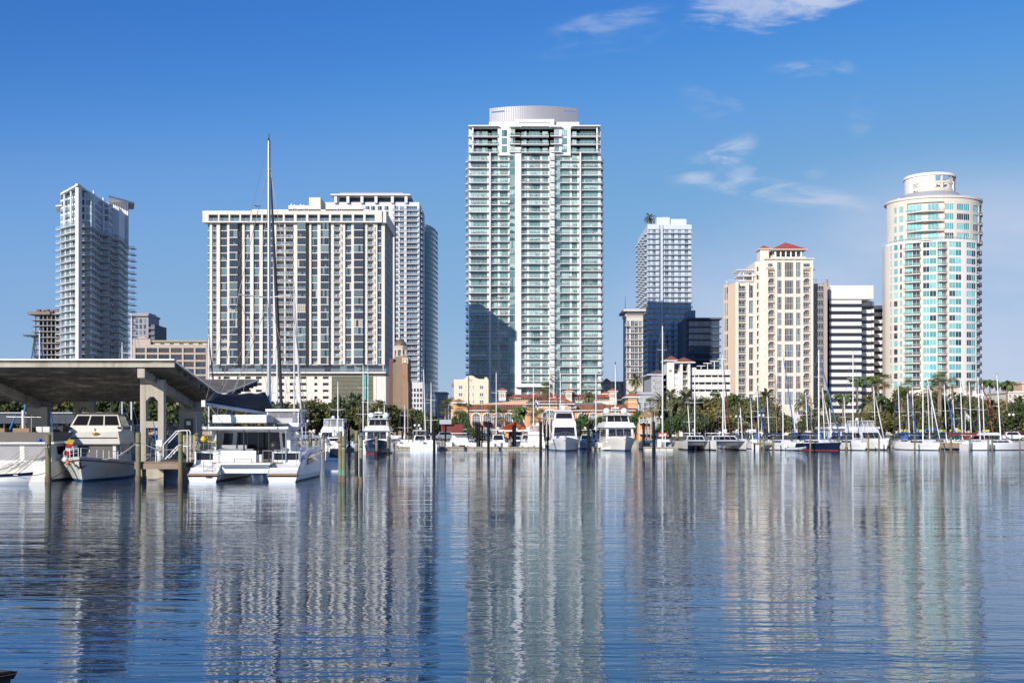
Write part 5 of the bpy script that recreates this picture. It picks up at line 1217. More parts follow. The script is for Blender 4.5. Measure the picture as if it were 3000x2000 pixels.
for px, yc, Y, s, lab in [(1965, 1168, 240, 1.05, 'silvery date palm beside the tall sailboat mast'), (2010, 1166, 246, 1.15, 'silvery date palm under the garage stair tower'), (1940, 1180, 234, 1.0, 'date palm by the shaded stair block'), (1985, 1190, 228, 1.0, 'low date palm before the garage'), (2245, 1166, 250, 1.1, 'date palm between the condo wings'), (2355, 1180, 246, 1.0, 'date palm at the condo entrance'), (2418, 1172, 252, 1.05, 'date palm at the dark gap beside the condo'), (2545, 1180, 240, 1.25, 'broad date palm in front of the striped office'), (1850, 1165, 262, 1.0, 'date palm beside the orange club end tower'), (1725, 1166, 275, .95, 'date palm above the club roof in front of the red arcade'), (2985, 1182, 255, 1.1, 'date palm by the apartment house')]: palm('date', px, yc, Y, s, lab)
for px, yc, Y, s, lab in [(1520, 1204, 228, 1.15, 'feather palm before the third club arch'), (1518, 1222, 224, .8, 'low yellow feather palm under the taller one'), (2512, 1115, 250, 1.1, 'dark feather palm in front of the striped office'), (2556, 1110, 255, 1.05, 'feather palm beside the tall fan palm at the striped office'), (2900, 1122, 240, 1.15, 'feather palm standing clear against the sky by the round tower'), (2950, 1126, 244, 1.1, 'feather palm outermost against the open sky'), (2470, 1165, 240, 1.2, 'drooping feather palm at the foot of the striped office'), (2096, 1152, 270, .8, 'small yellow feather palm in front of the garage'), (1655, 1226, 222, 1.0, 'feather palm next to the white fishing yacht'), (2580, 1172, 236, 1.2, 'feather palm among the oaks by the marina office')]: palm('queen', px, yc, Y, s, lab)
OAKB = [(585, 1185, 290, 120), (690, 1180, 300, 130), (805, 1176, 290, 130), (900, 1170, 285, 130), (960, 1175, 280, 120), (1055, 1172, 278, 120), (1140, 1188, 282, 110), (1215, 1196, 285, 90), (1290, 1222, 290, 80), (2030, 1165, 285, 130), (2095, 1162, 292, 130), (2180, 1160, 288, 130), (2255, 1185, 285, 110), (2440, 1215, 280, 110), (2500, 1205, 282, 120), (2590, 1180, 288, 120), (2670, 1142, 292, 130), (2740, 1146, 290, 130), (2815, 1152, 288, 130), (2890, 1172, 290, 120), (2960, 1182, 288, 120), (3030, 1180, 285, 120)]
OAKBL = 'slab tower base at its far corner|slab tower podium by the red furled sail|podium openings behind the big mast|podium below the small openings|podium at the lattice screen edge|lattice screen below the teal banner|church foot|white canopy tower foot|open street end|garage lower deck|garage beside the condo|peach condo balconies|peach condo doorway|striped office below the dark palm|striped office base|striped office and round tower gap|round tower western bays|round tower central bays|round tower white stripe|round tower shaded side|open sky by the feather palms|apartment house'.split('|')
for (px, yt, Y, wpx), l_ in zip(OAKB, OAKBL): oak(px, yt, Y, wpx, 'oak of the rear row standing against the '+l_, 'rear row of park oaks')
palm('fan', 1602, 1140, 300, 1.5, 'tall fan palm in front of the tallest white tower base', zb=GZ); palm('fan', 1590, 1158, 300, 1.5, 'lower fan palm in front of the tallest white tower base')
x, y, zz = ROOFPALM; palm('date', 1904, 640, 652, 1.35, 'large palm growing on the roof of the pale balcony tower', zb=zz-1.5)
palm('date', 1862, 1112, 300, .95, 'sunlit date palm in front of the slim cream tower')
HEDGE = mat('hedge_leaves', (.05, .075, .022), .6, .2, .5, island=.5)
hb = MB(); r = random.Random(5)
for k in range(5200):
    px = r.uniform(-60, 3060); Y = 222+r.uniform(0, 5); hz = .9*(1+.9*sin(px*.013)*sin(px*.031)); leaf_quad(hb, (wx(px, Y), Y, GZ+r.random()**.7*max(.3, hz)), r.uniform(.2, .42), HEDGE, r)
tag(hb.build('shrubbery'), 'low green shrub strip along the seawall park', 'shrubbery', kind='stuff')

# ================================================================== boats
GEL = mat('white_gelcoat', (.80, .80, .79), .28, .03, .6, streak=.05, coat=.3); IVORY = mat('ivory_gelcoat', (.77, .74, .665), .35, .04, .6, streak=.08); NAVY = mat('navy_hull', (.012, .018, .045), .2, .1, coat=.4)
BGREY = mat('grey_gelcoat', (.42, .45, .50), .35, .05); DECK = mat('deck_nonskid', (.66, .65, .61), .8, .06); BOOTB = mat('blue_boot_stripe', (.05, .16, .28), .5); BOOTN = mat('dark_boot_stripe', (.02, .025, .04), .5); BOOTR = mat('red_antifoul', (.35, .05, .03), .6); TEAK = mat('teak', (.30, .19, .11), .8, .15, 4)
TINT = glass('tinted_window', (.018, .018, .022), .06, 1.5); BLUEW = glass('blue_windscreen', (.03, .10, .22), .08, 1.6); SS = mat('stainless', (.62, .62, .62), .2, .05, metal=.8)
CANN = mat('navy_canvas', (.022, .04, .10), .85, .15); CANB = mat('blue_canvas', (.03, .13, .36), .85, .15); CANR = mat('burgundy_canvas', (.16, .02, .025), .85, .15); CANT = mat('tan_canvas', (.40, .30, .20), .85, .15); CANG = mat('green_canvas', (.02, .10, .07), .85, .15); CANGR = mat('charcoal_canvas', (.045, .048, .058), .85, .2); CANW = mat('white_canvas', (.66, .65, .62), .85, .08); GREYC = mat('taupe_canvas', (.155, .14, .125), .9, .12, .8)
CLEARV = clear('clear_vinyl', (.6, .6, .62), .30); ROPE = mat('rope', (.42, .39, .34), .9, .2); WIRE = mat('rigging_wire', (.24, .24, .25), .4, .05, metal=.4); MASTA = mat('mast_aluminium', (.72, .72, .71), .35, .04, metal=.25); MASTW = mat('mast_white', (.80, .79, .76), .4, .04); MASTK = mat('mast_black', (.03, .03, .035), .4); MASTT = mat('mast_varnish', (.42, .27, .13), .45, .15)
ROPEY = mat('yellow_hose', (.62, .45, .05), .6); SKYB = mat('bright_blue_cover', (.03, .17, .42), .8, .1)
def hull(b, L, Bm, fb, fs, side, boot, deck=DECK, transom=.82, n=14, wlb=.35, rake=.9, band=None, zb=.18, full=.42):
    """a lofted hull, bow at +x, waterline at z = 0"""
    def plan(t): return transom+(1-transom)*sin(min(1, t/full)*pi/2) if t < full else max(0, 1-((t-full)/(1-full))**2.3)
    lv = [(1, side), (.62, side if not band else side), (.3, side), (.1, boot), (-.25, boot)]
    st = []
    for i in range(n+1):
        t = i/n; t = t**.85; sh = fs+(fb-fs)*t**1.8; w_ = plan(t)*Bm/2; kk = max(0, (t-.25)/.75)
        wf = 1-(1-wlb)*kk**1.3; row = []
        for s, z_ in ((1, sh), (.8, sh*.72), (.5, sh*.4), (.25, zb), (.1, .02), (0, -.4)):
            ff = wf+(1-wf)*s**1.25 if s > 0 else wf*.7
            row.append((L*t-rake*(1-s)*t**4, w_*ff, z_))
        st.append(row)
    for k, m in enumerate((band or side, side, side, boot, boot)):
        for sg in (1, -1): b.grid([[(r[k][0], sg*r[k][1], r[k][2]) for r in st], [(r[k+1][0], sg*r[k+1][1], r[k+1][2]) for r in st]][::sg], m)
    r0 = st[0]; b.add([(x, y, z_) for x, y, z_ in r0]+[(x, -y, z_) for x, y, z_ in r0[::-1]], [tuple(range(len(r0)*2))[::-1]], side)
    b.grid([[(r[0][0], r[0][1]*.99, r[0][2]-.03) for r in st], [(r[0][0], -r[0][1]*.99, r[0][2]-.03) for r in st]], deck, False)
    return lambda t: (L*t, plan(t)*Bm/2, fs+(fb-fs)*t**1.8)
class Wins:
    """window pieces of one boat: each becomes a part of its own"""
    def __init__(s): s.p = []
    def add(s, vs, fs, m, smooth=False): s.p.append((vs, fs, m))
    def box(s, x0, x1, y0, y1, z0, z1, m): b = MB(); b.box(x0, x1, y0, y1, z0, z1, m); s.p.append((b.v, b.f, m))
    def quad(s, a, b, c, d_, m): s.add([a, b, c, d_], [(0, 1, 2, 3)], m)
    def build(s, name, o):
        for vs, fs, m in s.p: b = MB(); b.add(vs, fs, m); b.build(name, o)
class Hexa:
    """a cabin block: bottom x0..x1 with half-beam w0 at z0, top x2..x3 with half-beam w1 at z1 (w may be (aft, fore))"""
    def __init__(s, b, x0, x1, w0, z0, x2, x3, w1, z1, m, top=None):
        a0, f0 = w0 if hasattr(w0, '__len__') else (w0, w0); a1, f1 = w1 if hasattr(w1, '__len__') else (w1, w1)
        s.v = [Vector(p) for p in ((x0, a0, z0), (x0, -a0, z0), (x1, -f0, z0), (x1, f0, z0), (x2, a1, z1), (x2, -a1, z1), (x3, -f1, z1), (x3, f1, z1))]
        b.add(s.v, [(0, 1, 5, 4), (1, 2, 6, 5), (2, 3, 7, 6), (3, 0, 4, 7)], m); b.add(s.v, [(4, 5, 6, 7)], top or m)
    def win(s, b, face, u0, u1, h0, h1, n=1, m=None, gap=.06, off=.02):
        i = {'aft': (0, 1), 'star': (1, 2), 'fore': (2, 3), 'port': (3, 0)}[face]; A_, B_ = s.v[i[0]], s.v[i[1]]; C_, D_ = s.v[i[1]+4], s.v[i[0]+4]
        nr = (B_-A_).cross(D_-A_).normalized()*off
        P = lambda u, h: (A_.lerp(B_, u)).lerp(D_.lerp(C_, u), h)+nr
        for k in range(n):
            a = u0+(u1-u0)*k/n+gap*(u1-u0)/n*.5; c = u0+(u1-u0)*(k+1)/n-gap*(u1-u0)/n*.5
            b.add([P(a, h0), P(c, h0), P(c, h1), P(a, h1)], [(0, 1, 2, 3)], m or TINT)
def rails(b, f, t0, t1, h=.6, n=9, m=None, r=.022, ins=.93):
    m = m or SS
    for sg in (1, -1):
        ps = []
        for k in range(n+1):
            x, y, z_ = f(t0+(t1-t0)*k/n); ps.append(Vector((x-.05, sg*y*ins, z_)))
        b.path([p+Vector((0, 0, h)) for p in ps], r, m, 4); b.path([p+Vector((0, 0, h*.5)) for p in ps], r*.6, m, 4)
        for p in ps: b.tube(p, p+Vector((0, 0, h)), r, m, 4, cap=False)
BOAT = 'boats moored in the basin'
def boat(name, px, Y, hd, label, cat='boat', group=None): return thing(name, (wx(px, Y), Y, 0), label, cat, group or BOAT, radians(hd))
def dome(b, c, r, m, h=1.0):
    b.lathe([(r*.8, -r*.5), (r, -r*.2), (r, r*.2*h), (r*.86, r*.65*h), (r*.5, r*.95*h), (0.001, r*1.05*h)], m, 12, c)
def mast_rig(o, L, Bm, h, x, deckz, mm=MASTW, cover=None, jib=None, spread=1, r=.085, boom=True, fbz=1.1, boomz=1.7, rake=0.0, bx=None, wr=.016, tx=0.0):
    b = MB(); top = Vector((x-rake, tx, h)); base = Vector((x, 0, deckz)); b.tube(base, top, r, mm, 8, r*.75)
    b.tube(top, top+Vector((0, 0, .5)), .02, WIRE, 3); b.tube(top+Vector((-.3, 0, .1)), top+Vector((.35, 0, .1)), .03, WIRE, 3); b.build('mast', o)
    b = MB(); sp = []
    for k in range(spread):
        f = (k+1)/(spread+1)*1.05; p = base.lerp(top, f); w_ = Bm*.36*(1-.25*k)
        b.tube(p, p+Vector((-.25, w_, .1)), .035, mm, 4); b.tube(p, p+Vector((-.25, -w_, .1)), .035, mm, 4); sp.append((p, w_))
    if sp: b.build('spreader', o)
    b = MB()
    for sg in (1, -1):
        pts = [Vector((x-.2, sg*Bm*.45, fbz))]+[p+Vector((-.25, sg*w_, .1)) for p, w_ in sp]+[top]
        b.path(pts, wr, WIRE, 3); 
        if sp: b.path([Vector((x+.2, sg*Bm*.43, fbz)), sp[0][0]], wr*.8, WIRE, 3)
    b.path([top, Vector((0.1, 0, fbz*.9))], wr, WIRE, 3); b.path([top, Vector((L*.99, 0, fbz+.1))], wr, WIRE, 3); b.build('rigging', o)
    if jib:
        b = MB(); a, c = Vector((L*.975, 0, fbz+.6)), base.lerp(top, .93)+Vector((.15, 0, 0)); b.tube(a, a.lerp(c, .4), .07, jib, 6, .11); b.tube(a.lerp(c, .4), c, .11, jib, 6, .05); b.build('furled_jib', o)
    if boom:
        bl = x-.6 if bx is None else bx; b = MB(); b.tube((x, 0, boomz), (x-bl*.92, 0, boomz+.15), .06, mm, 6)
        if cover:
            n = 8; rows = []
            for k in range(n+1):
                t = k/n; rr = .30*(1-.55*t)*(1 if 0 < k < n else .6); xx = x-.05-bl*.88*t; rows.append([(xx, rr*.55*cos(2*pi*j/8), boomz+.15*t+rr*.8+rr*sin(2*pi*j/8)) for j in range(8)])
            b.grid(rows, cover, True, True)
        b.build('boom', o)
def sailboat(px, Y, hd, L, label, mtop, hullm=GEL, boot=BOOTN, cover=CANN, dodger=CANN, jib=None, mm=MASTW, spread=1, mx=.56, r=.085, rake=0.0, bare=False, band=None, mxpx=None, zz=None, tx=0.0, bimini=True):
    """the mast foot stands at photo column px when mxpx is None"""
    Bm = L*.31; fb, fs = .95+L*.03, .75+L*.025; a = radians(hd)
    x0, y0 = wx(px, Y)-cos(a)*L*mx, Y-sin(a)*L*mx
    o = thing('sailboat', (x0, y0, 0), label, 'sailboat', 'sailboats in the marina', a)
    b = MB(); f = hull(b, L, Bm, fb, fs, hullm, boot, band=band, zb=.11); b.build('hull', o)
    b = MB(); H = Hexa(b, L*.30, L*.72, (Bm*.34, Bm*.24), fs, L*.32, L*.68, (Bm*.28, Bm*.17), fs+.62, GEL); b.box(.3, L*.29, -Bm*.36, -Bm*.28, fs-.1, fs+.35, GEL); b.box(.3, L*.29, Bm*.28, Bm*.36, fs-.1, fs+.35, GEL); b.build('cabin', o)
    b = MB(); [H.win(b, s, .15, .85, .3, .8, 3) for s in ('port', 'star')]; tag(b.build('window', o), kind='stuff')
    if dodger:
        b = MB(); n = 8
        for xa, xb, wz_, top in ((L*.27, L*.36, Bm*.30, .75),)+(((L*.05, L*.24, Bm*.33, 1.75),) if bimini else ()):
            z0 = fs+.55 if top < 1 else fs+1.35; rows = []
            for xx, k in ((xa, 1), (xb, .96 if top < 1 else 1)): rows.append([(xx+(.35*(1-sin(pi*j/n)) if top < 1 else 0), wz_*cos(pi*j/n), z0+(top*k if top < 1 else .45)*sin(pi*j/n)**.6) for j in range(n+1)])
            b.grid(rows, dodger)
            if top < 1: b.add(rows[1], [tuple(range(n+1))], dodger)
            else: 
                for xx in (xa, xb): b.tube((xx, wz_, fs), (xx, wz_, z0), .02, SS, 4); b.tube((xx, -wz_, fs), (xx, -wz_, z0), .02, SS, 4)
        b.build('canvas_cover', o)
    b = MB(); rails(b, f, .02, .98, .6, 10, r=.016); b.build('guard_rail', o)
    mast_rig(o, L, Bm, wz(mtop, Y), L*mx, fs+.5, mm, None if bare else cover, jib, spread, r, not bare, fb, fs+1.35, rake, L*.4, tx=tx)
    return o
def outboard(b, p, m=None):
    x, y, z_ = p; b.box(x-.45, x-.05, y-.17, y+.17, z_+.1, z_+.6, m or GEL); b.box(x-.3, x-.15, y-.06, y+.06, z_-.6, z_+.1, m or DARK)
def motor_yacht(px, Y, hd, L, Bm, label, hullm=GEL, boot=BOOTB, style='fish', name='motor_yacht', front=True, fb=2.2, fs=1.3, band=None, upper=GEL, nm=None):
    a = radians(hd); o = thing(name, (wx(px, Y)-(cos(a)*L if front else 0), Y-(sin(a)*L if front else 0), 0), label, 'motor yacht' if L > 11 else 'boat', BOAT, a)
    b = MB(); f = hull(b, L, Bm, fb, fs, hullm, boot, rake=L*.09, wlb=.22, band=band); b.build('hull', o)
    b = MB(); w = Wins(); k = L/18
    if style == 'fish':
        H1 = Hexa(b, L*.22, L*.68, Bm*.42, fs*.95, L*.24, L*.60, Bm*.37, fb+1.75*k, upper); H1.win(w, 'fore', .05, .95, .40, .92, 1); H1.win(w, 'port', .1, .92, .42, .86, 3); H1.win(w, 'star', .1, .92, .42, .86, 3)
        H2 = Hexa(b, L*.24, L*.585, Bm*.39, fb+1.75*k, L*.24, L*.55, Bm*.36, fb+2.6*k, upper)
        H3 = Hexa(b, L*.25, L*.53, Bm*.34, fb+2.6*k, L*.27, L*.46, Bm*.29, fb+4.1*k, upper); H3.win(w, 'fore', .06, .94, .25, .85, 1); H3.win(w, 'port', .1, .9, .25, .85, 2); H3.win(w, 'star', .1, .9, .25, .85, 2)
        Hexa(b, L*.25, L*.485, Bm*.315, fb+4.1*k, L*.27, L*.45, Bm*.25, fb+4.45*k, upper); dome(b, (L*.35, 0, fb+4.75*k), .42, upper)
        b.tube((L*.3, 0, fb+4.4*k), (L*.3, 0, fb+5.3*k), .04, SS, 4); b.box(L*.34, L*.36, -.7, .7, fb+5.1*k, fb+5.2*k, upper)
        for s in (1, -1): b.tube((L*.3, s*Bm*.4, fb+.2), (L*.22, s*Bm*.62, fb+5.2*k), .03, SS, 4)
    elif style == 'trawler':
        H1 = Hexa(b, L*.2, L*.66, Bm*.43, fs*.95, L*.2, L*.62, Bm*.40, fb+1.5*k, upper); H1.win(w, 'fore', .08, .92, .42, .9, 3, BLUEW if upper is IVORY else TINT, .04); H1.win(w, 'port', .1, .95, .4, .88, 4); H1.win(w, 'star', .1, .95, .4, .88, 4)
        H2 = Hexa(b, L*.1, L*.66, Bm*.47, fb+1.5*k, L*.12, L*.60, Bm*.42, fb+2.4*k, upper)
        H3 = Hexa(b, L*.22, L*.52, Bm*.36, fb+2.4*k, L*.23, L*.47, Bm*.32, fb+3.75*k, upper); H3.win(w, 'fore', .04, .96, .12, .9, 3, None, .05); H3.win(w, 'port', .05, .95, .15, .88, 3); H3.win(w, 'star', .05, .95, .15, .88, 3)
        Hexa(b, L*.18, L*.53, Bm*.385, fb+3.75*k, L*.2, L*.51, Bm*.36, fb+3.95*k, upper)
        for s in (1, -1): dome(b, (L*.36, s*Bm*.27, fb+4.5*k), .62*k, upper); b.tube((L*.36, s*Bm*.27, fb+3.9*k), (L*.36, s*Bm*.27, fb+4.3*k), .1, upper, 6)
        b.tube((L*.34, 0, fb+3.9*k), (L*.34, 0, fb+6.0*k), .06, upper, 6); b.box(L*.33, L*.37, -1.0*k, 1.0*k, fb+4.6*k, fb+4.7*k, upper); b.box(L*.3, L*.4, -.5, .5, fb+5.0*k, fb+5.25*k, upper)
        b.path([(L*.34, -.6, fb+4*k), (L*.34, -.6, fb+5.2*k), (L*.34, .6, fb+5.2*k), (L*.34, .6, fb+4*k)], .05, upper, 5)
    elif style == 'sedan':
        H1 = Hexa(b, L*.18, L*.64, Bm*.42, fs*.95, L*.2, L*.55, Bm*.38, fb+1.55*k, upper); H1.win(w, 'fore', .06, .94, .35, .88, 3, None, .05); H1.win(w, 'port', .1, .92, .4, .86, 3); H1.win(w, 'star', .1, .92, .4, .86, 3)
        Hexa(b, L*.16, L*.56, Bm*.40, fb+1.55*k, L*.2, L*.5, Bm*.34, fb+2.5*k, upper)
        H3 = Hexa(b, L*.2, L*.47, Bm*.32, fb+2.5*k, L*.22, L*.43, Bm*.3, fb+4.0*k, CLEARV); b.box(L*.18, L*.46, -Bm*.34, Bm*.34, fb+4.0*k, fb+4.12*k, upper)
        for q in range(5): u_ = L*(.2+.067*q); [b.tube((u_, s*Bm*.33, fb+2.5*k), (u_, s*Bm*.31, fb+4*k), .05, upper, 4) for s in (1, -1)]
        for q in range(4): y_ = Bm*(-.3+.2*q); b.tube((L*.47, y_, fb+2.5*k), (L*.43, y_, fb+4*k), .05, upper, 4)
        dome(b, (L*.3, -.4, fb+4.4*k), .3, upper); b.tube((L*.3, .5, fb+4.1*k), (L*.3, .5, fb+4.8*k), .04, upper, 5)
    else:                                                          # express cruiser / centre console seen small
        H1 = Hexa(b, L*.3, L*.7, Bm*.38, fs, L*.34, L*.55, Bm*.30, fb+1.0, upper); H1.win(w, 'fore', .08, .92, .35, .9, 2); H1.win(w, 'port', .1, .9, .4, .9, 2); H1.win(w, 'star', .1, .9, .4, .9, 2); H1.win(w, 'aft', .08, .92, .25, .92, 1)
        b.box(L*.2, L*.56, -Bm*.34, Bm*.34, fb+1.75, fb+1.85, upper)
        for xx in (L*.22, L*.5): [b.tube((xx, s*Bm*.32, fs), (xx, s*Bm*.31, fb+1.75), .04, SS, 4) for s in (1, -1)]
        b.tube((L*.3, 0, fb+1.85), (L*.3, 0, fb+2.5), .03, SS, 4); dome(b, (L*.4, 0, fb+2.05), .26, upper)
    b.build('superstructure', o); w.build('window', o)
    b = MB(); rails(b, f, .45, .99, .75, 9); b.build('bow_rail', o)
    b = MB(); b.box(L*.93, L*1.0, -.12, .12, fb-.02, fb+.1, SS); b.tube((L*.985, 0, fb), (L*.985, 0, fb-.75), .05, SS, 5); b.tube((L*.985-.02, -.3, fb-.55), (L*.985-.02, .3, fb-.55), .05, SS, 5); b.build('anchor', o)
    return o
def cat_hulls(b, L, Bm, hb, fb, fs, side, boot, xc=0.0):
    """twin hulls and the bridge deck between them"""
    for s in (1, -1):
        old = b.tf; b.tf = (lambda v, s=s: (v[0], v[1]+s*(Bm/2-hb/2), v[2])); hull(b, L, hb, fb, fs, side, boot, transom=.95, rake=.25, wlb=.5, full=.35); b.tf = old
def catamaran(px, Y, hd, L, Bm, label, mtop=None, mpx=None, dodger=None, cover=CANW, jib=None, name='catamaran'):
    a = radians(hd); o = thing(name, (wx(px, Y)-cos(a)*L, Y-sin(a)*L, 0), label, 'catamaran', 'catamarans in the basin', a); hb = Bm*.25
    b = MB(); cat_hulls(b, L, Bm, hb, 1.65, 1.25, GEL, BOOTN); b.build('hull', o)
    b = MB(); b.box(L*.12, L*.70, -Bm/2+hb*.6, Bm/2-hb*.6, .75, 1.35, GEL); b.tube((L*.96, -Bm/2+hb/2, 1.5), (L*.96, Bm/2-hb/2, 1.5), .09, ALU, 6)
    for k in range(9): y_ = (-.5+.125*k)*(Bm-hb); b.tube((L*.7, y_, 1.3), (L*.955, y_, 1.48), .014, DARK, 3)
    b.add([(L*.7, -Bm/2+hb*.7, 1.28), (L*.955, -Bm/2+hb*.6, 1.46), (L*.955, Bm/2-hb*.6, 1.46), (L*.7, Bm/2-hb*.7, 1.28)], [(0, 1, 2, 3)], mat('trampoline_net', (.20, .20, .20), .9)); b.build('bridge_deck', o)
    b = MB(); w = Wins(); H = Hexa(b, L*.2, L*.66, Bm*.36, 1.3, L*.22, L*.55, Bm*.28, 2.35, GEL)
    H.win(w, 'fore', .05, .95, .3, .85, 4, None, .05); H.win(w, 'port', .05, .9, .3, .85, 3); H.win(w, 'star', .05, .9, .3, .85, 3); b.box(L*.05, L*.24, -Bm*.3, Bm*.3, 2.7, 2.8, dodger or GEL)
    for s in (1, -1): b.tube((L*.07, s*Bm*.28, 1.3), (L*.07, s*Bm*.28, 2.7), .04, SS, 4)
    b.build('cabin', o); w.build('window', o)
    b = MB(); 
    for s in (1, -1): old = b.tf; b.tf = (lambda v, s=s: (v[0], v[1]+s*(Bm/2-hb/2), v[2])); rails(b, lambda t: (L*t, hb*.4*(1 if t < .7 else (1-t)/.3+.1), 1.3+.4*t), .1, .97, .6, 7, r=.018); b.tf = old
    b.build('guard_rail', o)
    if mtop: mast_rig(o, L*.95, Bm*.9, wz(mtop, Y), L*.5, 2.3, MASTW, cover, jib, 1, .1, True, 1.5, 3.0, bx=L*.42)
    return o

# ---- the big catamaran in the foreground
def big_cat():
    Y0 = 73.5; cx_ = (wx(548, Y0)+wx(872, Y0))/2; Bm = wx(872, Y0)-wx(548, Y0); L = 13.6; hb = 2.0
    o = thing('sailing_catamaran', (cx_, Y0, 0), 'large white cruising catamaran moored stern-on with a dark boom cover and hard bimini', 'catamaran', 'catamarans in the basin', pi/2)
    # local: x forward (away from the camera), +y to port (picture left)
    HW = MB()
    for s in (1, -1):
        HW.tf = lambda v, s=s: (v[0], v[1]+s*(Bm/2-hb/2), v[2]); n = 16; rows = []
        for i in range(n+1):
            t = i/n; sh = (.55 if t < .03 else .75+1.25*min(1, max(0, (t-.03)/.26))**.8 if t < .3 else 2.0+.25*(t-.3)); wd = hb/2*(.97 if t < .5 else max(.02, (1-((t-.5)/.5)**2.4)))
            r_ = lambda k: wd*k
            pr = [(r_(.98), sh), (r_(1), sh*.6), (r_(1.0), .45), (r_(.9), .12), (r_(.86), .0), (r_(.5), -.4)]
            rows.append([(L*t-.35*(1-z_/max(sh, .1))*t**6, y_, z_) for y_, z_ in pr]+[(L*t-.35*(1-z_/max(sh, .1))*t**6, -y_, z_) for y_, z_ in pr[::-1]])
        nc = 12
        for c in range(nc-1): HW.grid([[r[c] for r in rows], [r[c+1] for r in rows]], BOOTN if c in (3, 4, 5, 6, 7) else GEL)
        HW.add(rows[0], [tuple(range(nc))[::-1]], GEL); HW.grid([[(r[0][0], r[0][1]*.97, r[0][2]-.02) for r in rows], [(r[-1][0], r[-1][1]*.97, r[-1][2]-.02) for r in rows]], GEL, False)
        HW.box(-.05, .9, -hb*.48, hb*.48, .5, .56, TEAK); HW.box(.55, .6, -hb*.46, hb*.46, .56, .9, GEL); HW.box(1.35, 1.4, -hb*.46, hb*.46, .9, 1.3, GEL)
        HW.box(-.06, .02, -hb*.485, hb*.485, .43, .475, TEAK)
    HW.tf = None; HW.build('hull', o)
    b = MB(); b.add([(.9, Bm/2-hb, .55), (.9, -Bm/2+hb, .55), (11, -Bm/2+hb, .85), (11, Bm/2-hb, .85), (.9, Bm/2-hb, 1.22), (.9, -Bm/2+hb, 1.22), (11, -Bm/2+hb, 1.6), (11, Bm/2-hb, 1.6)], [(0, 1, 5, 4), (1, 2, 6, 5), (2, 3, 7, 6), (3, 0, 4, 7), (4, 5, 6, 7), (3, 2, 1, 0)], GEL)
    b.box(.2, 1.4, -1.75, 1.75, 1.12, 1.22, GEL); b.box(1.2, 4.4, -2.3, 2.3, 1.20, 1.26, TEAK); b.box(1.5, 2.1, -.9, 2.1, 1.26, 1.75, GEL); b.box(1.2, 1.5, -.6, 2.2, 1.26, 2.0, GEL)
    b.build('bridge_deck', o)
    b = MB(); b.box(1.35, 1.5, -.4, 2.0, 2.02, 2.12, mat('grey_cushion', (.22, .23, .25), .9)); b.box(2.1, 2.9, .4, 2.2, 1.75, 1.9, mat('grey_cushion', (.22, .23, .25), .9)); b.box(2.9, 3.1, .4, 2.2, 1.75, 2.35, GREY); b.build('cockpit_seat', o)
    b = MB(); w = Wins(); cab = Hexa(b, 4.4, 9.6, (2.75, 2.2), 1.2, 4.4, 7.9, (2.45, 1.8), 3.35, GEL)
    for s in (1, -1): Hexa(b, 1.9, 4.4, .35, 1.2, 3.2, 4.4, .3, 3.35, GEL) if 0 else b.add([(1.9, s*2.35, 1.2), (4.4, s*2.45, 1.2), (4.4, s*2.35, 3.3), (3.1, s*2.3, 3.3), (1.9, s*2.75, 1.2), (4.4, s*2.8, 1.2), (4.4, s*2.5, 3.3), (3.1, s*2.45, 3.3)], [(0, 1, 2, 3), (7, 6, 5, 4), (0, 3, 7, 4)], GEL)
    cab.win(w, 'aft', .22, .80, .05, .93, 4, None, .03); cab.win(w, 'star', .04, .9, .45, .88, 3, None, .03); cab.win(w, 'port', .04, .9, .45, .88, 3, None, .03); cab.win(w, 'aft', .04, .17, .45, .9, 1); cab.win(w, 'aft', .83, .96, .45, .9, 1)
    b.build('cabin', o)
    for s in (1, -1):                                          # hull side windows and stern windows
        y_ = s*(Bm/2+.015)
        if s < 0: w.add([(3.4, y_, 1.0), (7.4, y_, 1.15), (9.4, y_+.12, 1.75), (9.3, y_+.1, 1.95), (5.0, y_, 1.75), (4.0, y_, 1.6)], [tuple(range(6))], TINT)
        w.box(1.36, 1.385, s*(Bm/2-1.0)-.8, s*(Bm/2-1.0)+.8, 1.42, 1.85, TINT)
    for s in (1, -1): w.box(1.38, 2.0, s*(Bm/2-1.0)-.9, s*(Bm/2-1.0)+.9, 1.3, 1.95, GEL)
    for s in (1, -1): w.box(1.35, 1.375, s*(Bm/2-1.0)-.75, s*(Bm/2-1.0)+.75, 1.4, 1.8, TINT)
    w.build('window', o)
    b = MB(); n = 10
    bz = 3.42
    pts = [(1.0, -2.75), (1.0, 2.75), (1.5, 3.0), (6.2, 2.6), (7.4, 1.6), (7.4, -1.6), (6.2, -2.6), (1.5, -3.0)]
    b.prism(pts, bz, bz+.16, GEL); b.prism([(x*.95+.3, y*.93) for x, y in pts], bz-.1, bz, GEL)
    b.box(.55, 4.6, -2.1, 2.9, bz+.34, bz+.40, mat('solar_panel', (.015, .018, .03), .15, .1, ior=1.6)); 
    for x_, y_ in ((.7, -1.9), (.7, 2.7), (4.4, -1.9), (4.4, 2.7)): b.tube((x_, y_, bz+.1), (x_, y_, bz+.36), .04, SS, 5)
    b.box(3.0, 5.2, -.9, 2.7, bz+.40, bz+.95, GEL)
    for x_, y_ in ((1.3, -1.45), (1.3, 1.95), (1.3, .2), (1.3, -2.55)): b.tube((x_, y_, 1.25), (x_, y_, bz), .055, DARK if abs(y_) < 2 else SS, 6)
    b.build('bimini', o)
    b = MB(); v = Wins(); x0, x1, y0, y1 = 4.3, 7.3, -2.9, -.6          # helm station on the bridge, starboard
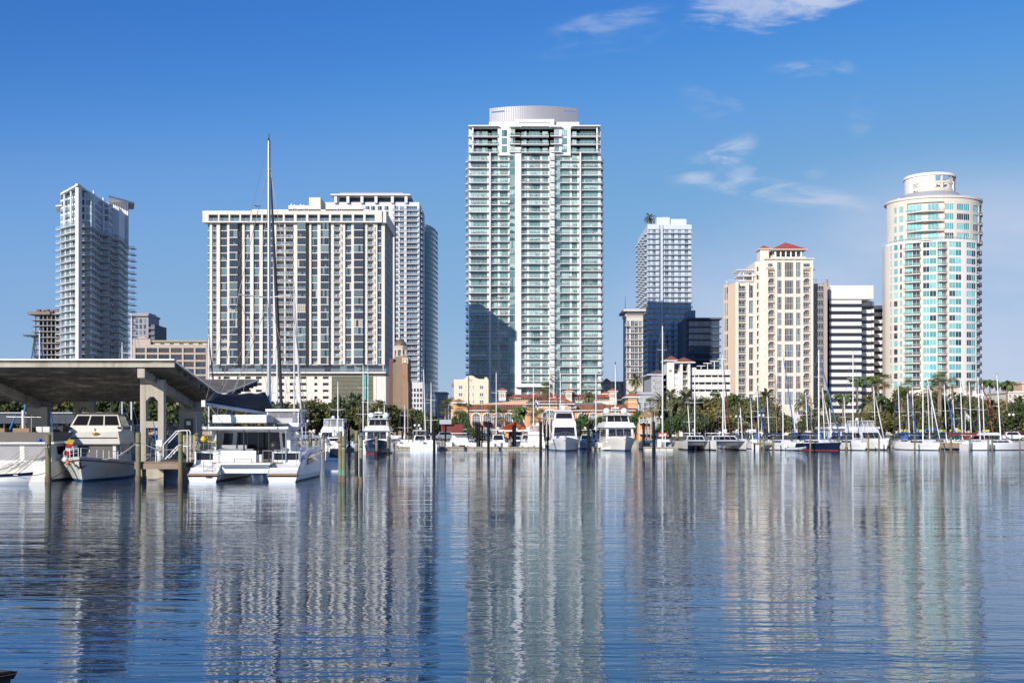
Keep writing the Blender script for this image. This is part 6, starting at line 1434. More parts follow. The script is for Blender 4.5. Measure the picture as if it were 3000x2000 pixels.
    b.prism([(x0-.2, y0), (x0-.2, y1), (x1-.4, y1), (x1, y1-.6), (x1, y0+.4), (x1-.4, y0)], 4.62, 4.78, GEL); b.box(x0, x1-.2, y0+.1, y1-.05, bz+.16, bz+.42, GEL)
    for x_, y_ in ((x0, y0+.1), (x0, y1-.1), (x1-.3, y0+.2), (x1-.3, y1-.1), (x0+1.5, y0+.1)): b.tube((x_, y_, bz+.16), (x_, y_, 4.65), .045, GEL, 6)
    for p, q in (((x0, y0+.1), (x0, y1-.1)), ((x0, y0+.1), (x1-.3, y0+.2)), ((x1-.3, y0+.2), (x1-.3, y1-.1))): v.quad((*p, bz+.4), (*q, bz+.4), (*q, 4.6), (*p, 4.6), CLEARV)
    b.box(x0+1.6, x0+2.1, -2.2, -1.2, bz+.4, bz+1.0, GEL); b.box(x0+.5, x0+1.0, -2.3, -1.1, bz+.4, bz+.75, CANW); b.build('helm_station', o); v.build('clear_enclosure', o)
    b = Wins(); b.add([(1.5, -3.1, 2.4), (4.6, -3.3, 2.3), (6.8, -2.9, 2.9), (6.8, -2.0, 3.55), (1.6, -2.2, 3.45), (1.5, -3.0, 3.1)], [tuple(range(6))], CLEARV); b.add([(1.5, 3.0, 2.0), (4.4, 3.0, 2.0), (4.4, 2.7, 3.4), (1.5, 2.8, 3.4)], [(0, 1, 2, 3)], CLEARV); b.build('side_curtain', o)
    # stairs, rails, ladders, barbecue, davits
    b = MB()
    for s in (1, -1):
        for xx in (-.5, .5): pass
        yy = s*(Bm/2-1.0)
        b.path([(1.1, yy+.7*s, .8), (1.1, yy+.7*s, 1.95), (2.2, yy+.7*s, 2.2)], .025, SS); b.path([(1.1, yy-.75*s, 1.2), (1.1, yy-.75*s, 2.05), (1.1, yy-.2*s, 2.05), (1.1, yy-.2*s, 1.2)], .025, SS)
        for k in range(9): x_ = 2.2+k*1.25; y_ = s*(Bm/2-.12-(max(0, x_-9)*.13)); b.tube((x_, y_, 2.0), (x_, y_, 2.75), .02, SS, 4, cap=False)
        for hz in (2.75, 2.4): b.path([(2.2+k*1.25, s*(Bm/2-.12-max(0, 2.2+k*1.25-9)*.13), hz) for k in range(9)], .016, SS, 4)
    for yy in (2.0, 2.55): b.tube((.25, yy, .56), (.25, yy, 1.35), .025, SS, 5)
    for k in range(3): b.tube((.25, 2.0, .75+k*.25), (.25, 2.55, .75+k*.25), .02, SS, 4)
    b.path([(.4, .6, 1.25), (.3, .6, 1.5), (.3, -.5, 1.5), (.4, -.5, 1.25)], .03, SS)
    for yy in (1.25, -1.35): b.path([(1.25, yy+.3, 1.25), (1.25, yy+.3, 2.0), (1.25, yy-.3, 2.0), (1.25, yy-.3, 1.25)], .025, SS)
    for k in range(5): b.tube((2.4+k*.35, -3.0, 2.1+k*.3), (2.4+k*.35, -2.5, 2.1+k*.3), .025, SS, 4)
    b.tube((2.3, -3.0, 1.9), (4.2, -3.0, 3.5), .025, SS, 4); b.tube((2.3, -2.5, 1.9), (4.2, -2.5, 3.5), .025, SS, 4); b.build('stainless_rail', o)
    b = MB(); b.lathe([(.04, 0), (.25, .1), (.3, .3), (.22, .48), (.001, .55)], DARK, 12, (1.45, -1.75, 2.05)); b.tube((1.45, -1.75, 1.3), (1.45, -1.75, 2.05), .04, SS, 5); b.build('barbecue', o)
    # mast, boom, cover, rigging
    mxx, my = 6.9, -.25; mz = wz(413, Y0+mxx); b = MB(); b.tube((mxx, my, 3.5), (mxx, my, mz), .15, mat('mast_grey', (.56, .57, .58), .3, .06, metal=.4), 12, .11)
    b.tube((mxx-.16, my-.02, 3.5), (mxx-.13, my-.02, mz), .025, mat('mast_track', (.2, .2, .22), .4), 4)
    b.tube((mxx, my, mz), (mxx, my, mz+.5), .03, DARK, 4); b.tube((mxx-.3, my, mz+.1), (mxx+.35, my, mz+.1), .03, DARK, 4); b.tube((mxx-.3, my, mz-.25), (mxx-.3, my, mz+.1), .02, DARK, 4)
    b.build('mast', o)
    b = MB(); sz = wz(872, Y0+mxx); b.tube((mxx, my, sz), (mxx-1.2, my+1.85, sz+.08), .05, MASTA, 6); b.tube((mxx, my, sz), (mxx-1.2, my-1.75, sz+.05), .05, MASTA, 6); b.build('spreader', o)
    b = MB()
    for s, e in ((1, 1.85), (-1, -1.75)):
        sp = Vector((mxx-1.2, my+e, sz+.06)); ch = Vector((mxx-1.6, s*(Bm/2-.15), 2.1)); tp = Vector((mxx, my, mz-1.5)); b.path([ch, sp, tp], .022, WIRE, 4); b.path([ch+Vector((.4, 0, 0)), Vector((mxx, my, sz-.2))], .018, WIRE, 4); b.path([Vector((mxx, my, 6)), sp], .015, WIRE, 4)
    b.path([(mxx, my, mz), (13.2, 0, 2.4)], .025, WIRE, 4); b.path([(mxx-.2, my, mz), (.6, 2.6, 4.9), (.9, 2.6, 3.5)], .016, WIRE, 4); b.path([(mxx, my, mz-4), (5.4, 1.2, 6.0)], .014, ROPE, 4); b.path([(mxx, my, sz), (3.2, 1.5, 5.6)], .014, ROPE, 4); b.path([(mxx, my, sz), (2.0, 2.0, 5.6)], .014, ROPE, 4); b.build('rigging', o)
    b = MB(); a, c = Vector((13.0, 0, 2.8)), Vector((mxx+.5, my, mz-2.2)); b.tube(a, a.lerp(c, .45), .10, CANGR, 8, .15); b.tube(a.lerp(c, .45), c, .15, CANGR, 8, .05); b.build('furled_jib', o)
    b = MB(); e0, e1 = Vector((mxx-.15, my, wz(1212, Y0+mxx))), Vector((.6, 2.65, wz(1182, Y0+.6))); b.tube(e0, e1, .13, MASTA, 8); b.box(e1.x-.1, e1.x+.1, e1.y-.12, e1.y+.12, e1.z-.2, e1.z+.22, GEL); b.build('boom', o)
    b = MB(); rows = []; n = 12
    for k in range(n+1):
        t = k/n; c = e0.lerp(e1, t*.93); hgt = (.5 if k == 0 else 1.45-.85*t**.8)*(.25 if k == n else 1); wd = .3*(1-.4*t); rows.append([(c.x, c.y+wd*cos(2*pi*j/10), c.z+.12+hgt*.5+hgt*.5*sin(2*pi*j/10)+.05*sin(k*1.9)*(j in (2, 3))) for j in range(10)])
    b.grid(rows, CANGR, True, True); b.build('boom_cover', o); b = MB()
    b.path([e1+Vector((0, 0, -.1)), Vector((.9, 2.2, 3.6))], .02, ROPE, 4); b.path([e1+Vector((.2, -.3, -.1)), Vector((1.2, 1.4, 3.6))], .02, ROPE, 4); b.build('mainsheet', o)
    b = MB(); c = Vector((-.07, Bm/2-1.35, .3))
    for k in range(4): b.box(c.x, c.x+.01, c.y-.22+.1*k-.03, c.y-.22+.1*k+.03, .26, .36, DARK)
    b.build('registration_mark', o)
    return o
big_cat()

# ---- left foreground: old trawler, sedan cruiser, dinghy
def old_trawler():
    Y0 = 75; o = thing('trawler', (wx(40, Y0), Y0, 0), 'old ivory trawler with a taupe canvas bulwark at the photograph edge', 'boat', BOAT, pi/2); Bm = 5.2
    o.scale = (1, 1, .73)
    b = MB(); hull(b, 9.5, Bm, 2.3, 1.75, IVORY, BOOTN, wlb=.5, transom=.92); b.box(-.05, 0, -Bm*.46, Bm*.46, 1.5, 1.62, GEL); b.build('hull', o)
    b = MB(); w = Wins(); H = Hexa(b, .5, 6.5, Bm*.44, 1.7, .5, 6.0, Bm*.42, 3.35, IVORY); H.win(w, 'star', .18, .8, .4, .85, 3); H.win(w, 'aft', .12, .55, .1, .9, 1, mat('grey_curtain', (.33, .32, .33), .8)); H.win(w, 'aft', .60, .93, .1, .9, 1, mat('grey_curtain', (.33, .32, .33), .8))
    b.box(.1, 6.8, -Bm*.5, Bm*.5, 3.35, 3.5, GEL); b.build('cabin', o); w.build('window', o)
    b = MB(); b.box(.25, .3, -Bm*.48, Bm*.48, 3.56, 4.4, GREYC); b.box(.3, 5.6, -Bm*.485, -Bm*.475, 3.56, 4.4, GREYC); b.box(.3, 5.6, Bm*.475, Bm*.485, 3.56, 4.4, GREYC); b.build('canvas_bulwark', o)
    b = MB(); b.tube((1.2, -.1, 3.5), (1.2, -.1, 6.4), .09, GEL, 8)
    for y_ in (-.7, .5): b.tube((1.2, -.1, 5.4), (1.2, y_, 3.6), .035, TEAK, 5)
    b.tube((1.2, -1.3, 5.75), (1.2, 1.0, 5.8), .03, SS, 5); b.tube((.8, -.8, 3.5), (.9, -.8, 5.9), .03, SS, 4); b.build('short_mast', o)
    b = MB(); b.lathe([(.05, 0), (.3, .06), (.32, .14), (.1, .2)], GEL, 10, (.6, 1.95, 5.6)); b.tube((.6, 1.95, 3.5), (.6, 1.95, 5.6), .05, GEL, 6); b.build('radar_post', o)
    b = MB(); b.box(1.0, 1.5, -.6, .5, 4.2, 4.75, TEAK); b.box(1.6, 2.2, -1.7, -.8, 4.3, 4.9, CANW); b.box(.9, 1.4, 1.0, 1.4, 4.3, 4.75, TEAK); b.box(2.6, 3.6, -2.2, -1.5, 4.2, 5.0, CANGR); b.build('deck_gear', o)
    b = MB()
    for k in range(9): p = Vector((.1, -1.9, 2.6)); b.tube(p.lerp(Vector((-.2, .9, 1.2)), k/9*0), Vector((-.3, 1.6-.25*k, .9+.12*(k % 3))), .018, ROPE, 3)
    b.build('rope', o)
    b = MB(); b.tube((1.0, 1.0, 3.6), (2.1, .75, 6.0), .09, SKYB, 6, .06); b.build('furled_awning', o)
    for k in range(2):
        b = MB(); y_ = -1.6-.45*k; b.lathe([(.14, -.12), (.16, 0), (.14, .14)], mat('blue_lantern', (.03, .08, .35), .4), 8, (.2, y_, 3.64)); b.build('deck_lantern', o)
old_trawler()
def sedan():
    Y0 = 73.2; a = radians(-79); L, Bm = 12.5, 4.4; o = thing('motor_yacht', (wx(232, Y0)-cos(a)*L, Y0-sin(a)*L, 0), 'ivory sedan cruiser bow-on under the shed with black-screened flying bridge windows', 'motor yacht', BOAT, a)
    o.scale = (1, 1, .75)
    b = MB(); f = hull(b, L, Bm, 2.15, 1.35, IVORY, BOOTB, wlb=.18, rake=1.5, band=IVORY); b.build('hull', o)
    b = MB(); rub = [f(t/12) for t in range(13)]
    for s in (1, -1): b.path([(x, y*s*1.01, z_-.22) for x, y, z_ in rub], .05, NAVY, 5); b.path([(x, y*s*1.0, z_+.02) for x, y, z_ in rub], .06, GEL, 5)
    b.build('rub_rail', o)
    b = MB(); w = Wins(); H = Hexa(b, 2.4, 8.6, (1.9, 1.7), 1.5, 2.4, 7.4, (1.75, 1.5), 3.2, IVORY); H.win(w, 'fore', .04, .96, .2, .92, 1, GREYC); H.win(w, 'port', .1, .9, .4, .9, 3); H.win(w, 'star', .1, .9, .4, .9, 3)
    H2 = Hexa(b, 1.6, 7.9, (2.05, 1.85), 3.2, 1.8, 6.6, (1.9, 1.55), 4.35, IVORY); H2.win(w, 'fore', 0, 1, .42, .5, 1, DARK); b.box(5.6, 6.5, -1.5, 1.5, 4.35, 4.8, IVORY); b.box(1.6, 6.55, -1.75, 1.75, 4.35, 4.55, IVORY)
    H3 = Hexa(b, 1.8, 6.2, 1.7, 4.75, 2.2, 5.3, 1.35, 5.95, IVORY); H3.win(w, 'fore', .02, .98, .12, .86, 3, None, .10); H3.win(w, 'port', .04, .96, .12, .86, 3, None, .1); H3.win(w, 'star', .04, .96, .12, .86, 3, None, .1)
    Hexa(b, 1.9, 5.45, 1.45, 5.95, 2.4, 4.9, .9, 6.12, GREYC); b.tube((6.6, 0, 4.4), (6.6, 0, 4.65), .04, SS, 5); b.build('superstructure', o); w.build('window', o)
    b = MB(); b.lathe([(.14, 0), (.2, .12), (.2, .22), (.001, .25)], mat('brass', (.5, .35, .08), .3, metal=.7), 10, (7.0, .1, 4.0)); b.build('spotlight', o)
    b = MB(); rails(b, f, .5, .99, .8, 9, GEL, .025); b.build('bow_rail', o)
    b = MB(); b.path([(12.3, 0, 2.05), (12.15, 0, 1.5), (11.9, 0, 1.2)], .07, DARK, 6); b.path([(12.0, -.35, 1.45), (11.85, 0, 1.15), (12.0, .35, 1.45)], .05, DARK, 5); b.build('anchor', o)
    b = MB(); b.lathe([(.001, -.2), (.12, -.15), (.15, 0), (.12, .15), (.001, .2)], mat('orange_fender', (.6, .16, .05), .5), 10, (12.15, -.75, 1.65)); b.build('fender', o); b = MB(); b.lathe([(.001, -.25), (.15, -.18), (.18, 0), (.15, .18), (.001, .25)], GEL, 10, (11.9, -.95, 1.95)); b.build('fender', o)
    b = MB(); outboard(b, (8.6, -1.0, 2.5)); b.lathe([(.2, -.2), (.34, 0), (.3, .25), (.001, .35)], GEL, 10, (8.7, -1.2, 2.75)); outboard(b, (8.2, -2.05, 1.3)); b.build('stowed_outboard', o)
    fl = MB(); c = Vector((10.9, -.85, 2.1)); fl.tube(c, c+Vector((0, 0, 1.7)), .025, SS, 5)
    red, yel = mat('flag_red', (.5, .03, .04), .8), mat('flag_yellow', (.65, .42, .04), .8)
    for k, (m, z0, z1) in enumerate(((red, .1, .5), (mat('flag_white', (.7, .7, .68), .8), .5, .75), (red, .75, 1.1), (yel, 1.1, 1.5))): fl.add([c+Vector((.03, .05*k, z0)), c+Vector((.15, -.30, z0+.1)), c+Vector((.12, -.30+.08*k, z1+.08)), c+Vector((.03, .1*k, z1))], [(0, 1, 2, 3)], m)
    fl.build('flag_bundle', o)
sedan()
def dinghy():
    Y0 = 70.5; a = radians(-4); L = 3.9; o = thing('dinghy', (wx(100, Y0)-L, Y0+.2, 0), 'small navy and white dinghy with mooring lines beside the old trawler', 'dinghy', BOAT, a)
    b = MB(); hull(b, L, 1.55, .78, .58, GEL, BGREY, deck=mat('dinghy_floor', (.4, .4, .4), .8), wlb=.6, rake=.35, band=NAVY); b.build('hull', o)
    b = MB(); [b.box(x_, x_+.3, -.6, .6, .55, .6, TEAK) for x_ in (.5, 1.7)]; b.build('thwart', o)
    b = MB()
    for k in range(5): b.wire((.4+k*.5, .2, .6), (2.4, 2.2, 2.3-.2*k), .12, .016, ROPE)
    b.path([(.9, 0, .6), (.9, .1, 1.5), (1.3, .4, 1.6)], .03, SS); b.path([(1.4, .2, .6), (1.45, .2, 1.4)], .03, SS); b.build('rope', o)
    b = MB(); b.box(3.0, 3.28, -.74, -.735, .6, .64, GEL); b.build('registration_mark', o)
dinghy()

# ---- boats across the basin
motor_yacht(955, 178, -90, 14, 4.8, 'white flying-bridge yacht with a thin hardtop just beyond the big catamaran', style='sedan', fb=1.9, boot=BOOTN)
motor_yacht(1095, 156, -88, 13, 3.9, 'navy-hulled pilothouse trawler with two white radar domes, bow towards the water', NAVY, BOOTR, 'trawler', fb=2.1)
motor_yacht(1224, 187, 88, 9.5, 3.0, 'white cruiser showing a bright blue cockpit screen beside the black steel pile', style='express', front=False, fb=1.4, boot=BOOTN)
o = boat('canvas_skiff', 1224, 186.8, 88, 'blue-screened enclosure on the stern of a white cruiser') if 0 else None
motor_yacht(1459, 190, 90, 9, 3.0, 'white cruiser with one wide dark stern window behind the club floating dock', style='express', front=False, fb=1.5)
motor_yacht(1515, 198, 90, 8, 2.6, 'small white cruiser under the orange boathouse roof', style='express', front=False, fb=1.3)
motor_yacht(1540, 194, -95, 8.5, 2.8, 'white runabout moored bow-out beside the boathouse posts', style='express', fb=1.5)
motor_yacht(1572, 190, 92, 11, 3.4, 'white flybridge cruiser tied left of the white fishing yacht', style='sedan', front=False, fb=1.5)
motor_yacht(1657, 177, -91, 17.5, 5.0, 'tall white fishing yacht with two black wraparound windows', style='fish', fb=2.25)
motor_yacht(1720, 196, -90, 9, 2.8, 'small white cruiser between the fishing yacht and a black pile', style='express', fb=1.5)
motor_yacht(1756, 192, -88, 9.5, 2.7, 'small white-topped boat with a dark navy bow behind the domed yacht', NAVY, BOOTN, 'express', fb=1.6)
motor_yacht(1834, 178, -86, 16, 5.4, 'cream motor yacht carrying big white radar domes over blue windscreens', IVORY, BOOTB, 'trawler', fb=2.35, upper=GEL)
motor_yacht(2606, 186, -74, 12.5, 4.6, 'white motor yacht with a glazed flying bridge among the sailboats', style='sedan', fb=2.0, boot=BOOTN)
motor_yacht(975, 92, 94, 5.5, 1.6, 'white skiff showing its flank past the big catamaran bow', style='express', front=False, fb=.9, fs=.8)
catamaran(1352, 201, 90, 10.5, 4.4, 'grey-sided catamaran seen from astern behind the club floating dock')
catamaran(2046, 186, -93, 11, 4.6, 'smaller of the two bow-on catamarans, with a tan mast beside it', 1088)
catamaran(2143, 184, -88, 12.5, 6.5, 'larger bow-on catamaran with louvred cabin front and slung net', 1032, cover=CANGR, jib=CANR)
def skiff(px, Y, hd, L, label, m=BGREY):
    a = radians(hd); o = thing('inflatable_dinghy', (wx(px, Y), Y, 0), label, 'dinghy', None, a); b = MB()
    for s in (1, -1): b.path([(0, s*.6, .3), (L*.65, s*.6, .32), (L*.9, s*.35, .42), (L, 0, .5)], .2, m, 8)
    b.build('tube', o); b = MB(); b.box(0, L*.8, -.5, .5, .1, .25, GREY); b.box(.05, .15, -.6, .6, .1, .6, GREY); b.build('floor', o); b = MB(); outboard(b, (.0, 0, .4)); b.build('outboard', o)
skiff(2306, 183, -25, 2.9, 'grey inflatable dinghy tied under the white sailboat bow', BGREY); skiff(1760, 184, 0, 2.8, 'white inflatable dinghy on the dock by the domed yacht', GEL)
SB = sailboat
SB(1941, 190, -82, 14.5, 'tallest club sailboat with a thick silver mast beside the SPYC sign', 955, BGREY, cover=CANN, dodger=None, spread=3, r=.14, mm=MASTA, mx=.6, bimini=False)
SB(2294, 189, -78, 11, 'white sailboat with black canvas shelter and a tall pale mast', 1031, dodger=CANGR, jib=CANB, r=.1)
SB(2399, 187, -66, 12.5, 'navy-hulled sailboat with navy dodger and the tallest mast of its row', 1025, NAVY, BOOTR, jib=CANB, spread=2, r=.13)
SB(2499, 188, -80, 11, 'white sailboat with dark blue cockpit canvas in front of the marina office', 1032, spread=2, r=.1, jib=None)
SB(2704, 188, -74, 10.5, 'white sailboat with long navy sail cover below the round tower', 1040, cover=CANN, r=.11, jib=CANW)
SB(2872, 193, -20, 10, 'white sailboat with burgundy sail cover behind the timber dock', 1105, cover=CANR, dodger=CANR, jib=CANR, rake=.4, r=.11)
SB(2932, 188, 8, 11.5, 'long white sailboat lying broadside at the end of the row', 1098, cover=CANW, dodger=None, rake=.7, r=.11, bimini=False)
back = [(2022, 1188, 'short white mast', GEL, CANN, None, MASTW), (2127, 1160, 'white mast crossing a tan furled sail', GEL, CANT, CANT, MASTW), (2175, 1193, 'short mast under the condo balconies', GEL, CANN, None, MASTW), (2205, 1160, 'white mast with low crosstrees', GEL, CANGR, None, MASTW), (2224, 1130, 'mast with bright blue furled sail', GEL, CANB, CANB, MASTW), (2254, 1162, 'mast with dark navy furled sail', GEL, CANN, CANN, MASTW),
 (2277, 1100, 'varnished tan mast', IVORY, CANT, None, MASTT), (2330, 1150, 'thin white mast at the condo door', GEL, CANN, None, MASTW), (2367, 1150, 'white mast with blue furled sail at the condo', GEL, CANB, CANB, MASTW), (2381, 1165, 'tan wooden mast beside the navy hull', IVORY, CANT, None, MASTT), (2416, 1135, 'white mast just right of the tallest one', GEL, CANB, CANW, MASTW), (2437, 1195, 'short mast before the dark palm gap', GEL, CANB, None, MASTW), (2479, 1162, 'white mast with wide crosstrees at the striped office', GEL, CANN, None, MASTW),
 (2513, 1112, 'black mast before the striped office', NAVY, CANN, None, MASTK), (2566, 1133, 'white mast behind the motor yacht', GEL, CANT, CANW, MASTW), (2638, 1132, 'white mast right of the motor yacht', GEL, CANB, CANN, MASTW), (2665, 1153, 'white mast with a bright blue furled sail under the oaks', GEL, CANB, CANB, MASTW), (2679, 1135, 'white mast with a purple-grey furled sail', GEL, CANN, mat('purple_canvas', (.16, .12, .26), .8), MASTW), (2724, 1130, 'white mast close beside the tallest under the round tower', GEL, CANN, None, MASTW), (2734, 1142, 'thin mast among the white stripe palms', GEL, CANG, None, MASTW),
 (2773, 1127, 'white mast with a blue and white furled sail', GEL, CANN, CANB, MASTW), (2798, 1170, 'short mast below the white stripe of the tower', GEL, CANG, None, MASTW), (2820, 1112, 'white mast with green sail cover by the timber dock', GEL, CANG, None, MASTW), (2846, 1120, 'thick white mast at the shaded tower edge', GEL, CANR, None, MASTW), (2884, 1122, 'white mast with a dark red furled sail', GEL, CANR, mat('red_canvas', (.30, .05, .03), .8), MASTW)]
for k, (px, yt, d_, hm, cv, jb, mm) in enumerate(back):
    hd = -90 if k % 2 == 0 else 90; SB(px, 199+(k*5) % 11, hd, 9+(k % 3), 'back-row sailboat, '+d_, yt, hm, cover=cv, dodger=cv if k % 3 else None, jib=jb, mm=mm, r=.10, tx=-.4 if hd < 0 else .4, mx=.5+.04*(k % 3))
mid = [(990, 1117, 176, 90, 'sailboat with a white mast rising behind the flying-bridge yacht'), (1064, 1071, 190, 90, 'sailboat with a tall white mast left of the teal banner'), (1078, 1078, 194, -90, 'sailboat with a white mast just right of the teal banner'), (1126, 1180, 196, -90, 'sailboat with a short thin mast right of the navy trawler'), (1195, 1120, 195, 90, 'sailboat with a varnished mast before the clock turret'), (1186, 1187, 198, -90, 'sailboat with the shortest mast by the clock turret'),
 (1247, 1082, 192, -90, 'sailboat with a raked white mast below the curved glass tower'), (1263, 1121, 190, 90, 'dark-canvas sailboat with a thick white mast beside the black pile'), (1373, 1103, 202, 90, 'sailboat with a thin dark mast before the cream hotel'), (1454, 1092, 197, -90, 'sailboat with a white mast in front of the shaded tower corner'), (1563, 1080, 200, 90, 'sailboat with a white mast left of the flagpole'), (1635, 1086, 198, -90, 'sailboat with a thin black mast before the club pavilion'), (1642, 1092, 201, 90, 'sailboat with a white mast next to the thin black one'), (1746, 1090, 195, -90, 'sailboat with a blue cover at its mast foot right of the fishing yacht'), (1803, 1066, 200, 90, 'sailboat with the tall white mast topped by a bird above the domed yacht')]
for k, (px, yt, Y, hd, lab) in enumerate(mid): SB(px, Y, hd, 10.5, lab, yt, cover=(CANN, CANW, CANB, CANGR)[k % 4], dodger=CANN if k % 3 == 0 else None, mm={1195: MASTT, 1373: MASTK, 1635: MASTK}.get(px, MASTW), r=.10, spread=1+k % 2, tx=(.35 if hd > 0 else -.35) if px == 1247 else 0, mx=.55)
SB(385, 118, -90, 11, 'sailboat whose white mast tops the shed roof nearest the pink hotel', 918, mm=MASTW, spread=2); SB(116, 122, 90, 10, 'sailboat whose mast tops the shed roof below the unfinished tower', 968, jib=CANB); SB(358, 126, 90, 10, 'sailboat whose short grey mast shows over the shed roof', 1004, mm=MASTA)
SB(100, 130, -90, 9, 'sailboat with a stubby dark mast over the shed roof', 985, mm=MASTK, jib=SKYB); SB(862, 108, 90, 11, 'sailboat with a wire-wrapped mast behind the big catamaran', 845, mm=MASTA, spread=2, jib=CANW); SB(812, 104, 90, 9, 'sailboat with a short white mast beside the big catamaran helm', 1000)
SB(612, 112, 90, 10, 'sailboat with a slim mast at the left corner of the slab tower', 980, jib=CANR, mm=MASTA)
for px, Y, hd, L, lab, st in ((60, 92, 90, 10, 'dark-covered motor boat in shadow inside the shed behind the trawler', 'sedan'), (330, 96, 90, 10, 'shaded cruiser deep inside the shed beyond the sedan cruiser', 'sedan'), (560, 92, 88, 9, 'grey covered cruiser stored behind the electrical cabinet', 'express'), (500, 100, 90, 10, 'shaded motor yacht behind the two-legged concrete column', 'sedan')):
    motor_yacht(px, Y, hd, L, 3.6, lab, NAVY if 'dark' in lab else BGREY, BOOTN, st, front=False, fb=1.5, upper=BGREY)

# ---- concrete boat shed with a butterfly roof
def shed():
    XR, XL = -22.1, -64.0; o = thing('boat_shed', (XR, 75, 0), 'open concrete boat shed with a folded butterfly roof over the moored boats', 'boat shed')
    P = lambda x, y, z_: (x-XR, y-75, z_)
    def plate(y0, z0, y1, z1, name):
        b = MB(); t_ = .22
        v = [P(XL, y0, z0), P(XR, y0, z0), P(XR, y1, z1), P(XL, y1, z1), P(XL, y0, z0-t_), P(XR, y0, z0-t_), P(XR, y1, z1-t_), P(XL, y1, z1-t_)]
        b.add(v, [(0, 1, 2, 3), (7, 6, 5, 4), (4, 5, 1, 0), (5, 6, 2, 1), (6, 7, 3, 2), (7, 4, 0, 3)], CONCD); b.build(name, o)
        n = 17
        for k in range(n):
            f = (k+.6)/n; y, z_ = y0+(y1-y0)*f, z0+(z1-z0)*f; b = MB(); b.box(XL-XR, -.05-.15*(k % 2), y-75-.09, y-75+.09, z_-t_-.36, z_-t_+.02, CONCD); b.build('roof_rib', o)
    plate(75.1, 7.88, 86.6, 6.05, 'roof_slab'); plate(99.8, 7.75, 87.0, 6.05, 'roof_slab')
    b = MB(); b.box(XL-XR, .02, -.25, .35, 7.9, 8.0, mat('white_flashing', (.72, .71, .68), .6, .06)); b.build('roof_flashing', o)
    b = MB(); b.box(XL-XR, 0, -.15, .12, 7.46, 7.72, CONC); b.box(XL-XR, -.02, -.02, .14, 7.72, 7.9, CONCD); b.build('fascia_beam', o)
    b = MB(); b.quad(P(XR+.02, 75, 7.9), P(XR+.02, 86.6, 6.1), P(XR+.02, 86.6, 5.98), P(XR+.02, 75, 7.78), ALU); b.quad(P(XR+.02, 87, 6.1), P(XR+.02, 99.8, 7.82), P(XR+.02, 99.8, 7.68), P(XR+.02, 87, 5.98), ALU); b.box(-1.5, .6, 11.3, 12.3, 5.75, 6.12, ALU); b.build('edge_gutter', o)
    for X in (-24.35, -35.9, -47.5, -59):
        for y0, z0, y1, z1 in ((75.05, 7.4, 86.6, 5.85), (99.6, 7.3, 86.9, 5.85)):
            b = MB(); yy = [y0, y1, y1, y0+(y1-y0)*.22, y0]; zz_ = [z0, z1, 4.95, 6.45, z0-.62]
            b.add([P(X-.24, y, q) for y, q in zip(yy, zz_)]+[P(X+.24, y, q) for y, q in zip(yy, zz_)], [(0, 1, 2, 3, 4), (9, 8, 7, 6, 5)]+[((i+1) % 5, i, 5+i, 5+(i+1) % 5) for i in range(5)], CONC); b.build('cantilever_beam', o)
        for yc, zt in ((77.6, 6.75), (86.7, 5.1), (96.2, 6.4)):
            b = MB(); w_ = .79; q = yc-75; x = X-XR
            for s in (1, -1): b.box(x+s*w_-.19-.19*s, x+s*w_+.19-.19*s, q-.3, q+.3, -1.5, zt-.0, CONC)
            i0, i1 = x-w_+.38, x+w_-.38
            b.box(i0, i1, q-.29, q+.29, zt-1.15, zt, CONC)
            for s, e in ((1, i0), (-1, i1)): b.add([(e, q-.28, zt-1.15), (e+s*.28, q-.28, zt-1.15), (e, q-.28, zt-1.45), (e, q+.28, zt-1.15), (e+s*.28, q+.28, zt-1.15), (e, q+.28, zt-1.45)], [(0, 1, 2), (5, 4, 3), (1, 4, 5, 2), (0, 3, 4, 1)], CONC)
            b.box(i0, i1, q-.29, q+.29, 3.5, 3.95, CONC); b.box(i0, i1, q-.29, q+.29, -1.5, 1.2, CONC)
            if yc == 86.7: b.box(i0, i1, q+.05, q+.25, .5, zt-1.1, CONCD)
            b.build('column', o)
shed()
B = Bld('covered_slip', 60, 135, 'long dark blue slip roof seen low behind the shed columns', 'canopy', 0)
u, z, A = B.lx, B.lz, B.face(); DB = mat('slate_blue_roof', (.05, .06, .085), .7, .15); A.box(u(-250), u(300), 0, 8, z(1240), z(1211), DB); A.box(u(-250), u(302), -.3, 8.3, z(1211), z(1207), GREY)
for k in range(9): A.box(u(-240+k*62), u(-237+k*62), .2, .5, -1, z(1240), DARK)
B.finish()
cb = thing('electrical_cabinet', (wx(557, 85.6), 85.6, 1.0), 'beige electrical cabinet with a conduit loop on the inner shed column', 'cabinet')
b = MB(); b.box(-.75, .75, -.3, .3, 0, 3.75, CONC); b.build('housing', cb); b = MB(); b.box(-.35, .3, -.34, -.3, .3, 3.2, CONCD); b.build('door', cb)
b = MB(); b.path([(-.3, -.38, 3.5), (.3, -.38, 3.5), (.55, -.38, 3.3), (.58, -.38, .2)], .05, ALU); b.build('conduit', cb); b = MB(); b.box(-.15, .15, -.45, -.34, 2.7, 3.0, ALU); b.build('floodlight', cb)

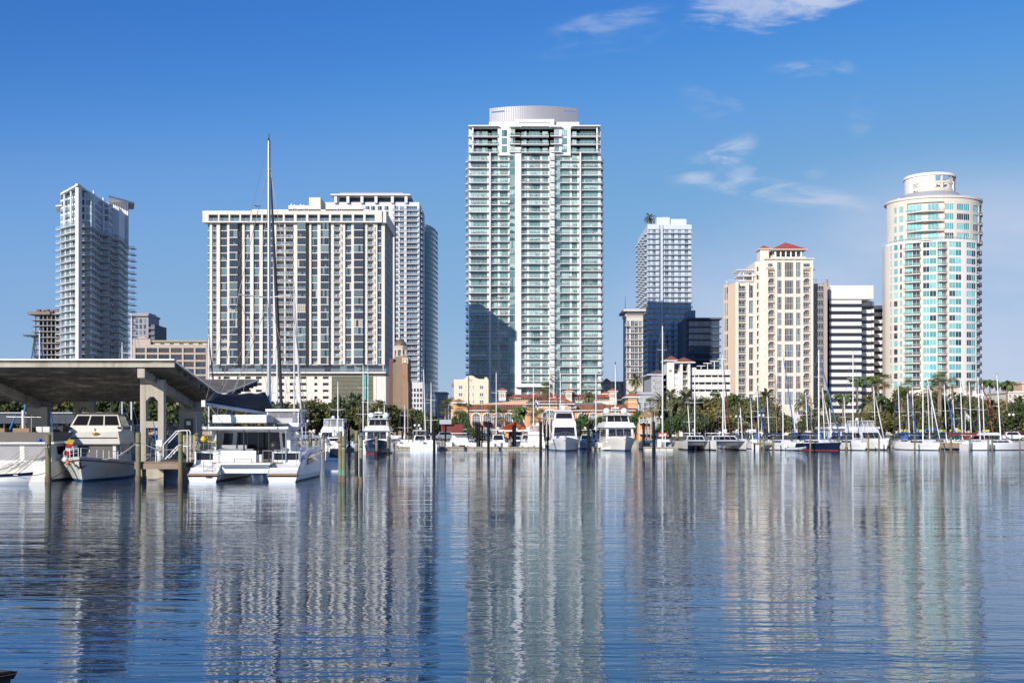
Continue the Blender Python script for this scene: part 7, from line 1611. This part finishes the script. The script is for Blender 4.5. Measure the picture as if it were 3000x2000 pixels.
# ---- timber dock and its clutter
PILE = mat('green_piling', (.20, .20, .105), .9, .3, 1.5, .03, col2=(.27, .15, .06), c2range=(.52, .66), c2scale=1.2, streak=.3); PILED = mat('wet_piling', (.016, .014, .011), .7, .4, 2.5, .03); PILEV = mat('verdigris_band', (.14, .26, .16), .9, .3, 2); BARN = mat('barnacles', (.16, .125, .08), 1.0, .6, 9, .05)
WOOD = mat('dock_timber', (.27, .205, .145), .9, .3, 2.5, .02, stretch=(.6, 3, 3))
dk = thing('timber_dock', (wx(490, 74.5), 74.5, 0), 'short grey timber finger dock between sedan cruiser and catamaran', 'dock')
for k in range(22): b = MB(); b.box(-1.9, 1.45, -.8+k*.31, -.8+k*.31+.285, 1.22, 1.29, WOOD); b.build('plank', dk)
b = MB(); b.box(-1.85, 1.4, -.86, -.8, .84, 1.2, WOOD); b.build('fascia_board', dk); b = MB(); b.box(-1.8, 1.35, -.7, 5.8, .95, 1.2, PILED); b.build('joist', dk)
for x_ in (-1.4, 1.0): b = MB(); b.tube((x_, -.4, -1.2), (x_, -.4, .95), .15, PILE, 10); b.tube((x_, -.4, -.1), (x_, -.4, .35), .19, BARN, 10); b.build('support_post', dk)
def piling(px, ytop, ybot, wpx, lab, grp='timber mooring piles', dark=0.0, verd=False, steel=False, Y=None, lean=0.0):
    Y = Y or CH*F/(ybot-HY); h = wz(ytop, Y); r_ = wpx/F*Y/2
    o = thing('steel_pile' if steel else 'mooring_pile', (wx(px, Y), Y, 0), lab, 'piling', grp); b = MB(); n = 12
    zs_ = [-1.2, .0, .12, .3, .45]+[.45+(h-.45)*k/5 for k in range(1, 6)]; rj = random.Random(int(px*7))
    if steel:
        b.lathe([(r_, -1.2), (r_, h-r_*.8), (r_*.75, h-r_*.25), (.001, h)], mat('black_sleeve', (.006, .006, .007), .6, .3, spec=.2), 14); b.build('sleeve', o); return o
    pr = [(r_*(1.18 if z_ < .4 else 1)*rj.uniform(.96, 1.05), z_) for z_ in zs_]
    def seg(a, c, m, nm):
        q = MB(); p = [(r, z_) for r, z_ in pr if a-1e-6 <= z_ <= c+1e-6]
        if p[0][1] > a+.01: p = [(p[0][0], a)]+p
        if p[-1][1] < c-.01: p = p+[(p[-1][0], c)]
        q.lathe([(r, z_) for r, z_ in p], m, n); 
        if abs(c-h) < 1e-3: q.lathe([(p[-1][0], h), (p[-1][0]*.8, h+.04), (.001, h+.05)], m, n)
        q.build(nm, o)
    tide = max(.45, dark*h)
    seg(-1.2, .45, BARN, 'barnacle_band')
    if tide > .46: seg(.45, tide, PILED, 'wet_band')
    if verd: seg(.45, .45+.12*h, PILEV, 'verdigris_band'); seg(.45+.12*h, h, PILE, 'shaft')
    else: seg(tide, h, PILE, 'shaft')
    q = MB()
    for k in range(2): q.lathe([(r_*1.06, -.03), (r_*1.14, 0), (r_*1.06, .03)], ROPE if k else DARK, n, (0, 0, h*(.80-.05*k)))
    q.build('rope_turns', o); return o
piling(141, 1274, 1412, 16, 'rust-streaked green pile between trawler and sedan cruiser'); piling(405, 1268, 1412, 15, 'green pile at the sedan cruiser side'); piling(529, 1267, 1412, 14, 'olive pile left of the big catamaran stern')
piling(997, 1265, 1412, 12, 'taller pile of the pair with a green tide band', verd=True); piling(1007, 1280, 1411, 12, 'shorter pile of the pair with a green tide band', verd=True, Y=73.2)
piling(1044.5, 1263, 1415, 11.5, 'taller of the two black-footed piles in open water', dark=.62); piling(1058, 1281, 1417, 10, 'shorter of the two black-footed piles in open water', dark=.55)
piling(1103.5, 1279, 1362, 9, 'pale-topped pile in front of the navy trawler bow', dark=.5); piling(1137.5, 1279, 1346, 7.5, 'slim pile right of the navy trawler', dark=.5); piling(909, 1268, 1330, 8, 'pile half hidden behind the catamaran bow', dark=.2); piling(926, 1284, 1328, 7, 'short verdigris pile behind the catamaran', verd=True); piling(948, 1276, 1330, 7, 'brown pile before the flying-bridge yacht', dark=.2); piling(577, 1270, 1412, 13, 'rope-hung pile beside the catamaran port quarter', Y=76)
pp = thing('marker_pole', pt(1051, 1412, 73), 'thin white plastic pole between the two black-footed piles', 'pole'); b = MB(); b.tube((0, 0, -1), (0, 0, 3.0), .03, GEL, 6); b.build('shaft', pp)
for k, (px, yt, yb, w_, lab) in enumerate([(1012, 1237, 1318, 9, 'left black steel pile of the pair by the flying-bridge yacht'), (1022, 1237, 1318, 8, 'right black steel pile of the pair by the flying-bridge yacht'), (1179, 1237, 1314, 6, 'slim black steel pile left of the blue-screened cruiser'), (1272, 1234, 1320, 8, 'black steel pile right of the blue-screened cruiser'), (1305, 1245, 1312, 5, 'thin black steel pile left of the grey catamaran'), (1396, 1238, 1316, 8, 'first black steel pile of the trio before the club'), (1404, 1241, 1315, 6.5, 'second black steel pile of the trio before the club'), (1413, 1245, 1313, 5.5, 'third black steel pile of the trio before the club'), (1431, 1236, 1319, 8, 'black steel pile rising from the floating dock corner'), (1503, 1244, 1315, 5.5, 'shorter black steel pile in front of the boathouse'), (1509, 1237, 1317, 7, 'taller black steel pile in front of the boathouse'), (1584, 1234, 1321, 8.5, 'tall black steel pile left of the fishing yacht'), (1595, 1243, 1313, 5, 'thin black steel pile behind the one by the fishing yacht'), (1606, 1241, 1315, 6.5, 'black steel pile touching the fishing yacht side'), (1700, 1243, 1314, 5, 'thin black steel pile right of the fishing yacht'), (1724, 1239, 1319, 7.5, 'black steel pile between the two large yachts'), (1886, 1237, 1319, 7.5, 'black steel pile with white foot right of the domed yacht'), (1915, 1233, 1320, 8, 'black steel pile left of the SPYC sign')]):
    piling(px, yt, yb, w_, lab, 'black steel dock piles', steel=True)
for k, (px, yt, w_) in enumerate(((2227, 1284, 6), (2237, 1281, 6), (2266, 1279, 5), (2374, 1275, 5), (2458, 1280, 5), (2480, 1276, 5), (2544, 1277, 5), (2575, 1279, 4.5), (2680, 1278, 4.5), (2786, 1280, 6.5), (2841, 1281, 5), (2895, 1286, 4.5), (2907, 1287, 5), (2755, 1288, 4), (2988, 1286, 4))):
    piling(px, yt, 1319, w_, 'timber pile '+('left of the short timber walkway', 'right of the short timber walkway', 'at the white sailboat stern', 'before the navy sailboat', 'left of the blue-canvas sailboat', 'at the blue-canvas sailboat bow', 'left of the white motor yacht', 'before the white motor yacht', 'at the navy-covered sailboat', 'dark and stout at the timber quay', 'at the end of the timber quay', 'left of the twin piles by the last sailboat', 'right of the twin piles by the last sailboat', 'thin, under the timber quay', 'at the outer seawall corner')[k])
def stairs():
    o = thing('boarding_stair', (wx(495, 74.6), 74.4, 1.29), 'white tubular boarding stair with a high handrail on the timber dock', 'steps'); b = MB(); r_ = .035
    b.path([(-.3, 0, 0), (-.3, 0, 1.1), (.55, 0, 2.0), (1.15, 0, 2.05), (1.25, 0, 1.95), (1.25, 0, 0)], r_, GEL); b.path([(-.3, .7, 0), (-.3, .7, 1.1), (.55, .7, 2.0), (1.15, .7, 2.05), (1.25, .7, 1.95), (1.25, .7, 0)], r_, GEL); b.build('handrail', o)
    for s in (0, .7): b = MB(); b.path([(-.2, s, .15), (.6, s, 1.0), (1.3, s, 1.02)], .045, GEL); b.build('stringer', o)
    for k in range(4): b = MB(); x_ = -.05+.2*k; b.box(x_-.1, x_+.12, .02, .68, .26+.21*k, .29+.21*k, GEL); b.build('step', o)
stairs()
o = thing('power_pedestal', (wx(471, 74.8), 74.6, 1.29), 'white dock power pedestal with coiled yellow and grey cables', 'pedestal'); b = MB(); b.box(-.13, .13, -.12, .12, 0, 1.35, GEL); b.build('post', o); b = MB(); b.box(-.2, .2, -.16, .16, 1.0, 1.4, GEL); b.build('meter_box', o)
b = MB()
for k in range(9): b.wire((-.15+.03*k, -.18, 1.1-.02*k), (.2-.03*k, -.2, .9), .25+.02*k, .016, ROPEY if k < 3 else ROPE, 8)
for k in range(4): b.wire((-.1, -.15, .8), (-.7-.2*k, .1, .1+.3*(k % 2)), .1, .015, ROPE)
b.build('cable', o)
o = thing('gas_bottle', (wx(471, 74.4), 74.2, 1.29), 'squat pale gas bottle at the foot of the power pedestal', 'bottle'); b = MB(); b.lathe([(.001, 0), (.17, .02), (.18, .25), (.1, .38), (.05, .42), (.05, .48)], mat('pale_green_steel', (.45, .5, .45), .5), 12); b.build('body', o)
o = thing('dock_ladder', (wx(448, 74.6), 74.5, 1.29), 'short white ladder standing by the two-legged column', 'ladder'); b = MB(); [b.tube((x_, 0, 0), (x_+.08, 0, 1.25), .03, GEL, 5) for x_ in (-.15, .2)]; b.build('side_rail', o)
for k in range(4): b = MB(); b.tube((-.13+.02*k, 0, .25+.28*k), (.22+.02*k, 0, .25+.28*k), .022, GEL, 5); b.build('rung', o)
o = thing('folded_umbrella', (wx(465, 75.2), 75.2, 1.29), 'blue folded umbrella leaning by the pedestal', 'umbrella'); b = MB(); b.tube((0, 0, .3), (-.35, 0, 2.6), .07, SKYB, 6, .03); b.build('canopy', o); b = MB(); b.tube((.05, 0, 0), (-.37, 0, 2.72), .018, SS, 5); b.build('pole', o)
o = thing('hose_coil', (wx(577, 75.6), 75.6, 2.2), 'yellow hose and grey rope coils hung on the pile by the catamaran', 'hose'); b = MB()
for k in range(8): b.path([(.32*cos(t*.7)+(k % 3)*.05, -.33-.02*k, .45*sin(t*.7)-.05*k) for t in range(10)], .022, ROPE, 4)
b.path([(.4, -.3, .7), (.75, -.3, .85), (.8, -.3, .4), (1.3, -.35, .35), (1.45, -.35, -.1), (1.3, -.35, -.3), (1.8, -.4, -.55)], .035, ROPEY, 5); b.lathe([(.001, -.22), (.2, -.1), (.22, .05), (.001, .25)], ROPEY, 10, (.55, -.35, .55)); b.build('coil', o)
ln = [((529, 1292, 73.4), (640, 1322, 74.5), .25, 'mooring rope from the olive pile to the catamaran'), ((405, 1290, 73.4), (300, 1345, 74), .3, 'mooring rope from the green pile to the sedan cruiser bow'), ((405, 1290, 73.4), (529, 1310, 74), .35, 'sagging rope between the two dock piles'), ((141, 1300, 73.4), (30, 1370, 73.8), .4, 'mooring rope from the rusty pile to the trawler'), ((997, 1283, 73.3), (880, 1345, 76), .25, 'long pale rope from the tide-banded pile to the catamaran quarter'), ((141, 1404, 73.4), (215, 1352, 74), .15, 'dark chain-like rope from the rusty pile foot'), ((141, 1296, 73.4), (55, 1385, 71), .2, 'thin rope from the rusty pile to the dinghy')]
for p, q, sg, lab in ln: b = MB(); b.wire(pt(*p), pt(*q), sg, .025, ROPE if 'dark' not in lab else DARK, 12, 5); tag(b.build('mooring_rope'), lab, 'rope', 'mooring ropes at the near dock')

# ---- floating docks
FLT = mat('float_concrete', (.40, .37, .32), .9, .2, .8, .01, streak=.2); FLW = mat('float_white', (.60, .57, .52), .8, .1, .6)
def floating(x0, x1, Y, dpt, lab, n, m=FLT, zt=.52):
    o = thing('floating_dock', (wx(x0, Y), Y, 0), lab, 'dock', 'floating docks'); W_ = wx(x1, Y)-wx(x0, Y)
    for k in range(n): b = MB(); b.box(W_*k/n+.03, W_*(k+1)/n-.03, 0, dpt, -.3, zt-.14, m); b.build('float_section', o)
    b = MB(); b.box(0, W_, -.06, dpt, zt-.139, zt, FLW if m is FLW else m); b.box(0, W_, -.1, -.06, zt-.22, zt-.05, WOOD); b.build('deck', o)
    for k in range(int(n*.6)): b = MB(); b.box(W_*(k+.5)/(n*.6)-.12, W_*(k+.5)/(n*.6)+.12, .1, .2, zt, zt+.16, DARK); b.build('cleat', o)
floating(1144, 1440, 189, 2.4, 'long grey floating dock from the navy trawler to the black corner pile', 12); floating(1441, 1590, 187, 2.4, 'grey floating dock in front of the boathouse', 7); floating(1735, 1775, 186, 2.2, 'short dark floating dock between the two large yachts', 2); floating(1890, 1972, 181, 2.6, 'white floating club dock beneath the SPYC sign', 4, FLW, .62)
floating(985, 1050, 176, 2.2, 'small grey floating dock behind the black-footed piles', 3)
def quay(x0, x1, Y, zt, lab, thick=.5):
    o = thing('timber_quay', (wx(x0, Y), Y, 0), lab, 'dock', 'timber docks by the sailboats'); W_ = wx(x1, Y)-wx(x0, Y); n = max(3, int(W_/.9))
    for k in range(n): b = MB(); b.box(W_*k/n, W_*(k+1)/n-.04, -.05, 3, zt-.08, zt, WOOD); b.build('plank', o)
    b = MB(); b.box(0, W_, -.1, -.055, zt-thick, zt-.02, WOOD); b.build('fascia_board', o)
    for k in range(n//2+1): b = MB(); b.tube((W_*k/(n//2), .4, -1), (W_*k/(n//2), .4, zt-.1), .15, PILED, 8); b.build('support_post', o)
quay(2212, 2266, 189, 1.15, 'short timber walkway between catamaran and white sailboat', .35); quay(2733, 2832, 189, 1.15, 'broad timber quay with tan facing below the round tower', .85); quay(2886, 2912, 187, .95, 'stub of timber dock before the last sailboat', .6); quay(2985, 3080, 190, 1.3, 'timber dock leaving the frame beyond the last sailboat', .4); quay(2440, 2462, 190, 1.1, 'narrow timber finger by the navy sailboat', .5)
BOXL = ['beside the first black trio pile', 'right of the black trio piles', 'left of the black corner pile', 'below the boathouse roof eave', 'at the boathouse post', 'left of the fishing yacht', 'nearest the blue-screened cruiser', 'under the club sign, taller one', 'between the two large yachts']
for k, (px, Y, zt) in enumerate(((1385, 189.6, .52), (1424, 189.7, .52), (1437, 189.5, .52), (1477, 187.6, .52), (1535, 187.7, .52), (1573, 187.5, .52), (1205, 189.6, .52), (1925, 181.8, .62), (1756, 186.6, .52))):
    o = thing('dock_box', (wx(px, Y), Y, zt), 'white dock box on the floating dock '+BOXL[k], 'storage box', 'white dock boxes', .1*(k % 3)); b = MB(); hh = 1.1 if k == 7 else .55; b.box(-.6, .6, -.25, .25, 0, hh, GEL); b.build('chest', o); b = MB(); Hexa(b, -.63, .63, .28, hh, -.6, .6, .2, hh+.12, GEL); b.build('lid', o)
# ---- club sign, flags, lamps, boards
RED_ = mat('sign_red', (.50, .03, .03), .6, .05); SGN = mat('sign_white', (.78, .77, .75), .6, .04)
o = thing('club_sign', pt(1936.5, 1310, 182), 'white SPYC sign with red border and red letters on the floating dock', 'sign'); h0, h1 = wz(1279, 182)-o.location.z, wz(1267, 182)-o.location.z; hw = (wx(1953, 182)-wx(1920, 182))/2
b = MB(); b.box(-hw, hw, -.05, .05, h0, h1, RED_); b.box(-hw+.09, hw-.09, -.06, .06, h0+.08, h1-.08, SGN); b.build('sign_board', o); letters('SPYC', .62, (0, -.065, (h0+h1)/2), RED_, o, ext=.01, bold=.022)
for x_ in (-hw*.75, hw*.75): b = MB(); b.box(x_-.06, x_+.06, -.03, .03, 0, h0, SGN); b.build('post', o)
def flagpole(px, ytop, ybot, Y, lab, flags, arm=False):
    o = thing('flagpole', pt(px, ybot, Y), lab, 'flagpole'); h = wz(ytop, Y)-o.location.z; b = MB(); b.tube((0, 0, 0), (0, 0, h), .09, MASTW, 8, .05); dome(b, (0, 0, h), .12, SGN); b.build('pole', o)
    if arm: b = MB(); b.tube((-2.8, 0, h*.58), (2.8, 0, h*.58), .05, MASTW, 5); b.path([(-2.8, 0, h*.58), (0, 0, h*.95), (2.8, 0, h*.58)], .015, WIRE, 3); b.build('yardarm', o)
    for (dx_, fz, cols, wd, hg) in flags:
        n = 8; c = MB()
        for i, m in enumerate(cols):
            rows = [[(dx_+.05+wd*.55*k/n+.06*sin(k*1.2), .12*sin(k*1.5), fz-hg*(i/len(cols))-.5*hg*(k/n)**1.4), (dx_+.05+wd*.55*k/n+.06*sin(k*1.2), .12*sin(k*1.5), fz-hg*((i+1)/len(cols))-.5*hg*(k/n)**1.4)] for k in range(n+1)]
            c.grid(list(map(list, zip(*rows))), m, False)
        c.build('flag', o)
wt_, bl_c = mat('flag_white', (.7, .7, .68), .8), mat('flag_blue', (.03, .05, .22), .8)
flagpole(1610, 1097, 1282, 219, 'white club flagpole with a yardarm and drooping flags', [(.1, wz(1098, 219)-1.8, [mat('flag_red', (.5, .03, .04), .8), wt_, bl_c], 1.2, .9), (-2.75, 7.4, [wt_, bl_c, wt_], 1.0, 1.6)], True)
flagpole(1622, 1128, 1190, 262, 'short flagpole behind the club roof flying a striped flag', [(0, 2.6, [mat('flag_red', (.5, .03, .04), .8), wt_]*3, 1.6, 1.6)])
flagpole(2828, 1205, 1285, 222, 'small pole with a white banner among the oaks', [(.1, 5.0, [wt_, GREY], 1.2, 1.2)])
GLOBE = mat('lamp_globe', (.78, .77, .74), .4, .03)
for k, (px, yt, Y, lab) in enumerate(((2963, 1214, 216, 'black double-globe lamp post by the far park oak'), (2163, 1219, 218, 'double-globe lamp post beside the large catamaran mast'), (2231, 1216, 218, 'double-globe lamp post beside the bright blue furled sail'), (1932, 1221, 217, 'double-globe lamp post left of the tallest club mast'), (896, 1232, 205, 'globe lamp post near the flying-bridge yacht'), (1222, 1245, 212, 'globe lamp post behind the blue-screened cruiser'), (1960, 1255, 216, 'low globe lamp post right of the SPYC sign'))):
    o = thing('street_lamp', (wx(px, Y), Y, GZ), lab, 'street lamp', 'globe lamps along the waterfront'); h = wz(yt, Y)-GZ; b = MB(); b.tube((0, 0, 0), (0, 0, h-.3), .07, DARK if k == 0 else GEL, 6, .05); b.tube((-.38, 0, h-.35), (.38, 0, h-.35), .04, DARK, 5); b.build('post', o)
    for x_ in (-.38, .38): b = MB(); b.lathe([(.001, -.25), (.2, -.15), (.25, .02), (.18, .2), (.001, .3)], GLOBE, 10, (x_, 0, h-.05)); b.build('globe', o)
YEL, TUR = mat('banner_yellow', (.62, .58, .06), .7, .06), mat('banner_turquoise', (.04, .30, .45), .7, .06)
for k, (a, c) in enumerate(((2639, 2661), (2687, 2711), (2748, 2770), (2795, 2818), (2879, 2899))):
    Y = 217; o = thing('banner_board', pt((a+c)/2, 1285, Y), 'yellow and turquoise wave banner '+('nearest the white motor yacht', 'behind the navy sail cover', 'left of the white stripe palm', 'just right of the white stripe palm', 'by the red furled sail'), 'banner', 'wave banners along the park') if 0 else thing('banner_board', pt((a+c)/2, 1285, Y), 'yellow and turquoise wave banner '+('nearest the white motor yacht', 'behind the navy sail cover', 'left of the white stripe palm', 'just right of the white stripe palm', 'by the red furled sail')[k], 'banner', 'wave banners along the park')
    hw = (c-a)/F*Y/2; zb_ = o.location.z; z0, zm, z1 = wz(1269, Y)-zb_, wz(1264, Y)-zb_, wz(1258, Y)-zb_; n = 14; b = MB()
    up = [(-hw+2*hw*i/n, zm+.1*sin(i*.9)) for i in range(n+1)]
    b.add([(x, 0, q) for x, q in up]+[(hw, 0, z1), (-hw, 0, z1)], [tuple(range(n+3))], YEL); b.add([(x, 0, q) for x, q in up]+[(hw, 0, z0), (-hw, 0, z0)], [tuple(range(n+2, -1, -1))], TUR); b.build('printed_sheet', o)
    b = MB(); [b.tube((x, .05, 0), (x, .05, z1), .04, ALU, 5) for x in (-hw, hw)]; b.build('frame_post', o)
o = thing('parasol', (wx(2728, 215), 215, GZ), 'open blue parasol between the wave banners', 'parasol'); b = MB(); b.lathe([(1.7, 2.0), (.9, 2.35), (.001, 2.6)], SKYB, 10); b.build('canopy', o); b = MB(); b.tube((0, 0, 0), (0, 0, 2.5), .04, SS, 5); b.build('pole', o)
for k, (a, c, lab) in enumerate(((2106, 2129, 'white notice board behind the large catamaran cabin'), (2154, 2164, 'narrow white notice board right of the catamaran mast'), (2194, 2215, 'white notice board with pale blue text strip near the condo'))):
    Y = 212; o = thing('notice_board', pt((a+c)/2, 1285, Y), lab, 'sign', 'marina notice boards'); hw = (c-a)/F*Y/2; h0, h1 = wz(1268, Y)-o.location.z, wz(1257, Y)-o.location.z; b = MB(); b.box(-hw, hw, -.06, .06, h0, h1, SGN); b.build('panel', o)
    b = MB(); b.box(-hw*.8, hw*.8, -.075, -.062, h0+.2, h0+.34, mat('board_text_blue', (.25, .42, .5), .7)); b.build('text_strip', o); b = MB(); [b.tube((x, 0, 0), (x, 0, h0), .06, SGN, 6) for x in (-hw*.8, hw*.8)]; b.build('post', o)
o = thing('grey_sign', pt(1305, 1285, 222), 'blank grey roadside sign board under the fan palms', 'sign'); b = MB(); b.box(-1.15, 1.15, -.05, .05, wz(1242, 222)-o.location.z, wz(1229, 222)-o.location.z, mat('sign_grey', (.40, .43, .46), .5)); b.build('sign_board', o); b = MB(); b.tube((-.4, 0, 0), (-.4, 0, wz(1242, 222)-o.location.z), .08, DARK, 6); b.build('post', o)
# ---- cars along the shore road
def car(px, Y, hd, m, lab, kind='car'):
    o = thing('parked_car' if kind == 'car' else 'pickup_truck' if kind == 'pickup' else 'delivery_van', (wx(px, Y), Y, GZ), lab, 'car' if kind == 'car' else 'pickup' if kind == 'pickup' else 'van', 'vehicles on the shore road', radians(hd)); b = MB(); w = Wins()
    if kind == 'van': b.box(-3, 1.3, -1.1, 1.1, .6, 3.1, m); H = Hexa(b, 1.3, 2.7, 1.0, .5, 1.3, 2.2, .95, 2.2, GEL)
    else:
        Hexa(b, -2.3, 2.3, .92, .35, -2.3, 2.25, .9, 1.0, m); H = Hexa(b, -2.0 if kind == 'car' else -.2, 1.2, .88, 1.0, -1.5 if kind == 'car' else 0, .6, .72, 1.68, m)
    H.win(w, 'port', .08, .92, .15, .88, 2); H.win(w, 'star', .08, .92, .15, .88, 2); H.win(w, 'fore', .06, .94, .12, .9); H.win(w, 'aft', .08, .92, .15, .88) if kind == 'car' else None
    b.build('body', o); w.build('window', o)
    for x_ in (-1.45, 1.45):
        for s in (1, -1): b = MB(); b.tube((x_, s*.75, .34), (x_, s*.95, .34), .34, DARK, 12); b.tube((x_, s*.93, .34), (x_, s*.965, .34), .2, ALU, 10); b.build('wheel', o)
PAINTW = mat('car_white', (.75, .75, .75), .2, .03, coat=.5); PAINTG = mat('car_silver', (.35, .36, .38), .25, .05, metal=.5, coat=.4); PAINTD = mat('car_dark', (.03, .035, .045), .2, .1, coat=.5); PAINTR = mat('car_red', (.35, .03, .03), .25, .05, coat=.5)
car(1150, 216, 182, PAINTW, 'white pickup parked right of the navy trawler', 'pickup'); car(1312, 219, 0, PAINTG, 'silver car by the street end under the grey sign'); car(1338, 224, 0, mat('van_maroon', (.20, .035, .03), .4), 'maroon box van behind the silver car', 'van'); car(2968, 219, 0, PAINTW, 'white car at the far park edge'); car(2945, 220, 180, PAINTD, 'dark car beside the white one at the far park edge'); car(2990, 222, 0, PAINTR, 'red car furthest along the park edge'); car(905, 218, 0, PAINTG, 'silver car glimpsed behind the catamaran bow'); car(1128, 220, 0, PAINTR, 'red car left of the white pickup')
# ---- folding tent by the marina office, dinghy tip, birds
o = thing('orange_tent', (wx(2535, 203), 203, GZ), 'orange peaked work tent beside the marina office', 'tent'); b = MB(); ORC = mat('orange_canvas', (.55, .24, .10), .8, .1); b.add([(-2.4, -1.6, 1.1), (0, -1.6, 2.5), (2.4, -1.6, 1.1), (-2.4, 1.6, 1.1), (0, 1.6, 2.5), (2.4, 1.6, 1.1)], [(0, 1, 4, 3), (1, 2, 5, 4)], ORC); b.build('canopy', o); b = MB(); [b.tube((x, y, 0), (x, y, 1.1), .06, ORC, 5) for x in (-2.4, 2.4) for y in (-1.6, 1.6)]; b.build('leg', o)
def tip():
    Y0 = CH*F/(1999-HY); a = radians(14); o = thing('rowing_boat', (wx(66, Y0)-1.9*cos(a), Y0-.15-1.9*sin(a), .02), 'dark weathered boat bow with a tan rope-worn rail entering the near corner', 'boat', None, a); b = MB(); hull(b, 1.9, .8, .17, .14, mat('black_rubber', (.015, .015, .017), .5, .3), DARK, wlb=.6, rake=.1, deck=mat('worn_tan_deck', (.36, .26, .17), .9, .4, 14)); b.build('hull', o)
    b = MB(); b.tube((0, .2, .17), (1.5, .12, .2), .03, DARK, 6); b.build('rub_rail', o); b = MB(); b.path([(.4, 0, .15), (.9, -.05, .17), (1.3, .02, .18)], .015, GEL, 5); b.build('painter_line', o)
tip()
BIRD = mat('dark_feathers', (.02, .02, .022), .7, .2)
def bird(px, py, Y, s, lab, fly=True):
    o = thing('bird', pt(px, py, Y), lab, 'bird', 'dark birds over the basin'); b = MB(); b.lathe([(.001, -.35), (.09, -.15), (.12, .0), (.08, .2), (.001, .38)], BIRD, 8)
    b.v = [(x*s, z_*s*.6, (y+z_*.5)*s) if fly else (x*s, y*s, z_*s) for x, y, z_ in b.v]
    if fly: b.add([(0, 0, .05*s), (.35*s, .1*s, .25*s), (.8*s, .2*s, .05*s), (.3*s, .1*s, -.05*s)], [(0, 1, 2, 3)], BIRD); b.add([(0, 0, .05*s), (-.35*s, .1*s, .3*s), (-.75*s, .2*s, .25*s), (-.3*s, .1*s, -.02*s)], [(3, 2, 1, 0)], BIRD)
    b.build('body', o)
bird(1492, 598, 250, 1.3, 'dark bird flying before the upper balconies of the tallest tower'); bird(1466, 874, 250, 1.1, 'dark bird flying above the shadow edge on the tallest tower'); bird(1803, 1065, 200, .9, 'dark bird perched on the mast top above the domed yacht', False); bird(787, 411, 80.4, .45, 'dark bird perched at the top of the tall catamaran mast', False); bird(754, 605, 120, .5, 'small dark bird gliding left of the tall mast')
